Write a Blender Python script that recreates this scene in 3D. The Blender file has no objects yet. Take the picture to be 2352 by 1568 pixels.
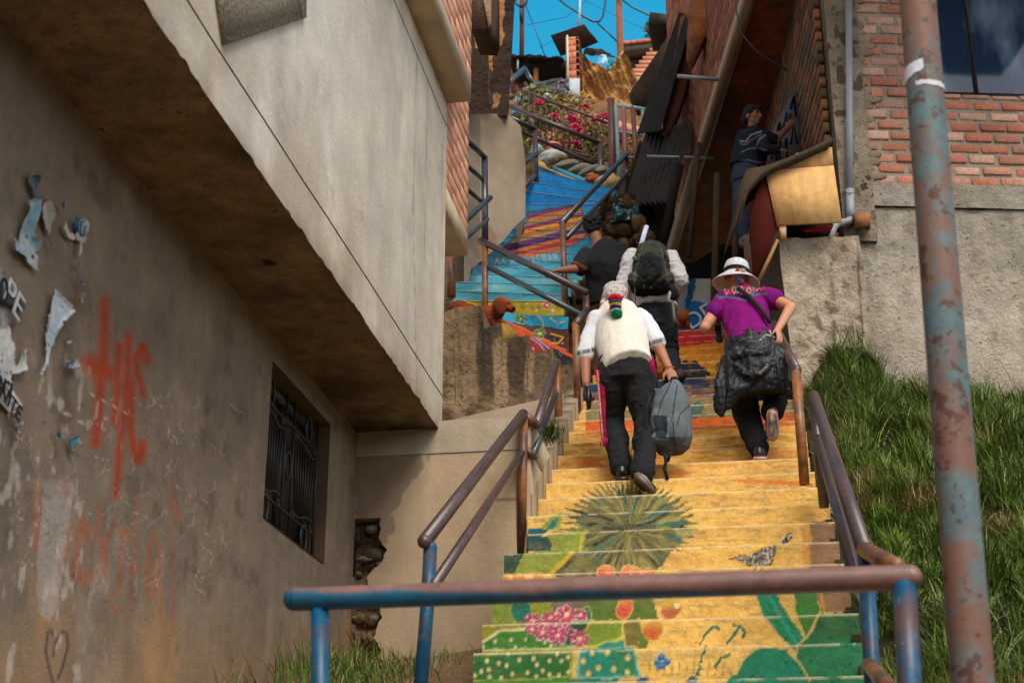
import bpy, bmesh, math, random
import numpy as np
from mathutils import Vector, Matrix
rng = np.random.default_rng(7); random.seed(7)
R = math.radians
C = bpy.context.scene.collection
sc = bpy.context.scene
# ---------------- camera ----------------
FPX = 3430.0; PITCH = R(21.0); YAW = R(9.4)      # photo measured on a 2352x1568 grid
FW = np.array([-math.sin(YAW)*math.cos(PITCH), math.cos(YAW)*math.cos(PITCH), math.sin(PITCH)])
RT = np.array([math.cos(YAW), math.sin(YAW), 0.0]); UP = np.cross(RT, FW)
cam = bpy.data.cameras.new('camera'); camo = bpy.data.objects.new('camera', cam); C.objects.link(camo)
camo.rotation_euler = (math.pi/2+PITCH, 0, YAW); camo.location = (0, 0, 0)
cam.sensor_width = 36; cam.lens = FPX/2352*36; cam.clip_end = 2000; cam.clip_start = 0.05
cam.dof.use_dof = True; cam.dof.focus_distance = 10.8; cam.dof.aperture_fstop = 4.0
sc.camera = camo
# ---------------- light ----------------
sc.view_settings.view_transform = 'Standard'; sc.view_settings.look = 'None'
sc.view_settings.exposure = 0.72; sc.view_settings.gamma = 1.0
LD = Vector((-0.42, 0.78, -1.0)).normalized()     # way the sunlight travels
wd = bpy.data.worlds.new('World'); sc.world = wd; wd.use_nodes = True
nt = wd.node_tree; bg = nt.nodes['Background']; sky = nt.nodes.new('ShaderNodeTexSky')
SKYE = 0.85
sky.sky_type = 'NISHITA'; sky.sun_disc = False
sky.sun_elevation = math.asin(-LD.z); sky.sun_rotation = math.atan2(-LD.x, -LD.y)
sky.dust_density = 3.0; sky.air_density = 1.0; sky.ozone_density = 1.0; sky.altitude = 3300
hs = nt.nodes.new('ShaderNodeHueSaturation'); hs.inputs['Saturation'].default_value = 0.22
nt.links.new(sky.outputs[0], hs.inputs['Color'])
nt.links.new(hs.outputs[0], bg.inputs['Color']); bg.inputs['Strength'].default_value = 0.15
sl = bpy.data.lights.new('sun', 'SUN'); sl.energy = 2.0; sl.angle = R(32); sl.color = (1.0, 0.93, 0.83)
slo = bpy.data.objects.new('sun', sl); C.objects.link(slo); slo.location = (6, -6, 20)
slo.rotation_euler = LD.to_track_quat('-Z', 'Y').to_euler()
# ---------------- geometry helpers ----------------
def ray(u, v): return FW + RT*((u-1176)/FPX) + UP*((784-v)/FPX)
def W(u, v, Y):                     # the point seen at (u, v) that lies in the plane y = Y
    d = ray(u, v); return d*(Y/d[1])
def WX(u, v, X):
    d = ray(u, v); return d*(X/d[0])
def WZ(u, v, Z):
    d = ray(u, v); return d*(Z/d[2])
def WP(u, v, p0, n):
    d = ray(u, v); p0 = np.asarray(p0); n = np.asarray(n); return d*(p0@n/(d@n))
def proj(p):
    p = np.asarray(p, float); d = p@FW
    return 1176+FPX*(p@RT)/d, 784-FPX*(p@UP)/d
def L(r, g, b):                     # sRGB 0-255 to linear
    out = []
    for c in (r, g, b):
        c /= 255.0; out.append(c/12.92 if c <= .04045 else ((c+.055)/1.055)**2.4)
    return tuple(out)
def LA(a): return np.where(a <= .04045, a/12.92, ((a+.055)/1.055)**2.4)
def vnoise(p, s, seed=0):           # smooth value noise 0..1 at points p (N,3)
    q = np.asarray(p)/s + 37.7*seed; i = np.floor(q).astype(np.int64); f = q-i; f = f*f*(3-2*f)
    def h(a, b, c):
        n = (a*73856093 ^ b*19349663 ^ c*83492791 ^ (seed*2654435)) & 0x7fffffff
        n = (n*1103515245+12345) & 0x7fffffff; n = (n ^ (n >> 13))*60493 & 0x7fffffff
        return (n % 10007)/10007.0
    x, y, z = i.T; r = 0
    for dx in (0, 1):
        for dy in (0, 1):
            for dz in (0, 1):
                w = (f[:, 0] if dx else 1-f[:, 0])*(f[:, 1] if dy else 1-f[:, 1])*(f[:, 2] if dz else 1-f[:, 2])
                r = r + w*h(x+dx, y+dy, z+dz)
    return r
def fbm(p, s, o=3, seed=0):
    r = 0; a = .5; t = 0
    for k in range(o): r = r + a*vnoise(p, s/2**k, seed+k); t += a; a *= .5
    return r/t
class MB:
    def __init__(s): s.v = []; s.f = []; s.c = []; s.n = 0
    def add(s, v, f, col=(1, 1, 1)):
        v = np.asarray(v, float).reshape(-1, 3)
        s.v.append(v); s.f += [tuple(int(i)+s.n for i in q) for q in f]
        c = np.asarray(col, float); c = np.tile(c, (len(v), 1)) if c.ndim == 1 else c
        s.c.append(c); s.n += len(v); return s
    def box(s, lo, hi, col=(1, 1, 1)):
        x0, y0, z0 = lo; x1, y1, z1 = hi
        v = [(x0, y0, z0), (x1, y0, z0), (x1, y1, z0), (x0, y1, z0), (x0, y0, z1), (x1, y0, z1), (x1, y1, z1), (x0, y1, z1)]
        return s.add(v, [(0, 3, 2, 1), (4, 5, 6, 7), (0, 1, 5, 4), (1, 2, 6, 5), (2, 3, 7, 6), (3, 0, 4, 7)], col)
    def hexa(s, v, col=(1, 1, 1)):  # 8 corners, bottom ring then top ring
        return s.add(v, [(0, 3, 2, 1), (4, 5, 6, 7), (0, 1, 5, 4), (1, 2, 6, 5), (2, 3, 7, 6), (3, 0, 4, 7)], col)
    def prism(s, pts, ext, col=(1, 1, 1)):   # polygon (N,3) extruded by vector ext
        p = np.asarray(pts, float); n = len(p); e = np.asarray(ext, float)
        f = [tuple(range(n)), tuple(range(2*n-1, n-1, -1))]
        f += [((i+1) % n, i, n+i, n+(i+1) % n) for i in range(n)]
        return s.add(np.vstack([p, p+e]), f, col)
    def tube(s, pts, r, n=14, col=(1, 1, 1), caps=True):
        p = np.asarray(pts, float); r = np.broadcast_to(np.asarray(r, float), (len(p),)).copy()
        t = np.gradient(p, axis=0); t /= np.linalg.norm(t, axis=1)[:, None]+1e-9
        a = np.array([0, 0, 1.0]) if abs(t[0][2]) < .9 else np.array([1.0, 0, 0])
        vs = []
        for i in range(len(p)):
            x = np.cross(a, t[i]); x /= np.linalg.norm(x)+1e-9; y = np.cross(t[i], x); a = y if abs(t[i]@y) < .9 else a
            th = np.arange(n)*2*math.pi/n
            vs.append(p[i]+r[i]*(np.cos(th)[:, None]*x+np.sin(th)[:, None]*y)); a = y
        f = [(i*n+j, i*n+(j+1) % n, (i+1)*n+(j+1) % n, (i+1)*n+j) for i in range(len(p)-1) for j in range(n)]
        if caps: f += [tuple(range(n-1, -1, -1)), tuple((len(p)-1)*n+j for j in range(n))]
        return s.add(np.vstack(vs), f, col)
    def loft(s, secs, n=18, col=(1, 1, 1)):  # secs: (centre, x semi-axis, y semi-axis)
        th = np.arange(n)*2*math.pi/n; vs = []
        for c, x, y in secs:
            vs.append(np.asarray(c)+np.cos(th)[:, None]*np.asarray(x)+np.sin(th)[:, None]*np.asarray(y))
        m = len(secs)
        f = [(i*n+j, i*n+(j+1) % n, (i+1)*n+(j+1) % n, (i+1)*n+j) for i in range(m-1) for j in range(n)]
        f += [tuple(range(n-1, -1, -1)), tuple((m-1)*n+j for j in range(n))]
        return s.add(np.vstack(vs), f, col)
    def ell(s, c, r, rot=None, n=16, m=10, col=(1, 1, 1)):
        c = np.asarray(c, float); r = np.broadcast_to(np.asarray(r, float), (3,))
        vs = [(0, 0, -1)]
        for i in range(1, m):
            a = -math.pi/2+math.pi*i/m
            for j in range(n):
                b = 2*math.pi*j/n; vs.append((math.cos(a)*math.cos(b), math.cos(a)*math.sin(b), math.sin(a)))
        vs.append((0, 0, 1)); v = np.array(vs)*r
        if rot is not None: v = v@np.asarray(rot).T
        f = [(0, 1+(j+1) % n, 1+j) for j in range(n)]
        for i in range(m-2):
            f += [(1+i*n+j, 1+i*n+(j+1) % n, 1+(i+1)*n+(j+1) % n, 1+(i+1)*n+j) for j in range(n)]
        k = 1+(m-2)*n; f += [(k+j, k+(j+1) % n, len(vs)-1) for j in range(n)]
        return s.add(v+c, f, col)
    def grid(s, p00, p10, p11, p01, nx, ny, colf=None, dispf=None, flip=False):
        p00, p10, p11, p01 = map(lambda a: np.asarray(a, float), (p00, p10, p11, p01))
        a, b = np.meshgrid(np.linspace(0, 1, nx+1), np.linspace(0, 1, ny+1)); a = a.ravel()[:, None]; b = b.ravel()[:, None]
        v = (1-a)*(1-b)*p00+a*(1-b)*p10+a*b*p11+(1-a)*b*p01
        nrm = np.cross(p10-p00, p01-p00); nrm /= np.linalg.norm(nrm)
        c = colf(v) if colf is not None else (1, 1, 1)
        if dispf is not None: v = v+nrm*dispf(v)[:, None]
        i, j = np.meshgrid(np.arange(nx), np.arange(ny)); k = (j*(nx+1)+i).ravel()
        f = np.stack([k, k+1, k+nx+2, k+nx+1], 1)
        if flip: f = f[:, ::-1]
        return s.add(v, f, c)
    def arrays(s): return np.vstack(s.v), s.f, np.vstack(s.c)
    def build(s, name, mat, parent=None, smooth=False, attr=True):
        v, f, c = s.arrays(); o = mesh_obj(name, v, f, c if attr else None, mat, parent, smooth); return o
def mesh_obj(name, v, f, c, mat, parent=None, smooth=False):
    me = bpy.data.meshes.new(name)
    me.vertices.add(len(v)); me.vertices.foreach_set('co', np.asarray(v, np.float32).ravel())
    ln = np.fromiter((len(q) for q in f), np.int32, len(f)); st = np.concatenate([[0], np.cumsum(ln)[:-1]]).astype(np.int32)
    idx = np.fromiter((i for q in f for i in q), np.int32, int(ln.sum()))
    me.loops.add(len(idx)); me.loops.foreach_set('vertex_index', idx)
    me.polygons.add(len(f)); me.polygons.foreach_set('loop_start', st)
    if smooth: me.polygons.foreach_set('use_smooth', np.ones(len(f), bool))
    me.update(calc_edges=True); me.validate()
    if c is not None:
        at = me.color_attributes.new('Col', 'FLOAT_COLOR', 'POINT')
        at.data.foreach_set('color', np.hstack([c, np.ones((len(c), 1))]).astype(np.float32).ravel())
    me.materials.append(mat)
    o = bpy.data.objects.new(name, me); C.objects.link(o)
    if parent is not None:
        o.parent = parent; o.matrix_parent_inverse = Matrix.Translation(-Vector(parent.location)) if parent.type == 'EMPTY' and parent.parent is None else Matrix()
    return o
def tag(o, label=None, cat=None, group=None, kind=None):
    for k, x in (('label', label), ('category', cat), ('group', group), ('kind', kind)):
        if x: o[k] = x
    return o
def thing(name, label, cat, loc=(0, 0, 0), group=None):
    o = bpy.data.objects.new(name, None); C.objects.link(o); o.location = [float(x) for x in loc]; o.empty_display_size = .1
    return tag(o, label, cat, group)
# ---------------- materials ----------------
def mat(name, col=(1, 1, 1), rough=.85, attr=False, n1=(1.0, .25), n2=(8, .2), streak=None, speck=None, bump=(30, .3, .01), metal=0, spec=.3, tint=None, bump2=None, grain=None):
    m = bpy.data.materials.new(name); m.use_nodes = True; t = m.node_tree; N = t.nodes; K = t.links
    b = N['Principled BSDF']; b.inputs['Roughness'].default_value = rough; b.inputs['Metallic'].default_value = metal
    b.inputs['Specular IOR Level'].default_value = spec
    tc = N.new('ShaderNodeTexCoord')
    rgb = N.new('ShaderNodeRGB'); rgb.outputs[0].default_value = (*col, 1); cur = rgb.outputs[0]
    def mix(mode, a, b_, fac):
        x = N.new('ShaderNodeMix'); x.data_type = 'RGBA'; x.blend_type = mode; x.clamp_result = False
        if isinstance(fac, (int, float)): x.inputs[0].default_value = fac
        else: K.new(fac, x.inputs[0])
        for s_, q in ((6, a), (7, b_)):
            if isinstance(q, tuple): x.inputs[s_].default_value = (*q, 1)
            else: K.new(q, x.inputs[s_])
        return x.outputs[2]
    if attr:
        a = N.new('ShaderNodeVertexColor'); a.layer_name = 'Col'; cur = mix('MULTIPLY', a.outputs['Color'], cur, 1.0)
    def noise(scale, det=5, vec=None, ro=.6):
        n = N.new('ShaderNodeTexNoise'); n.inputs['Scale'].default_value = scale; n.inputs['Detail'].default_value = det; n.inputs['Roughness'].default_value = ro
        K.new(vec or tc.outputs['Object'], n.inputs['Vector']); return n.outputs[0]
    def rng_(x, lo, hi, a0=.3, a1=.7):
        q = N.new('ShaderNodeMapRange'); q.inputs[1].default_value = a0; q.inputs[2].default_value = a1; q.inputs[3].default_value = lo; q.inputs[4].default_value = hi
        K.new(x, q.inputs[0]); return q.outputs[0]
    def gray(x):
        q = N.new('ShaderNodeCombineColor'); [K.new(x, q.inputs[i]) for i in range(3)]; return q.outputs[0]
    if n1: cur = mix('MULTIPLY', cur, gray(rng_(noise(n1[0]), 1-n1[1], 1+n1[1])), 1.0)
    if n2: cur = mix('MULTIPLY', cur, gray(rng_(noise(n2[0]), 1-n2[1], 1+n2[1])), 1.0)
    if grain: cur = mix('MULTIPLY', cur, gray(rng_(noise(grain[0], 4, None, .75), 1-grain[1], 1+grain[1])), 1.0)
    if streak:
        mp = N.new('ShaderNodeMapping'); mp.inputs['Scale'].default_value = (1, 1, streak[2]); K.new(tc.outputs['Object'], mp.inputs[0])
        cur = mix('MULTIPLY', cur, gray(rng_(noise(streak[0], 4, mp.outputs[0]), 1-streak[1], 1+streak[1])), 1.0)
    if tint: cur = mix('MIX', cur, tint[1], rng_(noise(tint[0], 6, None, .7), 0, tint[2], tint[3], tint[3]+.12))
    if speck: cur = mix('MIX', cur, speck[1], rng_(noise(speck[0], 3, None, .7), 0, speck[2], speck[3], speck[3]+.05))
    K.new(cur, b.inputs['Base Color'])
    if bump:
        bp = N.new('ShaderNodeBump'); bp.inputs['Strength'].default_value = bump[1]; bp.inputs['Distance'].default_value = bump[2]
        K.new(noise(bump[0], 8, None, .65), bp.inputs['Height']); o_ = bp.outputs[0]
        if bump2:
            b2 = N.new('ShaderNodeBump'); b2.inputs['Strength'].default_value = bump2[1]; b2.inputs['Distance'].default_value = bump2[2]
            K.new(noise(bump2[0], 6), b2.inputs['Height']); K.new(o_, b2.inputs['Normal']); o_ = b2.outputs[0]
        K.new(o_, b.inputs['Normal'])
    return m
M = {}
M['paint'] = mat('painted_concrete', attr=True, rough=.75, n1=(1.5, .08), n2=(30, .16), speck=(85, L(60, 42, 26), .8, .655), bump=(55, .5, .01), tint=(9, L(140, 108, 70), .5, .58), grain=(110, .10), bump2=(16, .25, .02))
M['plaster'] = mat('plaster_light', attr=True, rough=.9, n1=(.8, .16), n2=(5, .10), streak=(3, .10, .25), speck=(60, L(90, 75, 58), .5, .72), bump=(34, .45, .01), grain=(120, .13), tint=(2.2, L(120, 98, 72), .35, .58))
M['soffit'] = mat('plaster_soffit', attr=True, rough=.9, n1=(1.6, .25), n2=(9, .3), bump=(22, .9, .02), grain=(60, .3), streak=(12, .2, 1), speck=(24, L(34, 26, 18), .7, .64))
M['wall'] = mat('plaster_worn', attr=True, rough=.92, n1=(1.2, .14), n2=(9, .12), streak=(6, .12, .2), speck=(70, L(185, 170, 150), .55, .70), bump=(60, .6, .01), grain=(130, .2), tint=(4, L(84, 70, 56), .5, .6))
M['concrete'] = mat('rough_concrete', attr=True, rough=.95, n1=(1.0, .18), n2=(6, .20), streak=(5, .08, .3), speck=(26, L(70, 58, 46), .75, .63), bump=(28, 1, .04), bump2=(90, .7, .015), grain=(110, .28), tint=(5, L(110, 98, 84), .45, .55))
M['brick'] = mat('brick', attr=True, rough=.95, n1=(3, .15), n2=(35, .22), speck=(60, L(150, 130, 110), .5, .68), bump=(70, .7, .01))
M['rust'] = mat('rusty_pipe', L(74, 56, 54), rough=.34, n1=(3, .2), n2=(22, .35), spec=.6, bump=(50, .25, .004), tint=(6, L(92, 62, 46), .75, .56), speck=(60, L(70, 40, 25), .7, .64))
M['ochre'] = mat('ochre_pipe', L(140, 88, 42), rough=.45, n1=(4, .3), n2=(25, .35), spec=.5, bump=(60, .3, .004), tint=(5, L(86, 60, 54), .9, .44), speck=(70, L(60, 35, 22), .7, .62))
M['bluepipe'] = mat('blue_pipe', L(10, 78, 112), rough=.42, n1=(4, .3), n2=(25, .3), spec=.5, bump=(60, .3, .004), tint=(6, L(88, 62, 52), .85, .52), speck=(50, L(110, 160, 175), .6, .66))
M['frontpipe'] = mat('front_pipe', attr=True, rough=.45, n1=(3, .2), n2=(20, .25), spec=.6, bump=(60, .2, .004), speck=(50, L(60, 40, 30), .5, .62))
M['darkpipe'] = mat('dark_pipe', L(52, 60, 66), rough=.3, n1=(3, .3), n2=(22, .3), spec=.7, bump=(60, .2, .004), tint=(7, L(80, 58, 46), .7, .58))
M['dirt'] = mat('dirt', L(128, 100, 72), rough=1, n1=(2, .25), n2=(14, .3), speck=(40, L(190, 170, 145), .7, .64), bump=(20, 1, .05))
M['darkmat'] = mat('dark_surface', attr=True, rough=.9, n1=(2, .3), n2=(10, .3), bump=(20, .6, .02))
M['cloth'] = mat('cloth', attr=True, rough=.9, n1=(3, .06), n2=(60, .08), bump=(160, .3, .003), bump2=(9, .35, .03), spec=.15)
M['shiny'] = mat('puffer_cloth', attr=True, rough=.5, n1=(5, .2), n2=(50, .1), bump=(60, .2, .003), spec=.3)
M['skin'] = mat('skin', attr=True, rough=.55, n1=(8, .06), n2=(60, .06), bump=(120, .15, .002), spec=.35)
M['hair'] = mat('hair', attr=True, rough=.55, n1=(20, .3), n2=(90, .5), bump=(110, 1, .01), spec=.2)
M['knit'] = mat('knit', attr=True, rough=.95, n1=(30, .1), n2=(150, .4), bump=(180, 1, .006), spec=.1)
M['wood'] = mat('wood', attr=True, rough=.88, spec=.12, grain=(90, .12), n1=(2, .15), n2=(14, .12), streak=(20, .12, .15), bump=(40, .25, .005))
M['metal'] = mat('iron', attr=True, rough=.5, n1=(3, .2), n2=(20, .25), bump=(60, .3, .004), spec=.5, tint=(8, L(80, 50, 34), .4, .6))
M['paper'] = mat('paper', attr=True, rough=.8, n1=(6, .15), n2=(40, .15), bump=(30, .4, .006))
M['zinc'] = mat('zinc_sheet', attr=True, rough=.35, metal=.5, n1=(2, .2), n2=(20, .2), bump=(30, .2, .005), spec=.6)
M['adobe'] = mat('adobe', attr=True, rough=1, n1=(1.5, .2), n2=(8, .3), bump=(12, 1, .08), speck=(30, L(70, 45, 25), .8, .62))
M['leaf'] = mat('leaf', attr=True, rough=.55, n1=(3, .25), n2=(30, .2), bump=None, spec=.3)
M['plastic'] = mat('plastic', attr=True, rough=.35, n1=(3, .05), n2=(30, .06), bump=None, spec=.5)
# ================= painting helpers (paint laid on surfaces; outlines measured off the photo) =================
def inpoly(x, y, poly):
    p = np.asarray(poly, float); ins = np.zeros(len(x), bool); j = len(p)-1
    for i in range(len(p)):
        xi, yi = p[i]; xj, yj = p[j]
        k = ((yi > y) != (yj > y)) & (x < (xj-xi)*(y-yi)/((yj-yi) or 1e-9)+xi); ins ^= k; j = i
    return ins
def dseg(x, y, pts):
    d = np.full(len(x), 1e9)
    for (x0, y0), (x1, y1) in zip(pts[:-1], pts[1:]):
        L2 = (x1-x0)**2+(y1-y0)**2+1e-9; t = np.clip(((x-x0)*(x1-x0)+(y-y0)*(y1-y0))/L2, 0, 1)
        d = np.minimum(d, np.hypot(x-x0-t*(x1-x0), y-y0-t*(y1-y0)))
    return d
class Paint:
    def __init__(s, pts, base):
        s.P = pts; s.x, s.y = proj(pts); s.c = np.tile(np.asarray(base, float), (len(pts), 1))
        s.n = fbm(pts, .06, 3, 3); s.wx = s.x+(fbm(pts, .05, 2, 5)-.5)*9; s.wy = s.y+(fbm(pts, .05, 2, 6)-.5)*9
    def put(s, m, col, a=1.0, var=.18):
        m = np.asarray(m, float)*a
        c = np.asarray(L(*col))*(1+(s.n-.5)[:, None]*2*var); s.c = s.c*(1-m[:, None])+c*m[:, None]
    def poly(s, pts, col, edge=None, ew=3, a=1.0, var=.2):
        m = inpoly(s.wx, s.wy, pts)
        s.put(m, col, a, var)
        if edge:
            d = dseg(s.wx, s.wy, list(pts)+[pts[0]]); s.put(np.clip(1.6-d/ew, 0, 1), edge, .9)
    def ell(s, cx, cy, rx, ry, col, ang=0, edge=None, a=1.0, soft=.12, top=None):
        ca, sa = math.cos(R(ang)), math.sin(R(ang)); dx = s.wx-cx; dy = s.wy-cy
        q = np.hypot((dx*ca+dy*sa)/rx, (-dx*sa+dy*ca)/ry)
        m = np.clip((1-q)/soft+.5, 0, 1); s.put(m, col, a)
        if top: s.put(m*np.clip(-dy/ry*.9+.1, 0, 1), top, 1)
        if edge: s.put(np.clip(1-abs(q-.97)/.13, 0, 1), edge, .85)
    def line(s, pts, w, col, a=1.0, soft=.5):
        d = dseg(s.x, s.y, pts); s.put(np.clip((w/2-d)/(w*soft)+.5, 0, 1), col, a)
    def dots(s, region, n, r, col, ring=None, seed=0):
        g = np.random.default_rng(seed); p = np.asarray(region, float); lo = p.min(0); hi = p.max(0); k = 0; got = []
        for _ in range(4000):
            if k >= n: break
            q = lo+(hi-lo)*g.random(2)
            if not inpoly(np.array([q[0]]), np.array([q[1]]), region)[0] or any(np.hypot(*(q-z)) < r*3.6 for z in got): continue
            got.append(q); k += 1
            d = np.hypot(s.x-q[0], (s.y-q[1])*.8)
            if ring: s.put(np.clip(1.5-d/(r*1.5), 0, 1), ring, .6)
            s.put(np.clip(1.5-d/r*1.0, 0, 1), col, .95)
# ================= the lower stairway =================
SX0, SX1 = -1.37, .41; TR, RS = .33, .194; SY, SZ = 6.65, .96
NST = 25
stair_left = {0: -1.36, 1: -1.34, 2: -1.36, 3: -1.37, 4: -1.37, 5: -1.42, 6: -1.33}
stair_right = {0: .47, 1: .47, 2: .47, 3: .46, 4: .46, 5: .46, 6: .46, 7: .46}
YEL = (230, 184, 94)
def mural_low(pts):
    s = Paint(pts, L(*YEL)); x, y = s.x, s.y
    g1 = fbm(pts*[1, 1, 3], .22, 3, 11); s.put(np.clip((g1-.5)*4, 0, 1), (196, 150, 78), .6)
    g2 = fbm(np.c_[pts[:, 0]+pts[:, 2]*1.5, pts[:, 1]*.2, pts[:, 2]*6], .10, 3, 14); s.put(np.clip((g2-.55)*6, 0, 1), (138, 128, 84), .55)
    g3 = fbm(pts, .35, 3, 17); s.put(np.clip((g3-.55)*6, 0, 1), (230, 178, 100), .6)
    # orange and grey brushwork higher up
    up = np.clip((1110-y)/60, 0, 1); g4 = fbm(np.c_[pts[:, 0]+pts[:, 2], pts[:, 1]*.2, pts[:, 2]*5], .16, 3, 23)
    s.put(np.clip((g4-.52)*7, 0, 1)*up, (205, 120, 40), .75); s.put(np.clip((.42-g4)*7, 0, 1)*up, (190, 140, 50), .8)
    for q in ([(1320, 1060), (1370, 1052), (1385, 1072), (1340, 1074)], [(1520, 1075), (1600, 1083), (1560, 1092), (1520, 1090)], [(1660, 1098), (1860, 1105), (1870, 1118), (1720, 1110)], [(1310, 1060), (1390, 1070), (1385, 1078)]):
        s.poly(q, (215, 112, 45), a=.75)
    # spiky rosette
    cx, cy = 1446, 1212; dx = s.wx-cx; dy = s.wy-cy; ang = np.arctan2(dy, dx); rr = np.hypot(dx, dy)
    edge = 1+.13*np.sin(ang*57)+.16*(fbm(np.c_[ang*6, rr*0, rr*0], .25, 2, 31)-.5)
    mu = (dy < 4) & (np.hypot(dx/140, dy/97) < edge); ml = (dy >= 0) & (np.hypot(dx/132, dy/68) < edge+.05)
    skirt = inpoly(s.wx, s.wy, [(1340, 1218), (1560, 1222), (1560, 1250), (1515, 1300), (1460, 1372), (1385, 1372), (1300, 1335), (1262, 1314)])
    ray_ = vnoise(np.c_[ang*12+rr*.01, rr*.02, rr*0], .75, 41); ray2 = vnoise(np.c_[ang*12, rr*.02, rr*0+5], 1.1, 43)
    body = (mu | ml | skirt).astype(float)
    s.put(body, (74, 82, 56), .82); s.put(body*np.clip((ray_-.52)*6, 0, 1), (150, 148, 82), .9)
    s.put(body*np.clip((ray2-.66)*8, 0, 1), (50, 104, 92), .8); s.put(body*np.clip((.32-ray_)*7, 0, 1), (30, 42, 42), .9)
    s.put(body*(rr < 60)*(abs(dy) < 7), (52, 56, 50), .6)
    s.poly([(1310, 1250), (1450, 1330), (1380, 1330), (1280, 1325)], (96, 84, 62), a=.45)
    gs_ = np.clip((vnoise(np.c_[(x-1440)*.05+(y-1000)*.004, y*.01, 0*x], .12, 47)-.35)*5, 0, 1); s.put(np.clip(1.6-abs(x-1438-(1050-y)*.05)/20, 0, 1)*((y > 930) & (y < 1110))*gs_, (92, 96, 44), .75)
    # left leaves and cactus
    s.poly([(1238, 1214), (1262, 1184), (1292, 1173), (1293, 1195), (1284, 1214)], (140, 145, 60), edge=(198, 178, 80), ew=2)
    s.poly([(1252, 1214), (1270, 1194), (1282, 1186), (1280, 1200), (1274, 1214)], (40, 120, 110))
    s.poly([(1214, 1213), (1260, 1213), (1240, 1232), (1214, 1232)], (36, 92, 100))
    s.poly([(1236, 1232), (1350, 1214), (1340, 1262), (1260, 1266), (1268, 1250)], (150, 156, 66)); s.line([(1338, 1226), (1332, 1264)], 6, (205, 178, 66))
    s.poly([(1210, 1228), (1255, 1230), (1268, 1250), (1262, 1266), (1210, 1266)], (44, 78, 74))
    s.poly([(1155, 1268), (1209, 1266), (1202, 1290), (1180, 1316), (1155, 1318)], (58, 82, 62))
    s.poly([(1204, 1268), (1320, 1262), (1300, 1290), (1262, 1316), (1180, 1318)], (146, 152, 62)); s.line([(1316, 1266), (1266, 1316)], 9, (206, 170, 52))
    for (a, b, rx) in ((1155, 1331, 18), (1192, 1330, 17), (1238, 1328, 15)): s.ell(a, b, rx, 14, (205, 130, 55), edge=(230, 200, 140))
    for (a, b, rx) in ((1391, 1315, 20), (1442, 1312, 17), (1462, 1318, 17), (1490, 1318, 18)): s.ell(a, b, rx, 17, (205, 100, 82), edge=(235, 190, 120), top=(222, 168, 84))
    s.ell(1517, 1320, 16, 10, (190, 175, 60))
    s.poly([(1112, 1370), (1176, 1368), (1180, 1432), (1112, 1434)], (128, 140, 52), edge=(190, 180, 70), ew=2)
    s.ell(1198, 1404, 25, 36, (40, 112, 88), edge=(150, 160, 90), ang=-12); s.dots([(1180, 1375), (1220, 1375), (1220, 1428), (1185, 1428)], 30, 1.3, (20, 60, 58), seed=3)
    s.poly([(1216, 1368), (1262, 1368), (1272, 1420), (1226, 1420)], (136, 140, 44))
    s.poly([(1262, 1368), (1350, 1368), (1346, 1400), (1270, 1404)], (112, 100, 76))
    s.poly([(1346, 1366), (1492, 1362), (1512, 1420), (1340, 1424)], (92, 112, 44)); s.poly([(1310, 1400), (1352, 1392), (1362, 1424), (1320, 1428)], (52, 96, 66), edge=(150, 165, 110), ew=2)
    s.ell(1434, 1394, 19, 26, (205, 84, 62), ang=18, edge=(222, 178, 100), top=(222, 150, 66)); s.ell(1540, 1399, 26, 20, (176, 92, 62), ang=-35, edge=(200, 160, 60), top=(196, 176, 60)); s.ell(1553, 1388, 7, 7, (225, 215, 160))
    s.poly([(1096, 1434), (1216, 1428), (1206, 1446), (1150, 1462), (1104, 1492), (1092, 1492)], (134, 128, 34))
    s.poly([(1090, 1480), (1150, 1448), (1250, 1440), (1315, 1488), (1090, 1494)], (72, 124, 48), edge=(214, 210, 150), ew=3)
    s.poly([(1290, 1430), (1362, 1424), (1352, 1450), (1326, 1486), (1290, 1480)], (48, 78, 52), edge=(150, 178, 130), ew=2)
    s.poly([(1352, 1430), (1430, 1424), (1434, 1460), (1390, 1476), (1320, 1488)], (124, 146, 46), edge=(205, 178, 60), ew=2)
    s.poly([(1362, 1490), (1392, 1470), (1434, 1470), (1440, 1488)], (58, 140, 116), edge=(190, 190, 90), ew=2)
    s.poly([(1428, 1430), (1440, 1424), (1470, 1424), (1476, 1448), (1466, 1484), (1438, 1484)], (122, 108, 52), edge=(212, 178, 80), ew=2)
    s.ell(1500, 1448, 23, 20, (205, 100, 52), ang=-25, edge=(190, 150, 70), top=(216, 160, 60)); s.poly([(1470, 1450), (1490, 1470), (1484, 1488), (1466, 1486)], (96, 116, 44))
    s.poly([(1068, 1500), (1312, 1492), (1316, 1556), (1066, 1566)], (46, 104, 50), edge=(160, 160, 60), ew=4); s.dots([(1075, 1498), (1305, 1496), (1308, 1550), (1070, 1560)], 26, 4.2, (222, 208, 140), ring=(26, 66, 40), seed=5)
    s.dots([(1115, 1462), (1290, 1455), (1300, 1485), (1100, 1490)], 9, 3.4, (222, 212, 160), ring=(40, 84, 40), seed=6)
    s.poly([(1320, 1494), (1332, 1492), (1326, 1556), (1316, 1556)], (214, 178, 92)); s.poly([(1054, 1500), (1070, 1498), (1068, 1566), (1052, 1566)], (206, 160, 52))
    s.poly([(1333, 1492), (1452, 1487), (1468, 1550), (1328, 1556)], (30, 128, 104), edge=(104, 168, 156), ew=3); s.poly([(1400, 1490), (1452, 1487), (1466, 1550), (1420, 1552)], (50, 122, 70), a=.7)
    s.dots([(1340, 1498), (1448, 1494), (1458, 1546), (1336, 1548)], 8, 5.5, (224, 200, 120), ring=(16, 74, 66), seed=9)
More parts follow.
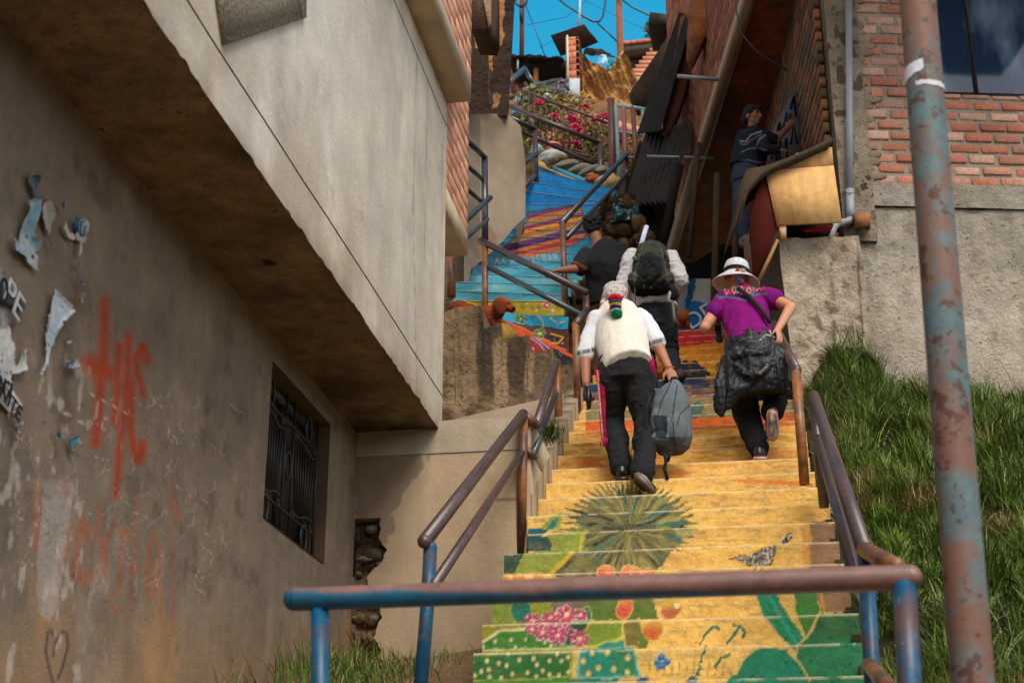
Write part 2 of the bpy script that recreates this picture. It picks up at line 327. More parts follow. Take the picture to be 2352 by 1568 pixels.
    s.poly([(1052, 1566), (1310, 1558), (1310, 1640), (1052, 1640)], (70, 130, 56)); s.poly([(1310, 1560), (1420, 1556), (1420, 1640), (1310, 1640)], (30, 120, 100))
    for i, (a, b) in enumerate(((1520, 1508), (1510, 1519), (1530, 1521), (1519, 1530))): s.ell(a, b, 9, 8, (40, 96, 150), top=(96, 150, 190))
    for i, (a, b) in enumerate(((1475, 1562), (1590, 1560))): s.ell(a, b, 13, 9, (36, 90, 120))
    for k in range(16): a = 1490+k*17; s.line([(a, 1550), (a+4, 1510+(k*37) % 24)], 3, (60, 110, 60), .6)
    for pts_ in ([(1608, 1478), (1622, 1452), (1640, 1438), (1652, 1444)], [(1672, 1476), (1684, 1460), (1700, 1440)], [(1688, 1436), (1702, 1440), (1710, 1452), (1706, 1462)], [(1600, 1546), (1612, 1510), (1622, 1484)], [(1640, 1530), (1656, 1512), (1676, 1504)]):
        for (a, b), (c, d) in zip(pts_[:-1], pts_[1:]):
            for t in np.linspace(0, 1, 5): s.ell(a+(c-a)*t, b+(d-b)*t, 3.4, 3.8, (36, 104, 84))
    # flowers
    g = np.random.default_rng(4)
    for fx, fy, fr in ((1225, 1425, 20), (1262, 1418, 18), (1300, 1410, 24), (1332, 1412, 16), (1246, 1450, 22), (1280, 1458, 24), (1222, 1444, 16), (1330, 1466, 24), (1300, 1440, 16), (1276, 1434, 18)):
        for k in range(7):
            a = k*2*math.pi/7+fx; s.ell(fx+fr*.6*math.cos(a), fy+fr*.5*math.sin(a), fr*.42, fr*.32, (168, 62, 90), ang=math.degrees(a), edge=(225, 190, 200), a=.95, top=(190, 84, 104))
        s.ell(fx, fy, fr*.24, fr*.22, (226, 190, 130))
    # broad green leaves and pads on the right
    s.poly([(1732, 1355), (1782, 1355), (1853, 1473), (1836, 1503), (1799, 1470), (1752, 1415)], (28, 124, 84), edge=(204, 176, 104), ew=2); s.line([(1762, 1358), (1800, 1430), (1832, 1480)], 9, (48, 150, 118), .8)
    s.poly([(1822, 1355), (1875, 1355), (1886, 1402), (1848, 1467), (1826, 1402)], (62, 116, 48), edge=(196, 164, 76), ew=2)
    s.poly([(1782, 1362), (1822, 1362), (1826, 1400), (1848, 1462), (1800, 1396)], (212, 168, 84))
    s.poly([(1886, 1407), (1996, 1404), (2010, 1640), (1829, 1640), (1829, 1506), (1832, 1478), (1851, 1465)], (38, 112, 70), edge=(198, 170, 90), ew=2)
    s.poly([(1886, 1407), (1996, 1404), (1990, 1462), (1856, 1468)], (52, 92, 48), a=.8)
    m = inpoly(s.wx, s.wy, [(1694, 1545), (1706, 1515), (1735, 1490), (1770, 1483), (1806, 1492), (1836, 1520), (1850, 1560), (1860, 1640), (1660, 1640), (1668, 1560), (1694, 1545)]); s.put(m, (34, 124, 90))
    s.line([(1690, 1548), (1706, 1515), (1735, 1489), (1770, 1482), (1806, 1491), (1836, 1520), (1860, 1562)], 4, (208, 176, 92))
    s.dots([(1700, 1500), (1960, 1420), (1970, 1640), (1690, 1640)], 26, 3, (16, 62, 50), seed=12)
    # bare concrete where the paint is gone
    bare = inpoly(s.wx+(s.n-.5)*30, s.wy, [(1858, 1196), (1990, 1190), (2000, 1404), (1885, 1404), (1878, 1355), (1862, 1306), (1858, 1240)]); s.put(bare, (132, 98, 72), .95)
    s.poly([(1836, 1205), (1862, 1200), (1862, 1306), (1850, 1306)], (196, 132, 44), a=.6); s.line([(1885, 1360), (1893, 1402)], 5, (206, 140, 60))
    # bird
    q = [(1684, 1281), (1695, 1273), (1722, 1276), (1750, 1258), (1784, 1250), (1782, 1271), (1771, 1298), (1720, 1301), (1700, 1288)]
    s.line(q+[q[0]], 7, (226, 172, 40), .9)
    bm = inpoly(s.x, s.y, q); s.put(bm, (150, 136, 118)); st = vnoise(np.c_[x*.5, y*.5, x*0], 1.6, 77); s.put(bm*np.clip((st-.5)*8, 0, 1), (60, 56, 54), .85); s.put(bm*np.clip((.35-st)*8, 0, 1), (214, 200, 180), .8)
    q = [(1785, 1249), (1813, 1221), (1825, 1227), (1806, 1249)]; s.line(q+[q[0]], 6, (226, 172, 40), .9); tm = inpoly(s.x, s.y, q); s.put(tm, (205, 195, 175)); s.put(tm*np.clip((st-.45)*9, 0, 1), (28, 28, 28), .95)
    s.line([(1676, 1284), (1690, 1280)], 3, (50, 46, 44)); s.line([(1738, 1302), (1730, 1312)], 2, (60, 40, 34)); s.line([(1754, 1302), (1744, 1312)], 2, (60, 40, 34))
    # upper sunset picture
    hi = y < 960+.0*x
    top = inpoly(x, y, [(1345, 700), (1900, 700), (1900, 785), (1345, 817)]); s.put(top, (186, 34, 26)); s.put(top*np.clip((fbm(pts*[1, .3, 6], .2, 3, 51)-.5)*6, 0, 1), (212, 66, 30), .8)
    s.put(inpoly(x, y, [(1345, 802), (1560, 797), (1700, 779), (1900, 776), (1900, 880), (1345, 880)]), (214, 136, 22)); s.put(inpoly(s.wx, s.wy, [(1400, 842), (1900, 845), (1900, 880), (1400, 880)]), (196, 112, 20), .6)
    s.put(inpoly(s.wx, s.wy, [(1540, 876), (1552, 842), (1572, 830), (1600, 829), (1622, 846), (1640, 876)]), (34, 34, 40)); s.put(inpoly(s.wx, s.wy, [(1780, 876), (1790, 840), (1830, 832), (1830, 876)]), (34, 34, 40))
    a = np.arctan2(y-872, x-1690); rr = np.hypot(x-1690, y-872); s.put((rr < 70)*(np.sin(a*22) > .25)*(y < 900), (222, 172, 60), .85); s.ell(1665, 842, 22, 14, (60, 40, 22), soft=.3, a=.8); s.ell(1665, 842, 16, 9, (206, 130, 30), soft=.3)
    def band(y0, y1, col, seed):
        sl_ = (x-1650)*-.04; m = (y >= y0+sl_) & (y < y1+sl_) & (x > 1345); s.put(m, col, 1, .3)
        s.put(m*np.clip((fbm(pts*[1, 1, 3], .12, 3, seed)-.56)*8, 0, 1), (186, 130, 60), .55)
    band(868, 890, (44, 58, 84), 61); band(890, 911, (112, 84, 74), 62); band(911, 934, (140, 122, 84), 63); band(934, 957, (134, 124, 78), 64)
    band(957, 984, (214, 104, 36), 65)
    for a_, b_ in ((1605, 935), (1680, 920), (1596, 945), (1690, 935)): s.ell(a_, b_, 12, 15, (70, 100, 84))
    # darker towards the foot of each riser, chips along the nosings
    return np.clip(s.c, 0, 1)
stairs = thing('painted_stairs', 'wide concrete stairs painted yellow with cactus, bird and sunset mural', 'staircase', (-.48, SY, SZ-RS))
for n in range(-7, NST+1):
    y0 = SY+n*TR; z1 = SZ+n*RS; z0 = z1-RS; xl = stair_left.get(n, SX0-.01+.02*math.sin(n*2.3)); xr = stair_right.get(n, SX1+.01*math.sin(n*1.7))
    if n < 0: xl, xr = -1.42, .5
    b = MB(); nx = int((xr-xl)/.0085) if n >= 0 else 20; ny = 24 if n >= 0 else 2; lip = .035
    w = lambda v: (fbm(v, .25, 2, 5)-.5)*.016+(fbm(v, .05, 2, 9)-.5)*.006
    def nose(v, z1=z1):  # rounded worn nosing
        return w(v)-np.clip((v[:, 2]-(z1-.012))/.012, 0, 1)**2*.005
    def cf(v):
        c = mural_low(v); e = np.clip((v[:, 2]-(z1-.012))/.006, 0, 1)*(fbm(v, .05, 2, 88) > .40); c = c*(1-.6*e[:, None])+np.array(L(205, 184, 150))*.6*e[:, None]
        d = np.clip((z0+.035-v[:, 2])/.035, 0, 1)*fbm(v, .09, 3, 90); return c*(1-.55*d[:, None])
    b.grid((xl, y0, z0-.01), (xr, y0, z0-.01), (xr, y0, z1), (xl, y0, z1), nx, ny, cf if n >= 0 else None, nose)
    # tread: front edge follows the riser's top row
    rv = b.v[-1][-(nx+1):]; tv = rv.copy(); tv[:, 1] = y0+TR+.03; 
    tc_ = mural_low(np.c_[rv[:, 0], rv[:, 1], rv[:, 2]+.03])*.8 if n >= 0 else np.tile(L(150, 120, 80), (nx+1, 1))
    b.add(np.vstack([rv, tv]), [(i, i+1, nx+2+i, nx+1+i) for i in range(nx)], np.vstack([tc_, tc_]))
    for xs, fl in ((xl, 1), (xr, 0)):   # side cheeks
        q = [(xs, y0+.004, z0-.6), (xs, y0+TR+.03, z0-.6), (xs, y0+TR+.03, z1-.002), (xs, y0+.004, z1-.004)]
        b.add(q, [(3, 2, 1, 0) if fl else (0, 1, 2, 3)], L(120, 96, 72))
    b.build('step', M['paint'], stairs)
lz = SZ+NST*RS
# landing behind the top step
ld = MB().box((-1.3, SY+NST*TR+.33, lz-.3), (1.6, SY+NST*TR+4.2, lz-.004), L(110, 96, 78)); tag(ld.build('landing_floor', M['concrete']), kind='structure')
# ================= ground =================
XL, XO, YC, ZS = -2.51, -1.97, 9.0, 2.93
def gz_left(x, y):      # dirt ramp left of the stairs
    return np.interp(y, [-3, 2.5, 4.2, 6.3, 7.2, 9.0, 40], [-1.6, -1.5, -.35, .78, .98, 1.5, 1.5])+.05*np.sin(x*3+y*2)
def bank_z(x, y):       # grass bank right of the stairs
    base = SZ-.1+(np.asarray(y)-SY)/TR*RS
    base = np.where(y < 5.2, np.interp(y, [-3, 2.5, 5.2], [-1.6, -1.5, SZ-.1+(5.2-SY)/TR*RS]), base)
    d = np.clip((x-.5)/1.0, 0, 1)
    hump = .52*np.exp(-((x-.78)/.30)**2-((y-11.6)/.5)**2)+.16*np.exp(-((x-1.9)/.6)**2-((y-9.5)/1.5)**2)
    p = np.c_[np.ravel(x)*np.ones(np.size(y)), np.ravel(y)*np.ones(np.size(x)), np.zeros(max(np.size(x), np.size(y)))]
    return base-.28*np.clip((x-1.0)/1.2, 0, 1)*np.clip((y-9)/3, 0, 1)+hump+.55*d*(fbm(p, .9, 3, 101).reshape(np.shape(base))-.5)+.06*d
gm = MB(); s_ = 400
gx = np.r_[-s_, -60, -20, np.linspace(-8, 6, 29), 20, 60, s_]; gy = np.r_[-s_, -60, -12, np.linspace(-3, 12.6, 40), 13.5, 60, s_]
xx, yy = np.meshgrid(gx, gy); zl = gz_left(xx, np.clip(yy, -3, 14)); zz = np.where(xx < -.5, zl, np.minimum(zl, SZ-.9+(np.clip(yy, -3, 9)-SY)*.5)); zz = np.where(yy < 3, np.minimum(zz, -1.45), zz)
k = len(gx); gm.add(np.c_[xx.ravel(), yy.ravel(), zz.ravel()], [(j*k+i, j*k+i+1, (j+1)*k+i+1, (j+1)*k+i) for j in range(len(gy)-1) for i in range(k-1)])
tag(gm.build('ground', M['dirt'], smooth=True), kind='structure')
hl = MB(); V_ = []; na, nr_ = 72, 9
for i in range(na):
    az = R(58+(302-58)*i/(na-1))      # unseen ring of ground, added to block low horizon light
    for j in range(nr_):
        rr = 9+j*1.6+(j**2)*.5; V_.append((rr*math.sin(az), rr*math.cos(az), -1.7+min(7.5, j*1.7)+.8*math.sin(az*7+j)*min(1, j/2)))
hl.add(V_, [(i*nr_+j, i*nr_+j+1, (i+1)*nr_+j+1, (i+1)*nr_+j) for i in range(na-1) for j in range(nr_-1)], L(96, 84, 56)); tag(hl.build('hills', M['adobe'], smooth=True), kind='structure')
bk = MB(); gx = np.linspace(.43, 5.5, 60); gy = np.linspace(2.6, 14.6, 110); xx, yy = np.meshgrid(gx, gy); zz = bank_z(xx, yy); k = 60
bk.add(np.c_[xx.ravel(), yy.ravel(), zz.ravel()], [(j*k+i, j*k+i+1, (j+1)*k+i+1, (j+1)*k+i) for j in range(109) for i in range(k-1)])
M['bank'] = mat('bank_soil', L(52, 50, 26), rough=1, n1=(3, .3), n2=(20, .4), bump=(20, 1, .05))
tag(bk.build('grass_bank', M['bank'], smooth=True), kind='structure')
# ================= left house =================
house = thing('plaster_house', 'beige plastered house with jutting upper storey over the stairs', 'house', (-3, 7, 0))
WT = (WX(622, 831, XL), WX(758, 971, XL)); WB = (WX(607, 1192, XL), WX(741, 1292, XL))
wy0 = (WT[0][1]+WB[0][1])/2; wy1 = (WT[1][1]+WB[1][1])/2; wz1 = (WT[0][2]+WT[1][2])/2; wz0 = (WB[0][2]+WB[1][2])/2
print('window', wy0, wy1, wz0, wz1)
WALLC = (134, 120, 103)
def graffiti(pts):
    s = Paint(pts, L(*WALLC)); x, y = s.x, s.y; RED = (168, 62, 30)
    g = fbm(pts, .8, 4, 201); s.put(np.clip((g-.5)*5, 0, 1), (118, 104, 88), .55); g = fbm(pts, .16, 4, 203); s.put(np.clip((g-.52)*7, 0, 1), (150, 134, 114), .5); s.put(np.clip((.40-g)*8, 0, 1), (88, 74, 60), .5); g = fbm(pts, .5, 4, 207); s.put(np.clip((g-.55)*5, 0, 1)*np.clip((y-1250)/150, 0, 1), (172, 134, 92), .7)
    s.put(np.clip((y-1380)/160, 0, 1), (168, 130, 92), .45)  # warm light low on the wall, painted into its colour
    # pale washed patch
    s.put(inpoly(s.wx, s.wy, [(100, 1110), (170, 1105), (160, 1200), (150, 1290), (128, 1400), (112, 1430), (84, 1400), (84, 1290), (98, 1180)]), (168, 160, 152), .7)
    s.put(inpoly(s.wx, s.wy, [(-60, 900), (60, 960), (90, 1180), (60, 1400), (-60, 1430)])*np.clip((fbm(pts, .12, 3, 210)-.42)*6, 0, 1), (108, 98, 90), .55)
    s.put(inpoly(s.wx, s.wy, [(-60, 960), (40, 1000), (70, 1180), (50, 1400), (-60, 1430)])*np.clip((fbm(pts*[1, 1, .35], .05, 3, 212)-.62)*12, 0, 1), (188, 178, 168), .8)
    for p_, w_ in (([(241, 692), (238, 810), (228, 905), (219, 1020)], 17), ([(206, 832), (222, 848)], 28), ([(246, 848), (250, 862)], 16), ([(271, 795), (268, 875), (262, 972)], 14), ([(294, 768), (291, 860), (283, 955), (273, 1035), (266, 1140)], 13),
                   ([(328, 798), (310, 818), (312, 850), (322, 880), (328, 908)], 12), ([(326, 800), (336, 830)], 16), ([(300, 880), (300, 980), (306, 1040), (314, 1056), (326, 1032)], 13), ([(326, 1020), (318, 1056)], 16)):
        s.line(p_, w_*1.35, RED, .55, 1.0); s.line(p_, w_, RED, .8, .8)
    q = lambda a: [(u*.2502, 1176+v*.2502) for u, v in a]
    for p_, w_ in (([(340, -300), (345, -40), (330, 330)], 8), ([(580, -250), (640, -130)], 8), ([(655, 110), (620, 320), (545, 540)], 6), ([(730, -60), (760, 160)], 8), ([(760, 170), (800, 200)], 22), ([(710, 280), (690, 540), (740, 620)], 9), ([(720, 580), (780, 600)], 20),
                   ([(905, -80), (935, 300), (915, 500), (870, 600)], 7), ([(1045, 90), (1000, 260), (940, 310)], 6), ([(975, 320), (965, 600), (980, 780)], 6), ([(1115, 180), (1165, 210), (1120, 320), (1095, 600), (1080, 770)], 7), ([(1130, 190), (1160, 230)], 14), ([(1060, 870), (1055, 930)], 9),
                   ([(1265, -200), (1245, 200), (1215, 500), (1195, 800), (1160, 1000)], 4), ([(1175, 485), (1265, 520)], 9), ([(1405, 190), (1360, 330), (1335, 640), (1375, 790), (1420, 740), (1450, 560), (1462, 300), (1410, 190)], 6), ([(1390, 450), (1400, 500)], 7), ([(1385, 600), (1390, 650)], 7), ([(1570, -250), (1575, 400), (1590, 900), (1560, 1120)], 4), ([(1480, 720), (1460, 930)], 6), ([(1600, -100), (1650, 60)], 6)):
        s.line(q(p_), w_*1.4, (184, 92, 50), .55, 1.0)
    GR = (78, 70, 62)
    s.line(q([(485, 1320), (500, 1180), (465, 1080), (430, 1110), (413, 1260), (440, 1400), (485, 1568)]), 6.5, GR, .85, .5); s.line(q([(500, 1200), (570, 1090), (612, 1110), (620, 1230), (570, 1420), (525, 1530)]), 6.5, GR, .85, .5)
    fl_ = np.clip((fbm(pts*[1, 1, .6], .05, 3, 214)-.63)*14, 0, 1)*np.clip((300-x)/120, 0, 1)*np.clip((y-780)/150, 0, 1); s.put(fl_, (186, 176, 162), .75); s.put(np.clip((fbm(pts, .3, 3, 216)-.56)*9, 0, 1)*np.clip((330-x)/160, 0, 1)*(y > 1100), (158, 148, 136), .5)
    gg = np.random.default_rng(31)
    for k in range(170):   # chalky scratches and pencil scribbles
        a = gg.uniform(20, 520); b = gg.uniform(880, 1330); l_ = gg.uniform(8, 60); th = gg.normal(1.5, .5); light = gg.random() < .5
        p_ = [(a+l_*t*math.cos(th+t*gg.normal(0, .6)), b+l_*t*math.sin(th)) for t in (0, .35, .7, 1)]
        s.line(p_, 1.6, (196, 182, 162) if light else (84, 74, 66), gg.uniform(.35, .75), .9)
    for k in range(14):
        cx, cy, rx, ry = gg.uniform(330, 580), gg.uniform(900, 1230), gg.uniform(4, 16), gg.uniform(8, 34); t0 = gg.uniform(0, 6)
        s.line([(cx+rx*math.cos(t0+t), cy+ry*math.sin(t0+t)) for t in np.linspace(0, gg.uniform(2.5, 6), 9)], 1.5, (88, 78, 70), .6, .9)
    for a, b, l_ in ((130, 935, 60), (140, 945, 70), (200, 900, 100)): s.line([(a, b), (a+l_, b+l_*.55)], 1.8, (200, 186, 166), .7)
    return np.clip(s.c, 0, 1)
wl = MB(); rough = lambda v: (fbm(v, .5, 3, 33)-.5)*.012
def wpatch(y0, y1, z0, z1, res=.009, cf=graffiti):
    wl.grid((XL, y0, z0), (XL, y1, z0), (XL, y1, z1), (XL, y0, z1), max(2, int((y1-y0)/res)), max(2, int((z1-z0)/res)), cf, rough)
wpatch(4.3, wy0, .3, 2.9); wpatch(wy0, wy1, .3, wz0); wpatch(wy0, wy1, wz1, ZS, .03); wpatch(wy1, YC+.02, .3, ZS, .02); wpatch(4.3, wy0, 2.9, ZS+.02, .05)
wpatch(-2.0, 4.3, -2, ZS, .05, None); wpatch(4.3, YC, -2, .3, .05, None)
wl.c = [np.where((c > .99).all(1)[:, None], np.array(L(*WALLC)), c) for c in wl.c]
dk = L(96, 80, 62); D_ = .2
XR_ = XL+.007; wl.box((XL-3, -2, -2), (XL-.23, YC, ZS), dk)
for q in ([(XL, wy0, wz0), (XL, wy0, wz1), (XL-D_, wy0, wz1), (XL-D_, wy0, wz0)], [(XR_, wy1, wz1), (XR_, wy1, wz0), (XL-D_, wy1, wz0), (XL-D_, wy1, wz1)], [(XR_, wy0, wz1), (XR_, wy1, wz1), (XL-D_, wy1, wz1), (XL-D_, wy0, wz1)], [(XR_, wy1, wz0), (XR_, wy0, wz0), (XL-D_, wy0, wz0), (XL-D_, wy1, wz0)]):
    wl.add(q, [(0, 1, 2, 3)], dk)
wl.build('wall', M['wall'], house)
# window: frame, panes, wrought grille
win = MB(); xf = XL-.13
def bar(mb, y0, z0, y1, z1, r=.008, x=XL-.05, col=L(40, 34, 30)): mb.tube([(x, y0, z0), (x, y1, z1)], r, 6, col)
f_ = MB()
for (a, b, c, d) in ((wy0, wz0, wy0+.045, wz1), (wy1-.07, wz0, wy1, wz1), (wy0+.045, wz1-.06, wy1-.07, wz1), (wy0+.045, wz0, wy1-.07, wz0+.04), (wy0+.55, wz0+.04, wy0+.59, wz1-.06)):
    f_.box((xf-.03, a, b), (xf+.03, c, d), L(50, 56, 58))
wino = f_.build('window', M['metal'], house)
pn = MB().box((xf-.02, wy0+.02, wz0+.02), (xf-.01, wy1-.03, wz1-.02), L(120, 112, 100)); M['pane'] = mat('dusty_glass', L(86, 84, 80), rough=.28, n1=(3, .25), n2=(9, .2), bump=None, spec=.6)
pn.build('pane', M['pane'], wino)
gr = MB(); wd_ = wy1-wy0; ht = wz1-wz0
y_ = lambda a: wy0+.03+a*(wd_-.1); z_ = lambda b: wz0+.03+b*(ht-.06)
def ring(cy, cz, ry, rz, r=.009):
    t = np.linspace(0, 2*math.pi, 21); gr.tube(np.c_[np.full(21, XL-.05), cy+ry*np.cos(t), cz+rz*np.sin(t)], r, 6, L(44, 36, 30), caps=False)
for b in (.16, .80): bar(gr, y_(0), z_(b), y_(1), z_(b))
for a in (0, .40, .55, 1): bar(gr, y_(a), z_(0), y_(a), z_(1))
for a, b in ((.12, .9), (.82, .9), (.12, .08), (.82, .08), (.475, .5)): ring(y_(a), z_(b), .055, .075)
for a0, a1 in ((0, .40), (.55, 1)):
    for t in np.linspace(0, 1, 8):
        bar(gr, y_(a0+.03+(a1-a0-.06)*t), z_(.74), y_(a0+.10+(a1-a0-.2)*t), z_(.22), .006)
    for zz_, sg in ((.74, 1), (.22, -1)):
        t = np.linspace(0, 1, 12); gr.tube(np.c_[np.full(12, XL-.05), y_(a0)+(a1-a0)*(wd_-.1)*t, z_(zz_)+.022*np.sin(t*math.pi*2)*sg], .008, 6, L(44, 36, 30))
    for cc in (a0+.05, a1-.05): ring(y_(cc), z_(.77), .018, .018, .006); ring(y_(cc), z_(.19), .018, .018, .006)
gr.build('grille', M['metal'], wino)
# jutting upper storey
FAC = L(200, 192, 178)
Z2 = WX(1022, 476, XO)[2]; YE = WX(1023, 500, XO)[1]; YE2 = WX(1076, 400, XO)[1]; ZG = [WX(430, 0, XO)[2], WX(1019, 916, XO)[2]]; zg = sum(ZG)/2
ZB1 = WX(904.5, 0, XO)[2]; ZB2 = WX(1022, 283, XO)[2]; zgb = (ZB1+ZB2)/2
XB = XO+.17; ZBs = WX(1082, 234, XB)[2]; print('YE', YE, YE2, 'Z2', Z2, 'zg', ZG, 'zb', ZB1, ZB2, ZBs)
def facol(v):
    x, y = proj(v); s = Paint(v, FAC)
    s.put(np.clip((fbm(v*[1, 1, .3], .7, 3, 301)-.5)*4, 0, 1), (192, 182, 164), .5); s.put(np.clip((fbm(v*[1, 1, .2], .35, 3, 305)-.55)*5, 0, 1), (220, 214, 204), .6)
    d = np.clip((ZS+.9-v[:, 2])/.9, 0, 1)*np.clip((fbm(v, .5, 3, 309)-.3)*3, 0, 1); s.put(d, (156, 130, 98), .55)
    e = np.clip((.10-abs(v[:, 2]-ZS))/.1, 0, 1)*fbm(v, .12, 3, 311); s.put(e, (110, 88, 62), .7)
    s.put(np.clip((.05-(YE-v[:, 1]))/.05, 0, 1), (190, 168, 134), .5)
    for l_ in (([(960, 0), (950, 480), (958, 960)]), ([(985, 0), (978, 400), (975, 600)])): s.line(l_, 1.3, (120, 106, 88), .55)
    s.line([(1015, 100), (1018, 930)], 1.2, (140, 124, 102), .4)
    return np.clip(s.c, 0, 1)
up = MB(); gw = .012
wav = lambda v: (fbm(v, .9, 3, 35)-.5)*.014
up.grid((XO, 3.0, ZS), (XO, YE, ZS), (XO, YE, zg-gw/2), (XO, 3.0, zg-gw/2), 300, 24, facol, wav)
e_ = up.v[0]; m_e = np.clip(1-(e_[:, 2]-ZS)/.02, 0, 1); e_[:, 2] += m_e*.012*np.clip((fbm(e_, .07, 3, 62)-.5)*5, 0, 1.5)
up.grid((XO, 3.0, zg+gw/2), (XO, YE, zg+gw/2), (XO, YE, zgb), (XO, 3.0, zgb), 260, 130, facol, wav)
up.grid((XO, 3.0, zgb+gw), (XO, YE, zgb+gw), (XO, YE, 9.5), (XO, 3.0, 9.5), 80, 60, facol, wav)
for z in (zg-gw/2, zgb): up.box((XO-.05, 3.0, z-.002), (XO-.022, YE, z+gw+.004), L(105, 84, 60))
up.box((XL-1.2, 3.0, ZS+.15), (XO-.03, YE-.02, 9.5), L(150, 135, 110))
up.grid((XO, YE, ZS), (XL-1, YE, ZS), (XL-1, YE, 9.5), (XO, YE, 9.5), 20, 60, facol)
up.build('upper_storey', M['plaster'], house)
so = MB()
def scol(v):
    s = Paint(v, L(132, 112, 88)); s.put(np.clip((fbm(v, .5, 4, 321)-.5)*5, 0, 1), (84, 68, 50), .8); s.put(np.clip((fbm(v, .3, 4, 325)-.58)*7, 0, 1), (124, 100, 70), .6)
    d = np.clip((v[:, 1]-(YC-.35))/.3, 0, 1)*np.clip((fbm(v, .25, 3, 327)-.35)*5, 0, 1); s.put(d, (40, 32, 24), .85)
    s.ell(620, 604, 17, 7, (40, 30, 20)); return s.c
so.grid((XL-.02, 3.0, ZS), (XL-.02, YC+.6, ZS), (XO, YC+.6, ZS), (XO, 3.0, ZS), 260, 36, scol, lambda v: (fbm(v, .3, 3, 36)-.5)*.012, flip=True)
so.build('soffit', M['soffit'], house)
# rough stone window ledge jutting at the top
lg = MB(); pts = [WX(510, 104, XO), WX(688, 40, XO), WX(668, -60, XO), WX(470, -60, XO)]
zl0 = WX(512, 104, XO)[2]; a = WX(490, 0, XO); b_ = WX(512, 104, XO); c_ = WX(690, 45, XO)
lgy0, lgy1 = WX(500, 60, XO)[1], WX(690, 20, XO)[1]
lg.prism([WX(510, 104, XO+.002), WX(688, 44, XO+.002), WX(676, -20, XO+.002), WX(655, -80, XO+.002), WX(484, -80, XO+.002)], (.016, 0, 0), L(178, 166, 146)); lg.prism([WX(690, 44, XO+.004), WX(697, 42, XO+.004), WX(697, -80, XO+.004), WX(657, -80, XO+.004)], (.016, 0, 0), L(205, 195, 178))
M['roughstone'] = mat('pebbledash', attr=True, rough=1, n1=(4, .1), n2=(60, .5), bump=(75, 1, .05), bump2=(30, .8, .04)); lg.build('window_ledge', M['roughstone'], house)
# ---- brick courses as real bricks ----
def bricks(mb, o, du, dv, dn, w, h, bl=.23, bh=.085, m=.016, cols=None, seed=0, mort=(112, 96, 80), jut=.006, skip=.0, dep=.05, jit=1.0, mo=.012):
    g = np.random.default_rng(seed); o = np.asarray(o, float); du = np.asarray(du, float); dv = np.asarray(dv, float); dn = np.asarray(dn, float)
    cols = cols or [(172, 96, 66), (186, 112, 78), (160, 86, 58), (196, 128, 94), (178, 118, 92), (190, 100, 62)]
    rw = bh+m; n = int(h/rw)+1
    for j in range(n):
        z = j*rw; x = -((j % 2)*(bl+m)/2+g.uniform(0, .03))
        while x < w:
            l_ = bl*(1+jit*g.uniform(-.08, .06)); a = max(x, 0); b2 = min(x+l_, w); hh = min(bh*(1+jit*g.uniform(-.06, .03)), h-z)
            if b2-a > .03 and hh > .02 and g.random() >= skip:
                pr = jut*g.uniform(-.4, 1.2); zz = z+jit*g.uniform(-.004, .004); e = .004
                p = lambda s_, t_, k_: o+du*s_+dv*t_+dn*k_
                t0, t1 = zz+g.uniform(-.003, .003)*jit, zz+hh+g.uniform(-.003, .003)*jit
                vv = [p(a, t0, -dep), p(b2, t0, -dep), p(b2, t1, -dep), p(a, t1, -dep), p(a+.0, t0, pr-e), p(b2, t0, pr-e), p(b2, t1, pr-e), p(a, t1, pr-e), p(a+e, t0+e, pr), p(b2-e, t0+e, pr), p(b2-e, t1-e, pr), p(a+e, t1-e, pr)]
                c = np.array(L(*cols[g.integers(len(cols))]))*g.uniform(.8, 1.15)
                mb.add(vv, [(8, 9, 10, 11), (4, 5, 9, 8), (5, 6, 10, 9), (6, 7, 11, 10), (7, 4, 8, 11), (0, 1, 5, 4), (1, 2, 6, 5), (2, 3, 7, 6), (3, 0, 4, 7)], c)
            x += l_+m*(1+jit*g.uniform(-.3, .5))
    k1, k2 = max(2, int(w/.05)), max(2, int(h/.05)); q = o-dn*mo
    mb.grid(q, q+du*w, q+du*w+dv*h, q+dv*h, k1, k2, lambda v: np.array(L(*mort))*(.75+.5*fbm(v, .1, 3, seed+5))[:, None], lambda v: (fbm(v, .06, 3, seed+6)-.5)*.016)
X1, Y1, Z1 = np.eye(3)
br = MB(); zb = Z2+.17
PINK = [(214, 158, 128), (208, 150, 120), (220, 168, 140), (204, 150, 124), (216, 160, 130)]
bricks(br, (XO+.0, YE+.0, zb), Y1, Z1, X1, YE2-YE, 9.5-zb, .26, .085, .014, PINK, 3, (96, 70, 52), jut=.0, mo=.016, jit=.3)
ybn = WX(1000, -60, XB)[1]
bricks(br, (XB, ybn, ZBs+.17), Y1, Z1, X1, YE-ybn, 9.5-ZBs, .26, .085, .014, PINK, 4, (96, 70, 52), jut=.0, mo=.016, jit=.3)
br.build('brick_wall', M['brick'], house)
bm_ = MB()
bm_.box((XL-.5, YE, Z2+.0), (XO, YE2, zb), L(186, 166, 138)); bm_.box((XL-.5, YE+.02, zb), (XO-.06, YE2, 9.5), L(150, 120, 95))
bm_.build('beam', M['plaster'], house)
bl = MB(); bl.box((XO-.02, 5.5, ZBs), (XB, YE, ZBs+.17), L(182, 164, 138)); bl.box((XO-.02, 5.5, ZBs+.17), (XB-.05, YE-.001, 9.5), L(160, 130, 100)); bl.build('balcony', M['plaster'], house)
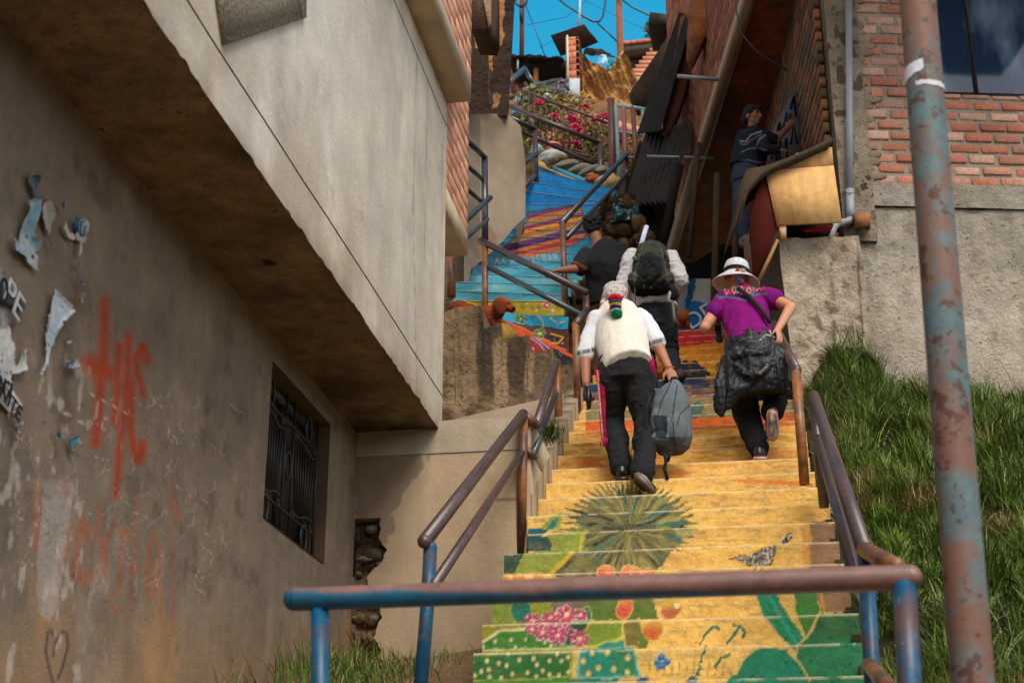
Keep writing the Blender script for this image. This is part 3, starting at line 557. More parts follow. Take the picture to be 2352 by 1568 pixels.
# ================= wall closing the yard =================
pw = thing('yard_wall', 'smooth plastered cross wall with a broken rubble gap beside the house', 'wall', (-1.9, YC, 1.5))
ztop = W(1080, 963, YC)[2]; zm = W(1080, 1037, YC)[2]
def pwcol(v):
    s = Paint(v, L(178, 154, 124)); s.put(np.clip((fbm(v, .5, 3, 331)-.5)*4, 0, 1), (160, 138, 110), .6); s.put(np.clip((fbm(v*[1, 1, .4], .3, 3, 335)-.58)*6, 0, 1), (150, 134, 118), .6)
    m = inpoly(s.wx+(s.n-.5)*30, s.wy, [(800, 985), (1000, 985), (975, 1060), (925, 1140), (890, 1260), (820, 1240)]); s.put(m, (84, 72, 60), .45)  # dark polygon: shadow of the overhang painted onto the wall
    s.ell(975, 1040, 7, 26, (210, 200, 182), a=.5, soft=.7); s.line([(1139, 1148), (1190, 1146), (1300, 1150)], 1.3, (110, 92, 74), .8)
    return np.clip(s.c, 0, 1)
gapx = W(885, 1200, YC)[0]; gz1 = W(830, 1190, YC)[2]
pm = MB(); pm.grid((gapx, YC, .2), (SX0, YC, .2), (SX0, YC, zm), (gapx, YC, zm), 110, 150, pwcol, wav); pm.grid((XL, YC, gz1), (gapx, YC, gz1), (gapx, YC, zm), (XL, YC, zm), 60, 60, pwcol, wav)
v0_ = pm.v[0]; v0_[:, 0] += np.clip(1-(v0_[:, 0]-gapx)/.16, 0, 1)*(fbm(v0_*[0, 0, 1], .16, 4, 61)-.62)*.30*np.clip((gz1+.2-v0_[:, 2])/.3, 0, 1)
pm.box((gapx+.10, YC+.02, .2), (SX0, YC+2.9, zm-.02), L(160, 140, 112)); pm.box((XL-.1, YC+.3, .2), (gapx+.02, YC+2.9, zm), L(100, 80, 60)); pm.box((XL-.1, YC+.002, gz1), (gapx, YC+.3, zm-.01), L(130, 110, 90))
pm.build('plaster_face', M['plaster'], pw)
cap = MB(); cap.grid((XL, YC-.006, zm), (SX0, YC-.006, zm), (SX0, YC-.006, ztop), (XL, YC-.006, ztop), 60, 10, lambda v: np.tile(L(176, 160, 136), (len(v), 1))*(.85+.3*fbm(v, .3, 3, 8))[:, None]); cap.box((XL, YC-.002, zm), (SX0, YC+2.9, ztop), L(168, 150, 126)); cap.build('coping', M['plaster'], pw)
# rubble showing in the gap
rb = MB(); g = np.random.default_rng(5)
rb.grid((XL-.02, YC+.10, .6), (gapx+.05, YC+.10, .6), (gapx+.05, YC+.10, gz1+.02), (XL-.02, YC+.10, gz1+.02), 60, 160, lambda v: np.array(L(134, 108, 80))*(.35+1.2*fbm(v, .12, 4, 44))[:, None], lambda v: (fbm(v, .14, 5, 45)-.5)*.34)
for k_ in range(18):
    u_ = g.uniform(790, 880); v_ = g.uniform(1215, 1470); p = W(u_, v_, YC+.08); rb.ell(p, (g.uniform(.02, .07), .04, g.uniform(.02, .05)), col=np.array(L(*random.choice([(150, 132, 108), (120, 96, 70), (166, 148, 122), (92, 72, 52)])))*g.uniform(.7, 1.1), n=8, m=6)
rb.build('rubble_core', M['adobe'], pw)
tag(MB().ell(W(806, 1342, YC+.0), (.035, .03, .05), col=L(128, 124, 114)).build('river_stone', M['concrete'], smooth=True), 'smooth grey stone lodged in the rubble gap of the wall', 'stone')
# low parapet beside the stairs and the stained retaining wall
rw_ = thing('stained_wall', 'rough concrete retaining wall with dark vertical water stains below the dog', 'retaining wall', (-1.9, 11.9, 3.6))
YS = 11.95
def stcol(v):
    s = Paint(v, L(166, 138, 104)); x, y = s.x, s.y; s.put(np.clip((fbm(v, .4, 4, 341)-.48)*4, 0, 1), (116, 90, 62), .7)
    nz_ = fbm(v*[1, 1, .3], .15, 4, 345)
    for a, b, c in ((1112, 25, 1), (1189, 23, 1), (1246, 24, .75), (1300, 20, .6), (1050, 7, .5)):
        dx = abs(x-a-(y-800)*.03+(nz_-.5)*26); s.put(np.clip((b-dx)/5, 0, 1)*np.clip((nz_-.22)*5, 0, 1)*np.clip((930+30*nz_-y)/60, .25, 1), (56, 45, 33), c*.85)
    s.put(np.clip((fbm(v, .05, 3, 346)-.6)*9, 0, 1), (88, 70, 50), .7); s.put(inpoly(s.wx, s.wy, [(1104, 745), (1152, 735), (1153, 775), (1120, 792), (1096, 775)]), (66, 56, 44), .8)
    for l_ in ([(1100, 775), (1112, 800), (1106, 830)], [(1055, 835), (1060, 860), (1078, 848)], [(1213, 775), (1212, 835), (1208, 900)], [(1040, 765), (1044, 930)]): s.line([(p+(q%7)*.4, q) for p, q in l_], 2.2, (58, 44, 30), .8)
    s.put(np.clip((y-905)/45, 0, 1)*np.clip((fbm(v, .12, 3, 349)-.45)*5, 0, 1), (74, 56, 38), .8)
    return np.clip(s.c, 0, 1)
out = [(1000, 719), (1022, 717), (1050, 706), (1101, 701), (1107, 706), (1109, 714), (1110, 756), (1149, 741), (1152, 744), (1153, 786), (1170, 779), (1213, 769), (1214, 812), (1240, 806), (1270, 801), (1272, 838), (1322, 836)]
xs = np.array([p[0] for p in out], float); ys = np.array([p[1] for p in out], float)
sm = MB(); cols_ = np.linspace(1000, 1330, 132); nr = 70
V_ = []; 
for i, u_ in enumerate(cols_):
    vt = np.interp(u_, xs, ys)+1.5*math.sin(u_*.9); vb = 980
    for j in range(nr+1): V_.append(W(u_, vb+(vt-vb)*j/nr, YS))
V_ = np.array(V_); c_ = stcol(V_); dsp = (fbm(V_, .25, 3, 350)-.5)*.03+(fbm(V_, .04, 2, 351)-.5)*.02; V2 = V_.copy(); V2[:, 1] += dsp
nn = nr+1; F_ = [(i*nn+j, (i+1)*nn+j, (i+1)*nn+j+1, i*nn+j+1) for i in range(len(cols_)-1) for j in range(nr)]
tb = V2[[i*nn+nr for i in range(len(cols_))]]; tb2 = tb+[0, .5, 0]; m_ = len(cols_)
sm.add(V2, F_, c_); sm.add(np.vstack([tb, tb2]), [(i, i+1, m_+i+1, m_+i) for i in range(m_-1)], L(120, 98, 70)); sm.build('concrete_face', M['concrete'], rw_)
sk = MB(); sk.prism([W(1000, 985, YS-.08), W(1330, 985, YS-.08), W(1325, 898, YS-.08), W(1038, 963, YS-.08), W(1000, 972, YS-.08)], (0, .06, 0), L(140, 122, 100)); sk.build('sloping_skirt', M['plaster'], rw_)
pr = MB(); za = lambda y: SZ+(y-SY)/TR*RS
ys_ = np.linspace(YC+.02, YS, 12)
for a, b in zip(ys_[:-1], ys_[1:]): pr.hexa([(SX0-.12, a, za(a)-.6), (SX0+.005, a, za(a)-.6), (SX0+.005, b, za(b)-.6), (SX0-.12, b, za(b)-.6), (SX0-.12, a, za(a)+.12), (SX0+.005, a, za(a)+.12), (SX0+.005, b, za(b)+.12), (SX0-.12, b, za(b)+.12)], L(146, 126, 100))
pr.build('parapet', M['plaster'], rw_)
# ================= right-hand brick house (faces the camera) =================
RA = R(12.4); RD = np.array([math.cos(RA), math.sin(RA), 0]); RN = np.array([math.sin(RA), -math.cos(RA), 0])  # along the wall, out of the wall
RP0 = W(1960, 700, 12.1)
def RW(u, v, off=0): return WP(u, v, RP0+RN*off, RN)
rh = thing('brick_house', 'brick and concrete house with a dark window behind the leaning pole', 'house', RP0+RD*1.5)
A = RW(1962, 700); s0 = 0; Zb0 = RW(2150, 1000)[2]-1.2
def RQ(s, z, off=0): return RP0+RD*s+RN*off+np.array([0, 0, z-RP0[2]])
sOf = lambda u, v: float((RW(u, v)-RP0)@RD)
zbrk = RW(2200, 425)[2]; zband = RW(2200, 480)[2]; print('rh', zbrk, zband, A, sOf(2352, 600))
def ccol(v):
    s = Paint(v, L(186, 174, 156)); s.put(np.clip((fbm(v, .5, 4, 401)-.5)*4, 0, 1), (172, 156, 134), .6); s.put(np.clip((fbm(v, .09, 3, 405)-.62)*8, 0, 1), (138, 122, 104), .45)
    s.put(np.clip((fbm(v*[1, 1, .3], .3, 3, 409)-.58)*6, 0, 1), (208, 194, 172), .5)
    s.line([(2010, 634), (2110, 610), (2352, 655)], 2.2, (92, 76, 60), .6); s.line([(2000, 634), (1990, 640)], 3, (80, 66, 52), .6)
    return np.clip(s.c, 0, 1)
cm = MB(); dsp_ = lambda v: (fbm(v, .25, 4, 411)-.5)*.05
cm.grid(RQ(0, Zb0), RQ(4.2, Zb0), RQ(4.2, zband), RQ(0, zband), 200, 150, ccol, dsp_)
cm.grid(RQ(.05, zband, .03), RQ(4.2, zband, .03), RQ(4.2, zbrk-.01, .03), RQ(.05, zbrk-.01, .03), 120, 14, ccol, lambda v: (fbm(v, .1, 3, 413)-.5)*.02)
cm.hexa([RQ(.03, Zb0, -.06), RQ(4.2, Zb0, -.06), RQ(4.2, Zb0, -3), RQ(.03, Zb0, -3), RQ(.03, zbrk, -.06), RQ(4.2, zbrk, -.06), RQ(4.2, zbrk, -3), RQ(.03, zbrk, -3)], L(120, 104, 84))
cm.build('concrete_base', M['concrete'], rh)
RBC = [(194, 136, 112), (200, 146, 122), (188, 120, 96), (212, 168, 144), (196, 152, 132), (204, 130, 102)]
bw = MB(); sb0 = sOf(1985, 300); ztop_ = 11.5
ws0, ws1, wz_ = sOf(2130, 100), 3.1, RW(2250, 219)[2]
bricks(bw, RQ(sb0, zbrk), RD, Z1, RN, ws0-sb0, ztop_-zbrk, .235, .076, .034, RBC, seed=11, jut=.012, mort=(158, 146, 128))
bricks(bw, RQ(ws0, zbrk), RD, Z1, RN, 4.2-ws0, wz_-zbrk, .235, .076, .034, RBC, seed=12, jut=.012, mort=(158, 146, 128))
bricks(bw, RQ(ws1, wz_), RD, Z1, RN, 4.2-ws1, ztop_-wz_, .235, .076, .034, RBC, seed=13, jut=.012, mort=(158, 146, 128))
# mortar squeezed along the column
g = np.random.default_rng(3)
for k_ in range(60):
    z = zbrk+k_*.07; w_ = g.uniform(.01, .09)*(1.2+math.sin(k_*.7)); bw.ell(RQ(sb0+.0+w_*.3, z, .005), (w_*.7+.03, .015, .045), np.array([RD, RN, Z1]).T, col=np.array(L(150, 132, 110))*g.uniform(.8, 1.1), n=8, m=6)
bw.build('brick_wall', M['brick'], rh)
co = MB(); c0 = sOf(1893, 200); c1 = sOf(1988, 300)
def cocol(v):
    s = Paint(v, L(172, 156, 134)); s.put(np.clip((fbm(v, .2, 4, 421)-.5)*5, 0, 1), (140, 122, 100), .5); s.put(np.clip((fbm(v, .06, 3, 423)-.6)*10, 0, 1), (66, 56, 46), .6*1); return np.clip(s.c, 0, 1)
cq = [(1893, 0), (1908, 310), (1950, 560)]
zc0 = RQ(0, zband)[2]-.35
co.grid(RQ(c0+.05, zc0, .05), RQ(c1, zc0, .05), RQ(c1, 11.5, .05), RQ(c0+.05, 11.5, .05), 40, 260, cocol, lambda v: (fbm(v, .12, 4, 425)-.5)*.03)
co.hexa([RQ(c0+.05, zc0, -.3), RQ(c1, zc0, -.3), RQ(c1, zc0, .045), RQ(c0+.05, zc0, .045), RQ(c0+.05, 11.5, -.3), RQ(c1, 11.5, -.3), RQ(c1, 11.5, .045), RQ(c0+.05, 11.5, .045)], L(120, 104, 86))
co.build('column', M['concrete'], rh)
# window
wn = MB(); fr = L(40, 40, 40)
for a, b, c_, d in ((ws0, ws0+.07, wz_, 11.4), (ws0+.42, ws0+.44, wz_, 11.4), (ws0, ws1, wz_, wz_+.05)):
    wn.hexa([RQ(a, c_, -.10), RQ(b, c_, -.10), RQ(b, c_, -.04), RQ(a, c_, -.04), RQ(a, d, -.10), RQ(b, d, -.10), RQ(b, d, -.04), RQ(a, d, -.04)], fr)
wno = wn.build('window', M['metal'], rh)
pg = MB().add([RQ(ws0, wz_, -.075), RQ(ws1, wz_, -.075), RQ(ws1, 11.4, -.075), RQ(ws0, 11.4, -.075)], [(0, 1, 2, 3)])
mg = bpy.data.materials.new('window_glass'); mg.use_nodes = True; t = mg.node_tree; b_ = t.nodes['Principled BSDF']; b_.inputs['Roughness'].default_value = .06; b_.inputs['Specular IOR Level'].default_value = .9
tc_ = t.nodes.new('ShaderNodeTexCoord'); nn_ = t.nodes.new('ShaderNodeTexNoise'); nn_.inputs['Scale'].default_value = 1.6; nn_.inputs['Detail'].default_value = 5; mp_ = t.nodes.new('ShaderNodeMapping'); mp_.inputs['Scale'].default_value = (1, 1, .5)
t.links.new(tc_.outputs['Object'], mp_.inputs[0]); t.links.new(mp_.outputs[0], nn_.inputs['Vector'])
cr = t.nodes.new('ShaderNodeValToRGB'); cr.color_ramp.elements[0].position = .46; cr.color_ramp.elements[0].color = (*L(30, 54, 80), 1); cr.color_ramp.elements[1].position = .68; cr.color_ramp.elements[1].color = (*L(124, 146, 166), 1)  # reflected sky and clouds painted into the pane colour
t.links.new(nn_.outputs[0], cr.inputs[0]); t.links.new(cr.outputs[0], b_.inputs['Base Color']); pg.build('pane', mg, wno)
# grey drain pipe with bend, and the brick stub next to it
dp = thing('drain_pipe', 'grey plastic drain pipe down the concrete column, bending under the plywood box', 'pipe', RQ(sOf(1952, 500), zband, .1))
M['pvc'] = mat('grey_plastic', L(150, 156, 160), rough=.45, n1=(3, .08), n2=(30, .08), bump=None, spec=.4)
top = RW(1949, -40, .12); el = RW(1953, 505, .12); e2 = RW(1935, 512, .12); e3 = RW(1918, 520, .16); e4 = RW(1908, 545, .2)
MB().tube([top, RW(1951, 250, .12), RW(1952, 440, .12)], .031, 16).build('upright', M['pvc'], dp, True)
MB().tube([RW(1952, 436, .12), RW(1953, 482, .12), RW(1952.5, 500, .12)], .037, 16).build('socket', M['pvc'], dp, True)
MB().tube([RW(1953, 495, .12), RW(1950, 508, .12), RW(1936, 511, .13), RW(1922, 514, .14), RW(1914, 524, .17), RW(1905, 552, .2)], .034, 16).build('elbow', M['pvc'], dp, True)
MB().tube([RW(1935, 441, .13), RW(1952, 444, .165), RW(1975, 440, .11)], .004, 6).build('wire_tie', M['ochre'], dp)
sb = MB(); q0 = RW(1962, 524, .28); v_ = [RW(1964, 524, .0), RW(2000, 518, .0), RW(2000, 518, .3), RW(1964, 524, .3), RW(1962, 492, .0), RW(1998, 487, .0), RW(1998, 487, .3), RW(1962, 492, .3)]
sb.hexa(v_, L(160, 108, 72)); sbo = sb.build('brick_stub', M['brick']); tag(sbo, 'single rough brick stub sticking out of the concrete beside the drain pipe', 'brick')
# ---- concrete block in front (left of the seam) ----
blk = thing('concrete_block_wall', 'rough cast concrete wall end with form-board marks below the plywood box', 'wall', RW(1870, 900, .5))
BO = .42
bc = MB(); tp = [(1787, 545), (1800, 547), (1830, 545), (1845, 548), (1880, 547), (1905, 542), (1935, 545), (1962, 541)]
nu = 90; V_ = []; nr = 110
xs_ = np.linspace(1787, 1972, nu)
for u_ in xs_:
    vt = np.interp(u_, [p[0] for p in tp], [p[1] for p in tp])
    for j in range(nr+1):
        f = j/nr; V_.append(RW(u_+f*0+(1-f)*62*((u_-1787)/185*.35+.9), 1050+(vt-1050)*f, BO))
V_ = np.array(V_)
def bcol(v):
    s = Paint(v, L(184, 168, 146)); x, y = s.x, s.y; s.put(np.clip((fbm(v, .3, 4, 431)-.5)*5, 0, 1), (136, 116, 92), .6); s.put(np.clip((fbm(v, .08, 3, 433)-.63)*9, 0, 1), (92, 76, 60), .7)
    seam = x-(1968+(y-545)*.055); s.put(np.clip(1-abs(seam)/6-.2*vnoise(v, .04), 0, 1), (60, 50, 40), .8)
    s.put(np.clip(1-abs(x-(1905+(y-545)*.05))/9, 0, 1)*np.clip((fbm(v, .07, 3, 437)-.5)*7, 0, 1), (74, 62, 50), .8)
    s.put(np.clip((fbm(v*[1, 1, .3], .15, 3, 439)-.6)*8, 0, 1), (178, 168, 150), .6); return np.clip(s.c, 0, 1)
dd = (fbm(V_, .12, 4, 435)-.5)*.07; V3 = V_+RN*dd[:, None]; nn = nr+1
bc.add(V3, [(i*nn+j, (i+1)*nn+j, (i+1)*nn+j+1, i*nn+j+1) for i in range(nu-1) for j in range(nr)], bcol(V_))
tb = V3[[i*nn+nr for i in range(nu)]]; bc.add(np.vstack([tb, tb-RN*BO]), [(i, i+1, nu+i+1, nu+i) for i in range(nu-1)], L(130, 110, 88))
lb = V3[:nn]; bc.add(np.vstack([lb, lb-RN*1.1+RD*-.02]), [(j+1, j, nn+j, nn+j+1) for j in range(nr)], L(104, 86, 62))
rb_ = V3[-nn:]; bc.add(np.vstack([rb_, rb_-RN*BO]), [(j, j+1, nn+j+1, nn+j) for j in range(nr)], L(104, 86, 62))
bc.build('cast_face', M['concrete'], blk)
# ---- plywood box on the block ----
pb = thing('plywood_box', 'tilted plywood and dark red wooden box under a roofing sheet', 'box', RW(1860, 520, .5))
PLY = (214, 168, 108)
def px(pts, off): return [RW(u, v, off) for u, v in pts]
b1 = MB(); b1.prism(px([(1790, 515), (1934, 510), (1915, 380), (1763, 391)], .62), -RN*.02, L(*PLY)); b1.prism(px([(1775, 389), (1915, 378.5), (1911, 338), (1830, 352)], .60), -RN*.02, L(196, 150, 98)); b1.build('front_panel', M['wood'], pb)
DR = L(74, 26, 20)
b2 = MB(); f0 = px([(1763, 391), (1790, 517), (1782, 545), (1738, 648)], .59); k0 = px([(1718, 425), (1722, 560), (1722, 600), (1728, 655)], -.0)
b2.add([f0[0], f0[1], k0[1], k0[0]], [(0, 1, 2, 3), (3, 2, 1, 0)][:1], DR); b2.prism(px([(1763, 391), (1790, 517), (1786, 526), (1742, 644), (1730, 630), (1722, 502), (1737, 445)], .585), -RN*.03, DR); b2.build('side_panel', M['wood'], pb)
b3 = MB(); b3.prism(px([(1790, 518), (1806, 517), (1806, 546), (1794, 547)], .60), -RN*.04, L(186, 150, 110)); b3.prism(px([(1784, 548), (1790, 552), (1744, 652), (1736, 648)], .60), -RN*.03, L(150, 112, 72)); b3.prism(px([(1758, 393), (1764, 391), (1791, 516), (1786, 520)], .61), -RN*.03, L(186, 140, 90)); b3.build('leg', M['wood'], pb)
b4 = MB(); b4.prism(px([(1806, 519), (1915, 514), (1905, 540), (1810, 546)], .35), -RN*.03, L(40, 28, 22)); b4.prism(px([(1848, 526), (1916, 518), (1912, 524), (1850, 532)], .50), -RN*.02, L(190, 24, 30)); b4.build('bottom_board', M['wood'], pb)
b5 = MB(); rs = [(1715, 388), (1740, 384), (1762, 379), (1800, 366), (1840, 349), (1880, 331), (1908, 314), (1914, 320), (1906, 332), (1882, 342), (1842, 360), (1802, 377), (1769, 391), (1748, 404), (1722, 431), (1708, 478), (1701, 502), (1688, 532), (1694, 500), (1706, 450)]
b5.prism(px(rs, .70), -RN*.5, L(70, 58, 45)); b5.build('roofing_sheet', M['wood'], pb)
# ================= overhanging house on the right =================
oh = thing('overhanging_house', 'shadowed brick house with a concrete edge beam jutting over the passage', 'house', (.6, 14, 6))
E0 = np.array([.26, 12.8, 0]); ED = np.array([-.19, .98, 0]); ED /= np.linalg.norm(ED); EN = np.array([-ED[1], ED[0], 0])  # EN points left, towards the stairs
ZO = WP(1722, 0, E0, EN)[2]; ZO2 = WP(1587, 392, E0, EN)[2]; print('ZO', ZO, ZO2); ZO = (ZO+ZO2)/2
def EQ(s, z, off=0): return E0+ED*s+EN*off+np.array([0, 0, z])
ob = MB(); hb = .20; ob.hexa([EQ(-3, ZO, -.10), EQ(-3, ZO, 0), EQ(9.5, ZO, 0), EQ(9.5, ZO, -.10), EQ(-3, ZO+hb, -.10), EQ(-3, ZO+hb, 0), EQ(9.5, ZO+hb, 0), EQ(9.5, ZO+hb, -.10)], L(130, 108, 82)); ob.build('edge_beam', M['plaster'], oh)
ow = MB(); bricks(ow, EQ(5.6, ZO+hb), -ED, Z1, EN, 8.6, 4.5, .24, .09, .022, [(156, 98, 70), (140, 84, 58), (168, 108, 80)], 21, (84, 60, 44), jut=.0); ow.build('brick_wall', M['brick'], oh)
oso = MB()
def oscol(v): return np.array(L(112, 82, 58))*(.5+fbm(v, .5, 4, 451))[:, None]*np.where((fbm(v*[1, .6, 1], .45, 3, 455) > .52)[:, None], np.array([1.3, .8, .66]), np.array([.85, .9, .9]))
oso.grid(EQ(-3, ZO+.06, -.09), EQ(9.5, ZO+.06, -.09), EQ(9.5, ZO+.06, -3.2), EQ(-3, ZO+.06, -3.2), 90, 40, oscol, lambda v: (fbm(v, .3, 4, 453)-.5)*.06); oso.build('soffit', M['soffit'], oh)
for z in (2.6,): pass
# inner passage walls
ip = MB(); pa = RW(1893, 300, -.06); pd = np.array([-.12, .99, 0])
bricks(ip, np.array([pa[0], pa[1], 5.0]), pd, Z1, np.array([-.99, -.12, 0]), 4.2, ZO-5.0+.1, .24, .09, .03, [(124, 86, 60), (138, 92, 62), (108, 84, 60), (92, 80, 62)], 22, (80, 70, 54), jut=.004)
ip.build('passage_wall', M['brick'], oh)
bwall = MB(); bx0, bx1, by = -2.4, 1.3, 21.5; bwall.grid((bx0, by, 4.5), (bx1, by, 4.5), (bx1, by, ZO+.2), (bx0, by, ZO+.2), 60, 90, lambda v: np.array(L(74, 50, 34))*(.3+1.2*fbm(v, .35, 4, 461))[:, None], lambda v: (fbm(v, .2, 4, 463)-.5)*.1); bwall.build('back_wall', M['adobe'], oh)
# black scribble on a white wall panel next to the boy
gp = MB(); qd = [(1765, 372), (1772, 305), (1800, 250), (1826, 205), (1836, 240), (1838, 372)]
gv = [W(u, v, 13.35) for u, v in qd]; gp.prism(gv, (0, .05, 0), L(96, 98, 104)); gpo = gp.build('graffiti_panel', M['plaster'], oh); gpo['label'] = 'white panel scribbled with black letters'
gs = MB()
for k_, st in enumerate([[(1772, 366), (1776, 320), (1784, 368)], [(1790, 365), (1791, 320), (1800, 345), (1806, 318), (1808, 366)], [(1786, 300), (1790, 282), (1797, 312)], [(1799, 300), (1806, 258), (1812, 300), (1816, 262)], [(1816, 250), (1823, 222), (1829, 268)], [(1817, 330), (1822, 285), (1832, 330)]]):
    gs.tube([W(u, v, 13.34) for u, v in st], .013, 6, L(18, 18, 20))
gs.build('lettering', M['plaster'], gpo)
# pipes sticking out
for k_, (a, b) in enumerate((((1555, 174), (1652, 183)), ((1483, 359), (1598, 361)))):
    pass
E1p = EQ(1.6, WP(1650, 182, E0, EN)[2], 0)
o_ = MB().tube([WP(1652, 183, E0, EN), W(1556, 175, WP(1652, 183, E0, EN)[1]-.1)], .022, 12).build('pipe_outlet', M['pvc'], None, True); tag(o_, 'short grey pipe poking out of the brick overhang above the dark sheets', 'pipe')
p_ = WP(1606, 362, E0, EN); o_ = MB().tube([W(1640, 363, p_[1]), W(1486, 359, p_[1]-.1)], .016, 12).build('pipe_outlet', M['pvc'], None, True); tag(o_, 'thin grey pipe in shadow below the beam, crossing the dark corrugated sheet', 'pipe')
cb = [(1690, -20), (1690, 20), (1702, 76), (1740, 120), (1775, 142), (1808, 163)]
o_ = MB().tube([W(u, v, 13.2+.0*i) for i, (u, v) in enumerate(cb)], .007, 6, L(20, 20, 20)).build('cable', M['plastic']); tag(o_, 'black cable hanging from the beam across the dark soffit', 'cable')
# dark sheets and boards hanging off the overhanging house
def slab(name, label, cat, pts, Y, th, col, m='darkmat', parent=None, bumpy=0):
    mb = MB().prism([W(u, v, Y+(dy[0] if (dy := rest) else 0)) for (u, v, *rest) in pts], (0, th, 0), L(*col)); o = mb.build(name, M[m], parent)
    if label: tag(o, label, cat)
    return o
def corr(mb, a, b, c, d, col, n=14, amp=.02, rows=3):   # corrugated sheet between 4 corners, waves run a->b
    a, b, c, d = map(np.asarray, (a, b, c, d)); nrm = np.cross(b-a, d-a); nrm /= np.linalg.norm(nrm); k = n*6; V = []
    for r_ in range(rows+1):
        t = r_/rows
        for i in range(k+1):
            s = i/k; V.append((1-s)*(1-t)*a+s*(1-t)*b+s*t*c+(1-s)*t*d+nrm*amp*math.sin(s*n*2*math.pi))
    V = np.array(V); F = [(r_*(k+1)+i, r_*(k+1)+i+1, (r_+1)*(k+1)+i+1, (r_+1)*(k+1)+i) for r_ in range(rows) for i in range(k)]
    mb.add(V, F, col); mb.add(V-nrm*.004, [f[::-1] for f in F], col); return mb
c1 = MB(); corr(c1, W(1561, 28, 16.9), W(1590, 44, 16.4), W(1518, 300, 16.3), W(1463, 308, 17.4), L(34, 30, 27), 6, .03); c1.prism([W(u, v, 16.6) for u, v in [(1563, 40), (1590, 20), (1600, 120), (1560, 250), (1535, 310), (1520, 300)]], (0, .2, 0), L(104, 66, 46)); o_ = c1.build('corrugated_sheet', M['darkmat']); tag(o_, 'upper black corrugated sheet hanging beside the brick overhang against the sky', 'roofing sheet', 'dark roofing sheets on the right')
c1 = MB(); corr(c1, W(1484, 300, 17.2), W(1592, 284, 16.4), W(1538, 462, 15.6), W(1432, 474, 16.2), L(44, 40, 36), 9, .035); o_ = c1.build('corrugated_sheet', M['darkmat']); tag(o_, 'lower black corrugated sheet drooping above the backpacker', 'roofing sheet', 'dark roofing sheets on the right')
c1 = MB(); c1.prism([W(u, v, 18.6) for u, v in [(1530, 90), (1552, 48), (1568, 30), (1560, 130), (1500, 235), (1462, 245), (1445, 215)]], (0, .25, 0), L(58, 44, 32)); c1.prism([W(u, v, 18.5) for u, v in [(1493, 28), (1540, 34), (1534, 56), (1489, 55)]], (0, .9, .1), L(62, 54, 46)); tag(c1.build('wooden_eave', M['darkmat']), 'dark wooden eave of the shack between the adobe wall and black sheets', 'eave')
c1 = MB(); c1.prism([W(u, v, 19.2) for u, v in [(1562, 100), (1530, 190), (1492, 246), (1458, 243), (1480, 200), (1530, 110)]], (0, .3, 0), L(168, 108, 58)); tag(c1.build('adobe_gable', M['adobe']), 'orange adobe gable strip lit between two dark roofs', 'wall')
c1 = MB(); c1.prism([W(u, v, 15.2) for u, v in [(1606, -20), (1660, -20), (1640, 40), (1598, 130), (1583, 110), (1584, 40)]], (-.05, .3, 0), L(160, 98, 58)); tag(c1.build('rusty_board', M['adobe']), 'brown rust-coloured board high up beside the brick overhang', 'board')
# passage interior: posts, mural wall, near-black sheets standing in for its shade
pv = thing('passage_shack', 'pitch-dark open shack under the overhang behind the walkers', 'shack', (-.6, 16.5, 6))
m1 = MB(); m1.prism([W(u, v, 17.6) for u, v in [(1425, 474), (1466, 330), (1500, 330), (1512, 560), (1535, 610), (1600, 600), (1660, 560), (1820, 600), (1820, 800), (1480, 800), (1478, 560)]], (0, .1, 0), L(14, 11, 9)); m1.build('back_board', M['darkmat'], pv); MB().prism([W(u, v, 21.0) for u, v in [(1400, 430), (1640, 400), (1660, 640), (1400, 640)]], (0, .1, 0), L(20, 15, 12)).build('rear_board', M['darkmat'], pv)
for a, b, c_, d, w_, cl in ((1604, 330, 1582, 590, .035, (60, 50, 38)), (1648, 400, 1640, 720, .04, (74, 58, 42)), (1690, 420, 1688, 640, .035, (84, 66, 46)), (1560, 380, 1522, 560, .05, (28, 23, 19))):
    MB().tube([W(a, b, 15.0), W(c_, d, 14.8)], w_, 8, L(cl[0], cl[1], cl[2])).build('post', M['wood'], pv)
# mural wall at the head of the stairs
mw = thing('mural_wall', 'low painted wall with blue swirls and white letters DE at the stair head', 'wall', (-.3, 15.45, 6))
def mwcol(v):
    s = Paint(v, L(150, 146, 140)); 
    s.poly([(1540, 760), (1560, 700), (1600, 690), (1640, 700), (1650, 760)], (24, 90, 140)); s.poly([(1552, 640), (1600, 640), (1590, 690), (1566, 735), (1548, 745)], (18, 74, 100)); s.poly([(1570, 640), (1582, 640), (1572, 720), (1556, 745), (1556, 700)], (150, 150, 146), a=.6)
    s.put((s.x > 1655)*1., (30, 26, 24)); return s.c
m1 = MB(); m1.grid(W(1505, 765, 15.45), W(1690, 765, 15.45), W(1690, 640, 15.45), W(1505, 640, 15.45), 130, 90, mwcol); m1.box((W(1505, 765, 15.45)[0], 15.455, 6.0), (W(1690, 765, 15.45)[0], 15.6, W(1600, 641, 15.45)[2]), L(70, 60, 50)); m1.build('painted_face', M['plaster'], mw)
def text(body, name, size, loc, rot, mat_, parent=None, ext=.002, shear=0):
    cu = bpy.data.curves.new(name, 'FONT'); cu.body = body; cu.size = size; cu.extrude = ext; cu.shear = shear; cu.align_x = 'CENTER'; cu.align_y = 'CENTER'
    tmp = bpy.data.objects.new('t', cu); C.objects.link(tmp); dg = bpy.context.evaluated_depsgraph_get(); me = bpy.data.meshes.new_from_object(tmp.evaluated_get(dg))
    bpy.data.objects.remove(tmp); me.transform(Matrix.Translation(Vector(loc)) @ rot); me.materials.clear(); me.materials.append(mat_)
    o = bpy.data.objects.new(name, me); C.objects.link(o)
    if parent is not None:
        o.parent = parent
        if parent.type == 'EMPTY': o.matrix_parent_inverse = Matrix.Translation(-Vector(parent.location))
    return o
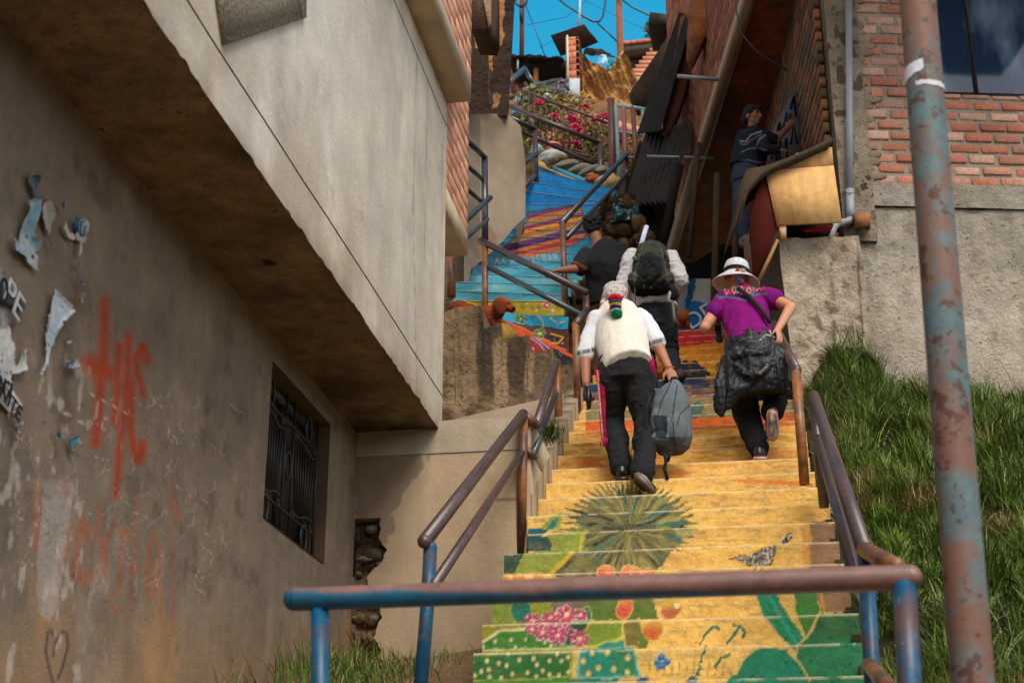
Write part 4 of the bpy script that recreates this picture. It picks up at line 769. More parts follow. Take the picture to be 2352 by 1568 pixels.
def simple(name, c, rough=.8): return mat(name, L(*c), rough=rough, n1=(5, .1), n2=(40, .12), bump=None)
M['white'] = simple('white_paint', (196, 196, 200)); M['blacktxt'] = simple('black_ink', (30, 32, 36)); M['bluetxt'] = simple('blue_ink', (20, 120, 170))
RX = Matrix.Rotation(R(90), 4, 'X')
text('DE', 'lettering', .27, W(1607, 728, 15.44), Matrix.Rotation(R(-28), 4, 'Y') @ RX, M['white'], mw)
# low orange stool beside it
so_ = thing('stool', 'small orange wooden stool in the shade at the top of the stairs', 'stool', W(1570, 750, 15.0))
MB().box(tuple(W(1556, 736, 15.0)), tuple(W(1584, 731, 15.25)), L(150, 84, 30)).build('seat', M['wood'], so_)
for u_ in (1558, 1580):
    for y_k in (15.02, 15.2): MB().tube([W(u_, 736, y_k), W(u_, 752, y_k)], .015, 8, L(130, 74, 30)).build('leg', M['wood'], so_)
# rubble bank holding the right side of the upper flight
# ================= blue flight =================
bf = thing('blue_stairs', 'upper flight of stairs painted turquoise and blue with a striped woven cloth mural', 'staircase', W(1160, 690, 13.4))
# measured nosing lines: (left u, left v, right u, right v); the steps climb away from the camera
BL = [(1036, 692, 1296, 692), (1042, 668, 1300, 678), (1047, 648, 1312, 655), (1067, 627, 1326, 640), (1085, 609, 1338, 624), (1105, 591, 1348, 604), (1123, 574, 1352, 584), (1145, 557, 1356, 566), (1153, 543, 1360, 548), (1168, 526, 1364, 530), (1183, 510, 1368, 512), (1190, 494, 1372, 494), (1194, 470, 1380, 470), (1205, 440, 1388, 464), (1213, 418, 1404, 446), (1236, 392, 1412, 436)]
tY = [13.0+.27*i for i in range(len(BL)+1)]
def mural_up(pts):
    s = Paint(pts, L(70, 160, 178)); x, y = s.x, s.y
    k = np.clip((640-y)/200, 0, 1); s.put(k, (0, 132, 200), 1); s.put(np.clip((y-610)/70, 0, 1), (72, 150, 160), .8)
    s.put(np.clip((fbm(pts*[.6, 1, 3], .3, 3, 501)-.52)*6, 0, 1)*(y > 560), (128, 176, 180), .7); s.put(np.clip((fbm(pts*[.6, 1, 3], .25, 3, 505)-.55)*6, 0, 1)*(y > 560), (46, 128, 150), .7); s.put((y < 470)*np.clip((fbm(pts, .3, 3, 507)-.5)*5, 0, 1), (0, 104, 180), .7)
    cp = [(1212, 487), (1240, 484), (1308, 473), (1336, 474), (1346, 545), (1318, 562), (1280, 574), (1181, 584), (1150, 572), (1168, 560), (1184, 542), (1195, 524), (1212, 508)]
    m = inpoly(s.wx, s.wy, cp); q = y+x*.24-(np.clip((y-500)/90, 0, 1))*0
    cols = [(150, 36, 62), (62, 120, 58), (112, 62, 120), (220, 110, 38), (150, 140, 80), (150, 40, 100), (226, 160, 30), (210, 96, 44), (158, 150, 88), (120, 40, 110), (60, 44, 110), (216, 118, 38), (186, 50, 58), (210, 104, 50)]
    t = (q-770)/(880-770)*len(cols); t = t+(fbm(pts, .3, 2, 511)-.5)*.6; w = t-np.floor(t)
    for i, c in enumerate(cols): s.put(m*(np.floor(t).astype(int) == i), c, 1, .25)
    s.put(m*np.clip((.12-w)*12, 0, 1), (190, 70, 90), .6); s.put(m*(x > 1300)*np.clip((vnoise(np.c_[x*.3, y*.05, 0*x], 1.2, 5)-.5)*5, 0, 1), (70, 60, 70), .5)
    s.put(np.clip(1.6-dseg(x, y, cp+[cp[0]])/2.2, 0, 1), (74, 52, 60), .6)
    s.poly([(1185, 586), (1290, 566), (1284, 578), (1210, 592)], (206, 104, 60))
    for i in range(9): a = 1222+i*9+(i % 3)*2; s.line([(a, 586-(i*1.2)), (a+4, 600-(i*1.0))], 2.6, (196, 180, 160), .8)
    for a in (1142, 1156, 1178): s.line([(a, 592), (a-4, 606)], 2.4, (214, 200, 180), .8); s.line([(a, 592), (a+5, 606)], 2.4, (214, 200, 180), .8)
    s.line([(1134, 590), (1176, 588)], 4, (120, 120, 60), .8)
    for j in range(9): a = 1180+j*9; s.line([(a, 683-j*.4), (a+3, 677-j*.4), (a+5, 683-j*.4)], 1.4, (40, 80, 110), .8)
    yb = inpoly(x, y, [(1000, 690), (1320, 690), (1320, 730), (1000, 730)]); s.put(yb, (190, 164, 36), 1, .25)
    if yb.any():
        s.ell(1257, 703, 9, 9, (200, 70, 70), edge=(220, 200, 190)); s.ell(1257, 703, 3, 3, (230, 220, 200))
        for a, b in ((1200, 704), (1222, 705), (1238, 704), (1281, 705)):
            for t_ in range(5): an = t_*1.25; s.line([(a, b), (a+6*math.cos(an), b+6*math.sin(an))], 1.8, (70, 90, 50) if a < 1230 else (90, 40, 40), .8)
        for a, b in ((1210, 698), (1246, 694), (1232, 712), (1270, 712)): s.ell(a, b, 3, 3, (220, 200, 190))
    return np.clip(s.c, 0, 1)
for i, (ul, vl, ur, vr) in enumerate(BL):
    Y = tY[i]; zb = None
    tl, tr_ = W(ul, vl, Y), W(ur, vr, Y); nx_ = BL[i-1] if i else None
    lo = (BL[i-1][1], BL[i-1][3]) if i else (716, 722)
    bl_, br_ = W(ul, lo[0]+3, Y), W(ur, lo[1]+3, Y)
    b = MB(); nx = max(40, int(np.linalg.norm(tr_-tl)/.013))
    b.grid(bl_, br_, tr_, tl, nx, 16, lambda v: mural_up(v)*(1-.35*np.clip((.02-0)*0, 0, 1)), lambda v: (fbm(v, .2, 3, 520)-.5)*.02)
    nn = nx+1; rv = b.v[-1][-nn:]; yn = tY[i+1]+.02; b.add(np.vstack([rv, rv+[0, yn-Y, .0]]), [(k, k+1, nn+k+1, nn+k) for k in range(nx)], np.array(L(120, 160, 165)))
    b.prism([bl_, tl, tl+[0, .3, 0], bl_+[0, .3, 0]], (-.01, 0, 0), L(110, 96, 78)); b.prism([br_, tr_, tr_+[0, .3, 0], br_+[0, .3, 0]], (.01, 0, 0), L(110, 96, 78))
    # pale worn nosing line
    e = np.array([rv[k]+[0, -.004, 0] for k in range(nn)]); b.tube(e, .002+.005*rng.random(nn)*(fbm(e, .1, 2, 9) > .4), 5, L(150, 165, 160), caps=False)
    b.build('step', M['paint'], bf)
# winder steps by the dog
def mural_dog(pts):
    s = Paint(pts, L(190, 60, 44)); x, y = s.x, s.y
    s.poly([(1040, 716), (1310, 716), (1306, 760), (1250, 756), (1170, 742), (1040, 742)], (44, 160, 196), var=.2); s.poly([(1175, 742), (1306, 757), (1306, 804), (1220, 772)], (96, 56, 48)); s.poly([(1120, 722), (1140, 726), (1320, 812), (1320, 834), (1270, 806), (1120, 745)], (208, 84, 44))
    s.poly([(1120, 724), (1150, 732), (1150, 746), (1120, 746)], (206, 40, 32)); s.poly([(1212, 770), (1275, 800), (1275, 812), (1212, 814)], (170, 34, 40)); s.poly([(1270, 800), (1330, 826), (1330, 850), (1284, 838), (1262, 812)], (36, 36, 46))
    s.line([(1220, 776), (1240, 790), (1250, 804)], 3.5, (90, 160, 190)); s.line([(1214, 790), (1226, 802)], 3.5, (200, 170, 180)); s.line([(1232, 776), (1262, 800)], 2.2, (120, 170, 200)); s.line([(1130, 728), (1200, 752), (1310, 810)], 2.2, (226, 130, 60))
    for fx, fy in ((1196, 732), (1240, 765)):
        for k in range(5): a = k*1.257; s.ell(fx+8*math.cos(a), fy+6.5*math.sin(a), 6, 5, (74, 112, 56), edge=(196, 206, 160))
        s.ell(fx, fy, 3, 3, (214, 190, 60))
    s.line([(1215, 722), (1232, 722), (1246, 736), (1248, 750)], 3, (200, 186, 120)); s.line([(1208, 735), (1222, 728), (1228, 742)], 2, (30, 110, 150)); s.line([(1264, 730), (1280, 742), (1298, 738)], 3, (200, 190, 130)); s.line([(1270, 732), (1282, 730), (1284, 740), (1274, 742)], 2, (90, 80, 150))
    s.poly([(1250, 768), (1286, 774), (1276, 784), (1262, 784)], (40, 40, 52)); s.line([(1266, 766), (1294, 774), (1282, 788), (1266, 787)], 3.4, (222, 170, 30)); s.ell(1291, 786, 3, 3, (180, 130, 180)); s.ell(1172, 741, 3, 3, (150, 110, 170)); s.ell(1288, 812, 4, 4, (40, 36, 40), edge=(190, 190, 180))
    return np.clip(s.c, 0, 1)
wn_ = thing('winder_steps', 'turning steps painted blue, brown and red with flowers and swirls beside the dog', 'staircase', W(1220, 800, 12.5))
for k, (tl, tr_, br_, bl_, Y) in enumerate([((1120, 717), (1306, 727), (1304, 762), (1120, 752), 12.85), ((1180, 743), (1306, 758), (1306, 806), (1180, 790), 12.68), ((1120, 722), (1135, 724), (1330, 822), (1120, 850), 12.45), ((1210, 772), (1290, 806), (1330, 855), (1206, 855), 12.22)]):
    b = MB(); q = [W(*bl_, Y), W(*br_, Y), W(*tr_, Y), W(*tl, Y)]; b.grid(*q, 110, 34, mural_dog, lambda v: (fbm(v, .2, 3, 530)-.5)*.02); b.add([q[3], q[2], q[2]+[0, .4, 0], q[3]+[0, .4, 0]], [(0, 1, 2, 3)], L(150, 130, 100)); b.build('step', M['paint'], wn_)
o_ = MB().prism([W(u, v, 12.0) for u, v in [(1094, 762), (1152, 742), (1168, 744), (1186, 762), (1172, 780), (1152, 788), (1094, 788)]], (0, .2, 0), L(176, 134, 62)); o_ = o_.build('step_end', M['concrete'], wn_)
# ================= right bank rubble + black shapes beside blue flight =================
bw_ = MB().prism([W(u, v, 14.3) for u, v in [(800, 262), (1072, 262), (1075, 560), (1110, 600), (1100, 690), (1060, 760), (800, 760)]], (0, .3, 0), L(150, 130, 104)); bw_.prism([W(u, v, 13.2) for u, v in [(1240, 700), (1420, 700), (1420, 1000), (1240, 1000)]], (0, .3, 0), L(84, 66, 46)); tag(bw_.build('back_retaining_wall', M['concrete']), 'shadowed rough wall behind the posts between both stairs', 'wall')
rbk = thing('rubble_bank', 'mud and rubble bank with a knotted stump right of the blue stairs', 'bank', W(1350, 600, 14)); rbk['kind'] = 'structure'
b = MB(); g = np.random.default_rng(8)
pol = [(1296, 700), (1330, 622), (1352, 560), (1372, 500), (1398, 462), (1440, 440), (1490, 460), (1530, 560), (1560, 700), (1560, 800), (1296, 800)]
b.prism([W(u, v, 16.1) for u, v in pol], (0, .4, 0), L(40, 30, 22)); b.build('earth', M['adobe'], rbk)
b = MB()
for k in range(240):
    u_, v_ = g.uniform(1330, 1475), g.uniform(455, 720); 
    if not inpoly(np.array([u_]), np.array([v_]), [(1300, 690), (1335, 620), (1365, 520), (1400, 462), (1450, 470), (1480, 560), (1470, 700)])[0]: continue
    b.ell(W(u_, v_, 15.9+g.uniform(-.2, .1)), (g.uniform(.05, .16), .12, g.uniform(.04, .14)), col=np.array(L(*random.choice([(112, 82, 50), (90, 64, 40), (130, 98, 62), (60, 48, 36)])))*g.uniform(.5, 1), n=8, m=6)
b.build('stone_pile', M['adobe'], rbk)
# teal plastic sheet
b = MB(); b.grid(W(1400, 512, 15.6), W(1470, 500, 15.6), W(1466, 470, 15.6), W(1404, 466, 15.6), 20, 14, lambda v: np.array(L(14, 58, 60))*(.4+fbm(v, .2, 3, 540))[:, None], lambda v: (fbm(v, .15, 3, 541)-.5)*.3); tag(b.build('plastic_sheet', M['plastic'], smooth=True), 'crumpled dark teal plastic sheet beside the blue steps', 'plastic sheet')
# ================= concrete wall + mud house on the left behind the brick facade =================
cw = MB(); CY = 13.6
cwp = [(1070, 700), (1070, 262), (1168, 262), (1196, 290), (1206, 360), (1204, 440), (1196, 455), (1190, 520), (1150, 570), (1100, 610), (1078, 660)]
def cwcol(v):
    s = Paint(v, L(164, 148, 126)); s.put(np.clip((330-s.y)/70, 0, 1)*np.clip((1175-s.x)/30, 0, 1)*np.clip((fbm(v, .3, 3, 551)-.1)*2.5, 0, 1), (58, 54, 50), .9); s.put(np.clip((fbm(v*[1, 1, .3], .3, 3, 553)-.55)*6, 0, 1), (140, 122, 100), .6); s.put((s.x < 1102)*np.clip((fbm(v, .4, 3, 555)-.3)*3, 0, 1), (96, 88, 80), .6)  # darker towards the top, fading out at the right edge
    s.put(inpoly(s.wx, s.wy, [(1085, 560), (1118, 500), (1160, 590), (1130, 640)]), (150, 118, 82), .8); return np.clip(s.c, 0, 1)
G = []; us = np.linspace(1066, 1207, 60); vs = np.linspace(262, 705, 130)
top_ = lambda u: np.interp(u, [1066, 1168, 1196, 1203, 1207], [262, 262, 290, 340, 380])
bot_ = lambda u: np.interp(u, [1066, 1075, 1082, 1110, 1130, 1160, 1175, 1190, 1207], [705, 650, 616, 594, 576, 546, 529, 514, 498])
V_ = np.array([W(u, bot_(u)+2+(top_(u)-bot_(u)-2)*t, CY+.004*(u-1066)) for u in us for t in np.linspace(0, 1, 130)]); c_ = cwcol(V_); V_[:, 1] += (fbm(V_, .4, 3, 557)-.5)*.05
cw.add(V_, [(i*130+j, (i+1)*130+j, (i+1)*130+j+1, i*130+j+1) for i in range(59) for j in range(129)], c_); re = V_[-130:]; cw.add(np.vstack([re, re+[-.5, 2.0, 0]]), [(j, 130+j, 131+j, j+1) for j in range(129)], L(150, 130, 104))
tag(cw.build('retaining_wall', M['plaster']), 'tall pale concrete retaining wall, sooty at the top, left of the blue stairs', 'retaining wall')
mh = thing('mud_house', 'dark mud-walled house with strips of fallen plaster above the retaining wall', 'house', W(1120, 262, 13.9))
def mhcol(v):
    s = Paint(v, L(66, 50, 38)); s.put(np.clip((fbm(v, .5, 4, 561)-.5)*5, 0, 1), (48, 36, 27), .7)
    s.poly([(1140, -10), (1158, -10), (1160, 30), (1152, 60), (1160, 80), (1150, 108), (1132, 130), (1130, 170), (1124, 155), (1120, 125), (1134, 96), (1146, 40)], (176, 122, 78)); s.poly([(1090, 66), (1106, 66), (1104, 112), (1090, 108)], (180, 138, 84)); s.poly([(1130, 218), (1142, 214), (1150, 222), (1144, 246), (1130, 250), (1134, 232)], (170, 120, 80)); s.line([(1125, 150), (1122, 200), (1126, 240)], 1.5, (130, 118, 104), .6); return s.c
m_ = MB(); m_.grid(W(1060, 266, 13.9), W(1167, 266, 13.9), W(1185, -60, 13.9), W(1060, -60, 13.9), 70, 150, mhcol, lambda v: (fbm(v, .2, 4, 563)-.5)*.06); m_.prism([W(u, v, 13.96) for u, v in [(800, 270), (1062, 268), (1062, -120), (800, -120)]], (0, .3, 0), L(62, 48, 36)); m_.prism([W(1167, 266, 13.93), W(1185, -60, 13.93), W(1186, -60, 16), W(1168, 264, 16)], (-.05, 0, 0), L(60, 46, 34)); m_.build('wall', M['adobe'], mh)
m_ = MB(); a0 = W(1128, 66, 12.6); m_.prism([W(1082, -60, 12.6), W(1128, -60, 12.6), W(1128, 50, 12.6), W(1122, 68, 12.6), W(1082, 66, 12.6)], (0, .5, 0), L(104, 76, 56)); m_.build('jutting_slab', M['concrete'], mh)
m_ = MB(); m_.prism([W(1098, -60, 12.58), W(1128, -60, 12.58), W(1128, 52, 12.58), W(1122, 66, 12.58)], (0, .03, 0), L(176, 146, 118)); m_.build('slab_edge', M['concrete'], mh)
# ================= sky backdrop (emissive patch, tinted teal) =================
ms = bpy.data.materials.new('sky_air'); ms.use_nodes = True; t = ms.node_tree; t.nodes.clear()
em = t.nodes.new('ShaderNodeEmission'); ou = t.nodes.new('ShaderNodeOutputMaterial'); vc = t.nodes.new('ShaderNodeVertexColor'); vc.layer_name = 'Col'
t.links.new(vc.outputs[0], em.inputs[0]); em.inputs[1].default_value = SKYE; t.links.new(em.outputs[0], ou.inputs[0])
b = MB(); V_ = []; c_ = []
for i in range(41):
    for j in range(31):
        a = R(-42+84*i/40)+YAW*0; e = R(2+70*j/30); V_.append((600*math.sin(a)*math.cos(e), 600*math.cos(a)*math.cos(e), 600*math.sin(e))); f = min(1, max(0, (math.degrees(e)-22)/16)); c_.append(np.array(L(56, 160, 194))*(1-f)+np.array(L(24, 134, 180))*f)
b.add(V_, [(i*31+j, i*31+j+1, (i+1)*31+j+1, (i+1)*31+j) for i in range(40) for j in range(30)], np.array(c_)); so = b.build('sky', ms, smooth=True); tag(so, kind='structure')
# ================= background above the flower bank =================
def G(pts, Y): return [W(u, v, Y) for u, v in pts]
hill = MB(); hv = []
for i, u_ in enumerate(np.linspace(1050, 1640, 60)):
    for j in range(24):
        t = j/23; hv.append(W(u_, 470-t*(470-215+ (u_-1180)*-.06), 18.3+t*5.5))
hv = np.array(hv); cc = np.array(L(120, 88, 52))*(.4+1.1*fbm(hv, .8, 4, 601))[:, None]; hv[:, 2] += (fbm(hv, .6, 4, 603)-.5)*.5
hill.add(hv, [(i*24+j, (i+1)*24+j, (i+1)*24+j+1, i*24+j+1) for i in range(59) for j in range(23)], cc); hill.build('hillside', M['adobe'], smooth=True); bpy.data.objects['hillside']['kind'] = 'structure'
# brick gate pillar with tin cap
pl = thing('brick_pillar', 'square brick gate pillar with whitewashed foot capped by a tilted sheet of tin', 'pillar', W(1320, 240, 23.5))
pb0 = W(1304, 262, 23.5); pt0 = W(1304, 86, 23.5); wv = np.linalg.norm(W(1332, 150, 23.5)-W(1302, 150, 23.5)); hh = pt0[2]-pb0[2]
mb = MB(); bricks(mb, pb0+[-.02, 0, 0], X1, Z1, -Y1, wv, hh, .27, .1, .03, [(196, 104, 66), (206, 120, 84), (184, 96, 62), (212, 132, 92)], 31, (150, 140, 130), jut=.0, jit=.5, dep=.2)
mb.box((pb0[0]-.02, 23.5+.01, pb0[2]), (pb0[0]+wv-.02, 23.9, pt0[2]), L(170, 110, 80)); bricks(mb, np.array([pb0[0]+wv-.02, 23.5, pb0[2]]), Y1, Z1, X1, .55, hh, .27, .1, .03, [(170, 96, 66), (186, 110, 80)], 32, (150, 140, 130), jut=.0, dep=.05)
mb.build('brickwork', M['brick'], pl)
zz0, zz1 = W(1310, 238, 23.48)[2], W(1310, 182, 23.48)[2]; MB().box((pb0[0]-.03, 23.47, zz0), (pb0[0]+wv-.01, 23.49, zz1), L(176, 184, 190)).build('whitewash', M['plaster'], pl); MB().tube([W(1303, 82, 23.45), W(1305, 200, 23.45)], .02, 8, L(190, 190, 180)).build('pole_strip', M['plastic'], pl)
tin = MB(); q = [W(1265, 82, 22.9), W(1303, 130, 23.0), W(1374, 98, 24.4), W(1340, 56, 24.2)]; tq = np.array(q)
tin.prism([WP(u, v, W(1318, 84, 23.75), [-.12, -.35, -.93]) for u, v in [(1265, 83), (1288, 130), (1302, 125), (1335, 114), (1374, 98), (1364, 84), (1356, 76), (1342, 57)]], (0, .0, .015), L(66, 56, 48)); tin.build('tin_cap', M['darkmat'], pl)
tag(MB().tube(G([(1330, 60), (1333, -20)], 23.7), .022, 8, L(180, 190, 196)).build('antenna_pole', M['plastic']), 'thin pale pole rising behind the tin cap of the brick pillar', 'pole')
# adobe wall, broken top
aw = MB(); topl = [(1325, 118), (1342, 126), (1352, 140), (1362, 142), (1378, 150), (1390, 158), (1404, 150), (1418, 136), (1430, 128), (1442, 132), (1450, 150), (1460, 175), (1470, 205), (1482, 240), (1480, 262)]
xs = [p[0] for p in topl]; ys = [p[1] for p in topl]; V_ = []; us = np.linspace(1322, 1482, 90)
for u_ in us:
    for t in np.linspace(0, 1, 60): vt = np.interp(u_, xs, ys); V_.append(W(u_, 268+(vt-268)*t, 24.2-.9*(u_-1322)/160))
V_ = np.array(V_)
def adcol(v):
    x, y = proj(v); st_ = vnoise(np.c_[(x-y*.45)*.12, y*.015, 0*x], .8, 5); lay = vnoise(np.c_[x*.02, (y-x*.3)*.2, 0*x], .7, 9)
    return np.array(L(192, 140, 80))*(.5+.55*st_+.35*lay*fbm(v, .3, 3, 611)*2)[:, None]
c_ = adcol(V_); x_, y_ = proj(V_); V_[:, 1] += (fbm(V_, .25, 4, 613)-.5)*.5+(vnoise(np.c_[(x_-y_*.45)*.12, y_*.02, 0*x_], .8, 5)-.5)*.25
aw.add(V_, [(i*60+j, (i+1)*60+j, (i+1)*60+j+1, i*60+j+1) for i in range(89) for j in range(59)], c_); aw.prism(G([(1330, 268), (1480, 268), (1474, 220), (1440, 140), (1400, 160), (1345, 136)], 24.9), (0, .5, 0), L(150, 108, 64)); tag(aw.build('adobe_wall', M['adobe'], smooth=False), 'crumbling sunlit adobe wall with a broken top right of the brick pillar', 'wall')
o_ = MB(); g = np.random.default_rng(17)
o_.grid(*G([(1340, 130), (1420, 136), (1400, 116), (1346, 108)], 24.0), 24, 8, lambda v: np.array(L(52, 44, 36))*(.6+fbm(v, .2, 2, 5))[:, None], lambda v: (fbm(v, .2, 3, 620)-.5)*.35); tag(o_.build('torn_tarp', M['darkmat'], smooth=True), 'torn dark tarp draped on top of the adobe wall', 'tarp')
o_ = MB(); o_.grid(*G([(1372, 148), (1398, 152), (1392, 126), (1376, 128)], 23.7), 8, 8, lambda v: np.array(L(120, 170, 190))*(.6+fbm(v, .1, 2, 5))[:, None], lambda v: (fbm(v, .12, 3, 621)-.5)*.2); tag(o_.build('plastic_bag', M['plastic'], smooth=True), 'pale blue plastic bag snagged on the top of the adobe wall', 'bag')
o_ = MB(); o_.grid(*G([(1394, 160), (1424, 150), (1420, 136), (1396, 138)], 23.7), 8, 8, lambda v: np.array(L(20, 120, 140))*(.6+fbm(v, .1, 2, 5))[:, None], lambda v: (fbm(v, .12, 3, 622)-.5)*.2); tag(o_.build('plastic_bag', M['plastic'], smooth=True), 'teal plastic rag snagged between two humps of the adobe wall', 'bag')
# tiled house behind on the right
th = thing('tiled_house', 'brown house with a tiled roof edge and stepped brick gable behind the adobe wall', 'house', W(1480, 160, 27))
MB().prism(G([(1420, 262), (1620, 262), (1620, 84), (1520, 92), (1418, 106), (1424, 160)], 27), (0, .8, 0), L(110, 72, 54)).build('wall', M['adobe'], th)
mb = MB(); 
for k in range(9): a = 1416+k*15; mb.prism(G([(a, 104-k*1.6), (a+14, 102.4-k*1.6), (a+14, 95.4-k*1.6), (a, 97-k*1.6)], 26.6), (0, .9, .2), np.array(L(200, 112, 74))*random.uniform(.85, 1.1))
mb.build('roof_tiles', M['brick'], th); MB().prism(G([(1418, 106), (1520, 92), (1620, 80), (1620, 92), (1520, 105), (1440, 118), (1424, 120)], 26.65), (0, .5, 0), L(120, 112, 100)).build('cornice', M['concrete'], th)
mb = MB()
for k in range(7): a = 1444+k*8; mb.prism(G([(a, 176-k*9.5), (a+60, 176-k*9.5), (a+60, 167.5-k*9.5), (a, 167.5-k*9.5)], 26.5+.02*k), (0, .4, 0), np.array(L(206, 140, 108))*random.uniform(.85, 1.1))
mb.prism(G([(1444, 176), (1520, 176), (1500, 220), (1462, 200)], 26.5), (0, .3, 0), L(196, 150, 108)); mb.build('stepped_bricks', M['brick'], th)
o_ = MB(); o_.prism(G([(1418, 132), (1430, 116), (1446, 162), (1440, 170), (1424, 150)], 24.4), (0, .1, 0), L(190, 150, 124)); tag(o_.build('plaster_slab', M['concrete']), 'pinkish broken slab leaning at the foot of the brown pole', 'slab')
# shed at the back left
sh = thing('tin_shed', 'low shed with a ragged black roof and shiny zinc sheets behind the rails', 'shed', W(1240, 180, 25))
mb = MB(); mb.prism(G([(1172, 133), (1200, 130), (1250, 136), (1302, 140), (1304, 156), (1172, 150)], 24.5), (0, 2.5, .1), L(34, 26, 22)); 
for k in range(40): u_ = g.uniform(1172, 1300); mb.ell(W(u_, 132+(u_-1172)*.05+g.uniform(-3, 2), 24.4), (g.uniform(.03, .1), .1, .04), col=L(30, 24, 20), n=7, m=5)
mb.build('roof', M['darkmat'], sh)
mb = MB(); mb.prism(G([(1172, 152), (1236, 152), (1236, 260), (1172, 260)], 25.2), (0, .2, 0), L(120, 62, 40)); mb.build('rusty_wall', M['adobe'], sh)
mb = MB()
corr(mb, W(1236, 156, 25.1), W(1236, 206, 25.1), W(1306, 218, 24.9), W(1306, 162, 24.9), L(190, 196, 200), 5, .05); mb.build('zinc_wall', M['zinc'], sh)
MB().tube(G([(1232, 150), (1230, 210)], 24.6), .05, 8, L(150, 100, 66)).build('post', M['wood'], sh); MB().tube(G([(1190, 130), (1189, 160)], 24.4), .02, 8, L(170, 190, 180)).build('vent_pipe', M['plastic'], sh)
MB().prism(G([(1230, 238), (1305, 238), (1305, 272), (1230, 272)], 23.9), (0, .2, 0), L(150, 140, 130)).build('footing', M['concrete'], sh)
# power poles and wires
def wire(pts, Y, r=.012, lab='', name='wire'):
    p = np.array(G(pts, Y)); o = MB().tube(p, r, 5, L(24, 60, 80) if 0 else L(30, 40, 46)).build(name, M['plastic']); tag(o, lab, 'wire'); return o
p1 = thing('utility_pole', 'brown wooden utility pole with a coil of cable at the top left of the sky', 'pole', W(1198, 140, 29))
MB().tube(G([(1200, -40), (1198, 140)], 29), .055, 10, L(110, 62, 48)).build('shaft', M['wood'], p1)
t_ = np.linspace(0, 2*math.pi, 24); MB().tube([W(1197+13*math.cos(a), 2+13*math.sin(a), 28.8) for a in t_], .03, 6, L(26, 30, 34), caps=False).build('cable_coil', M['plastic'], p1); MB().box(tuple(W(1193, 44, 28.8)), tuple(W(1204, 24, 29.1)), L(60, 40, 36)).build('junction_box', M['metal'], p1)
tag(MB().tube(G([(1420, -40), (1425, 120), (1428, 180)], 25.6), [.06, .07, .07], 10, L(140, 84, 60)).build('utility_pole', M['wood']), 'brown wooden pole rising from the adobe wall between pillar and tiled roof', 'pole')
wire([(1208, 14), (1230, 70), (1255, 138)], 28, .012, 'thin stay wire slanting from the left utility pole down to the shed roof')
wire([(1272, -10), (1300, 12), (1340, 38), (1362, 50), (1376, 50), (1384, 40), (1390, 10), (1392, -10)], 26, .022, 'thick dark cable sagging in a loop above the brick pillar')
wire([(1372, 54), (1395, 74), (1420, 98)], 26, .018, 'frayed cable from the sagging loop to the tiled roof corner')
wire([(1416, -10), (1450, 16), (1540, 60), (1600, 90)], 25.5, .018, 'straight dark cable crossing the sky from the right pole to the eaves')
wire([(1210, 58), (1300, 40), (1350, 0)], 28, .006, 'faint thin wire across the middle of the sky')
wire([(1240, 110), (1290, 84), (1340, 40)], 28, .005, 'faint thin wire rising from the shed towards the cable loop')
wire([(1340, 0), (1420, 40), (1500, 76)], 28, .005, 'faint thin wire behind the right utility pole')
# a far conifer tip
tr = thing('conifer_tree', 'tip of a dark conifer peeking over the tiled roof', 'tree', W(1500, 84, 34))
mb = MB(); g = np.random.default_rng(6)
for k in range(260):
    tt = g.random(); u_ = 1499+g.normal(0, 1)*(10*(1-tt)+1); v_ = 92-tt*36; p = W(u_, v_, 34+g.normal(0, .3)); d = g.normal(0, 1, 3)*[.12, .12, .04]; d[2] = .12; mb.add([p, p+d, p+d*.5+[.03, 0, .05]], [(0, 1, 2)], np.array(L(52, 62, 44))*g.uniform(.5, 1.1))
mb.build('crown', M['leaf'], tr); MB().tube(G([(1499, 110), (1499, 66)], 34), .03, 6, L(60, 46, 34)).build('trunk', M['wood'], tr)
# ================= railings =================
def rail(name, lab, loc, bars, cat='handrail', group=None):
    t = thing(name, lab, cat, loc, group)
    for kind, pts, r, m_ in bars:
        mb = MB().tube(pts, r, 16, caps=True)
        for e in (pts[0], pts[-1]):
            if any(k2 is not pts and min(np.linalg.norm(np.asarray(e)-np.asarray(x)) for x in (k2[0], k2[-1])) < .045 for _, k2, _, _ in bars): mb.ell(e, r*.985, n=14, m=8)
        mb.build(kind, M[m_], t, True)
    return t
# right-hand run beside the grass
T1, T2 = W(1869, 908, 8.75), W(1986, 1262, 5.55); L1, L2 = W(1879, 1006, 8.7), W(1972, 1345, 5.6)
u1 = (T1-T2)/np.linalg.norm(T1-T2)
rail('handrail', 'rusty steel handrail with two bars running up between the stairs and the grass', T2, [
    ('top_rail', [T1, T2], .032, 'rust'), ('mid_rail', [L1, L2], .026, 'rust'), ('post', [T1+[0, .03, -.03], W(1893, 1165, 8.8)], .030, 'rust'),
    ('post', [T2, W(2006, 1600, 5.5), W(2012, 1720, 5.5)], .030, 'bluepipe'), ('end_link', [T2, W(2062, 1303, 5.0)], .031, 'ochre')])
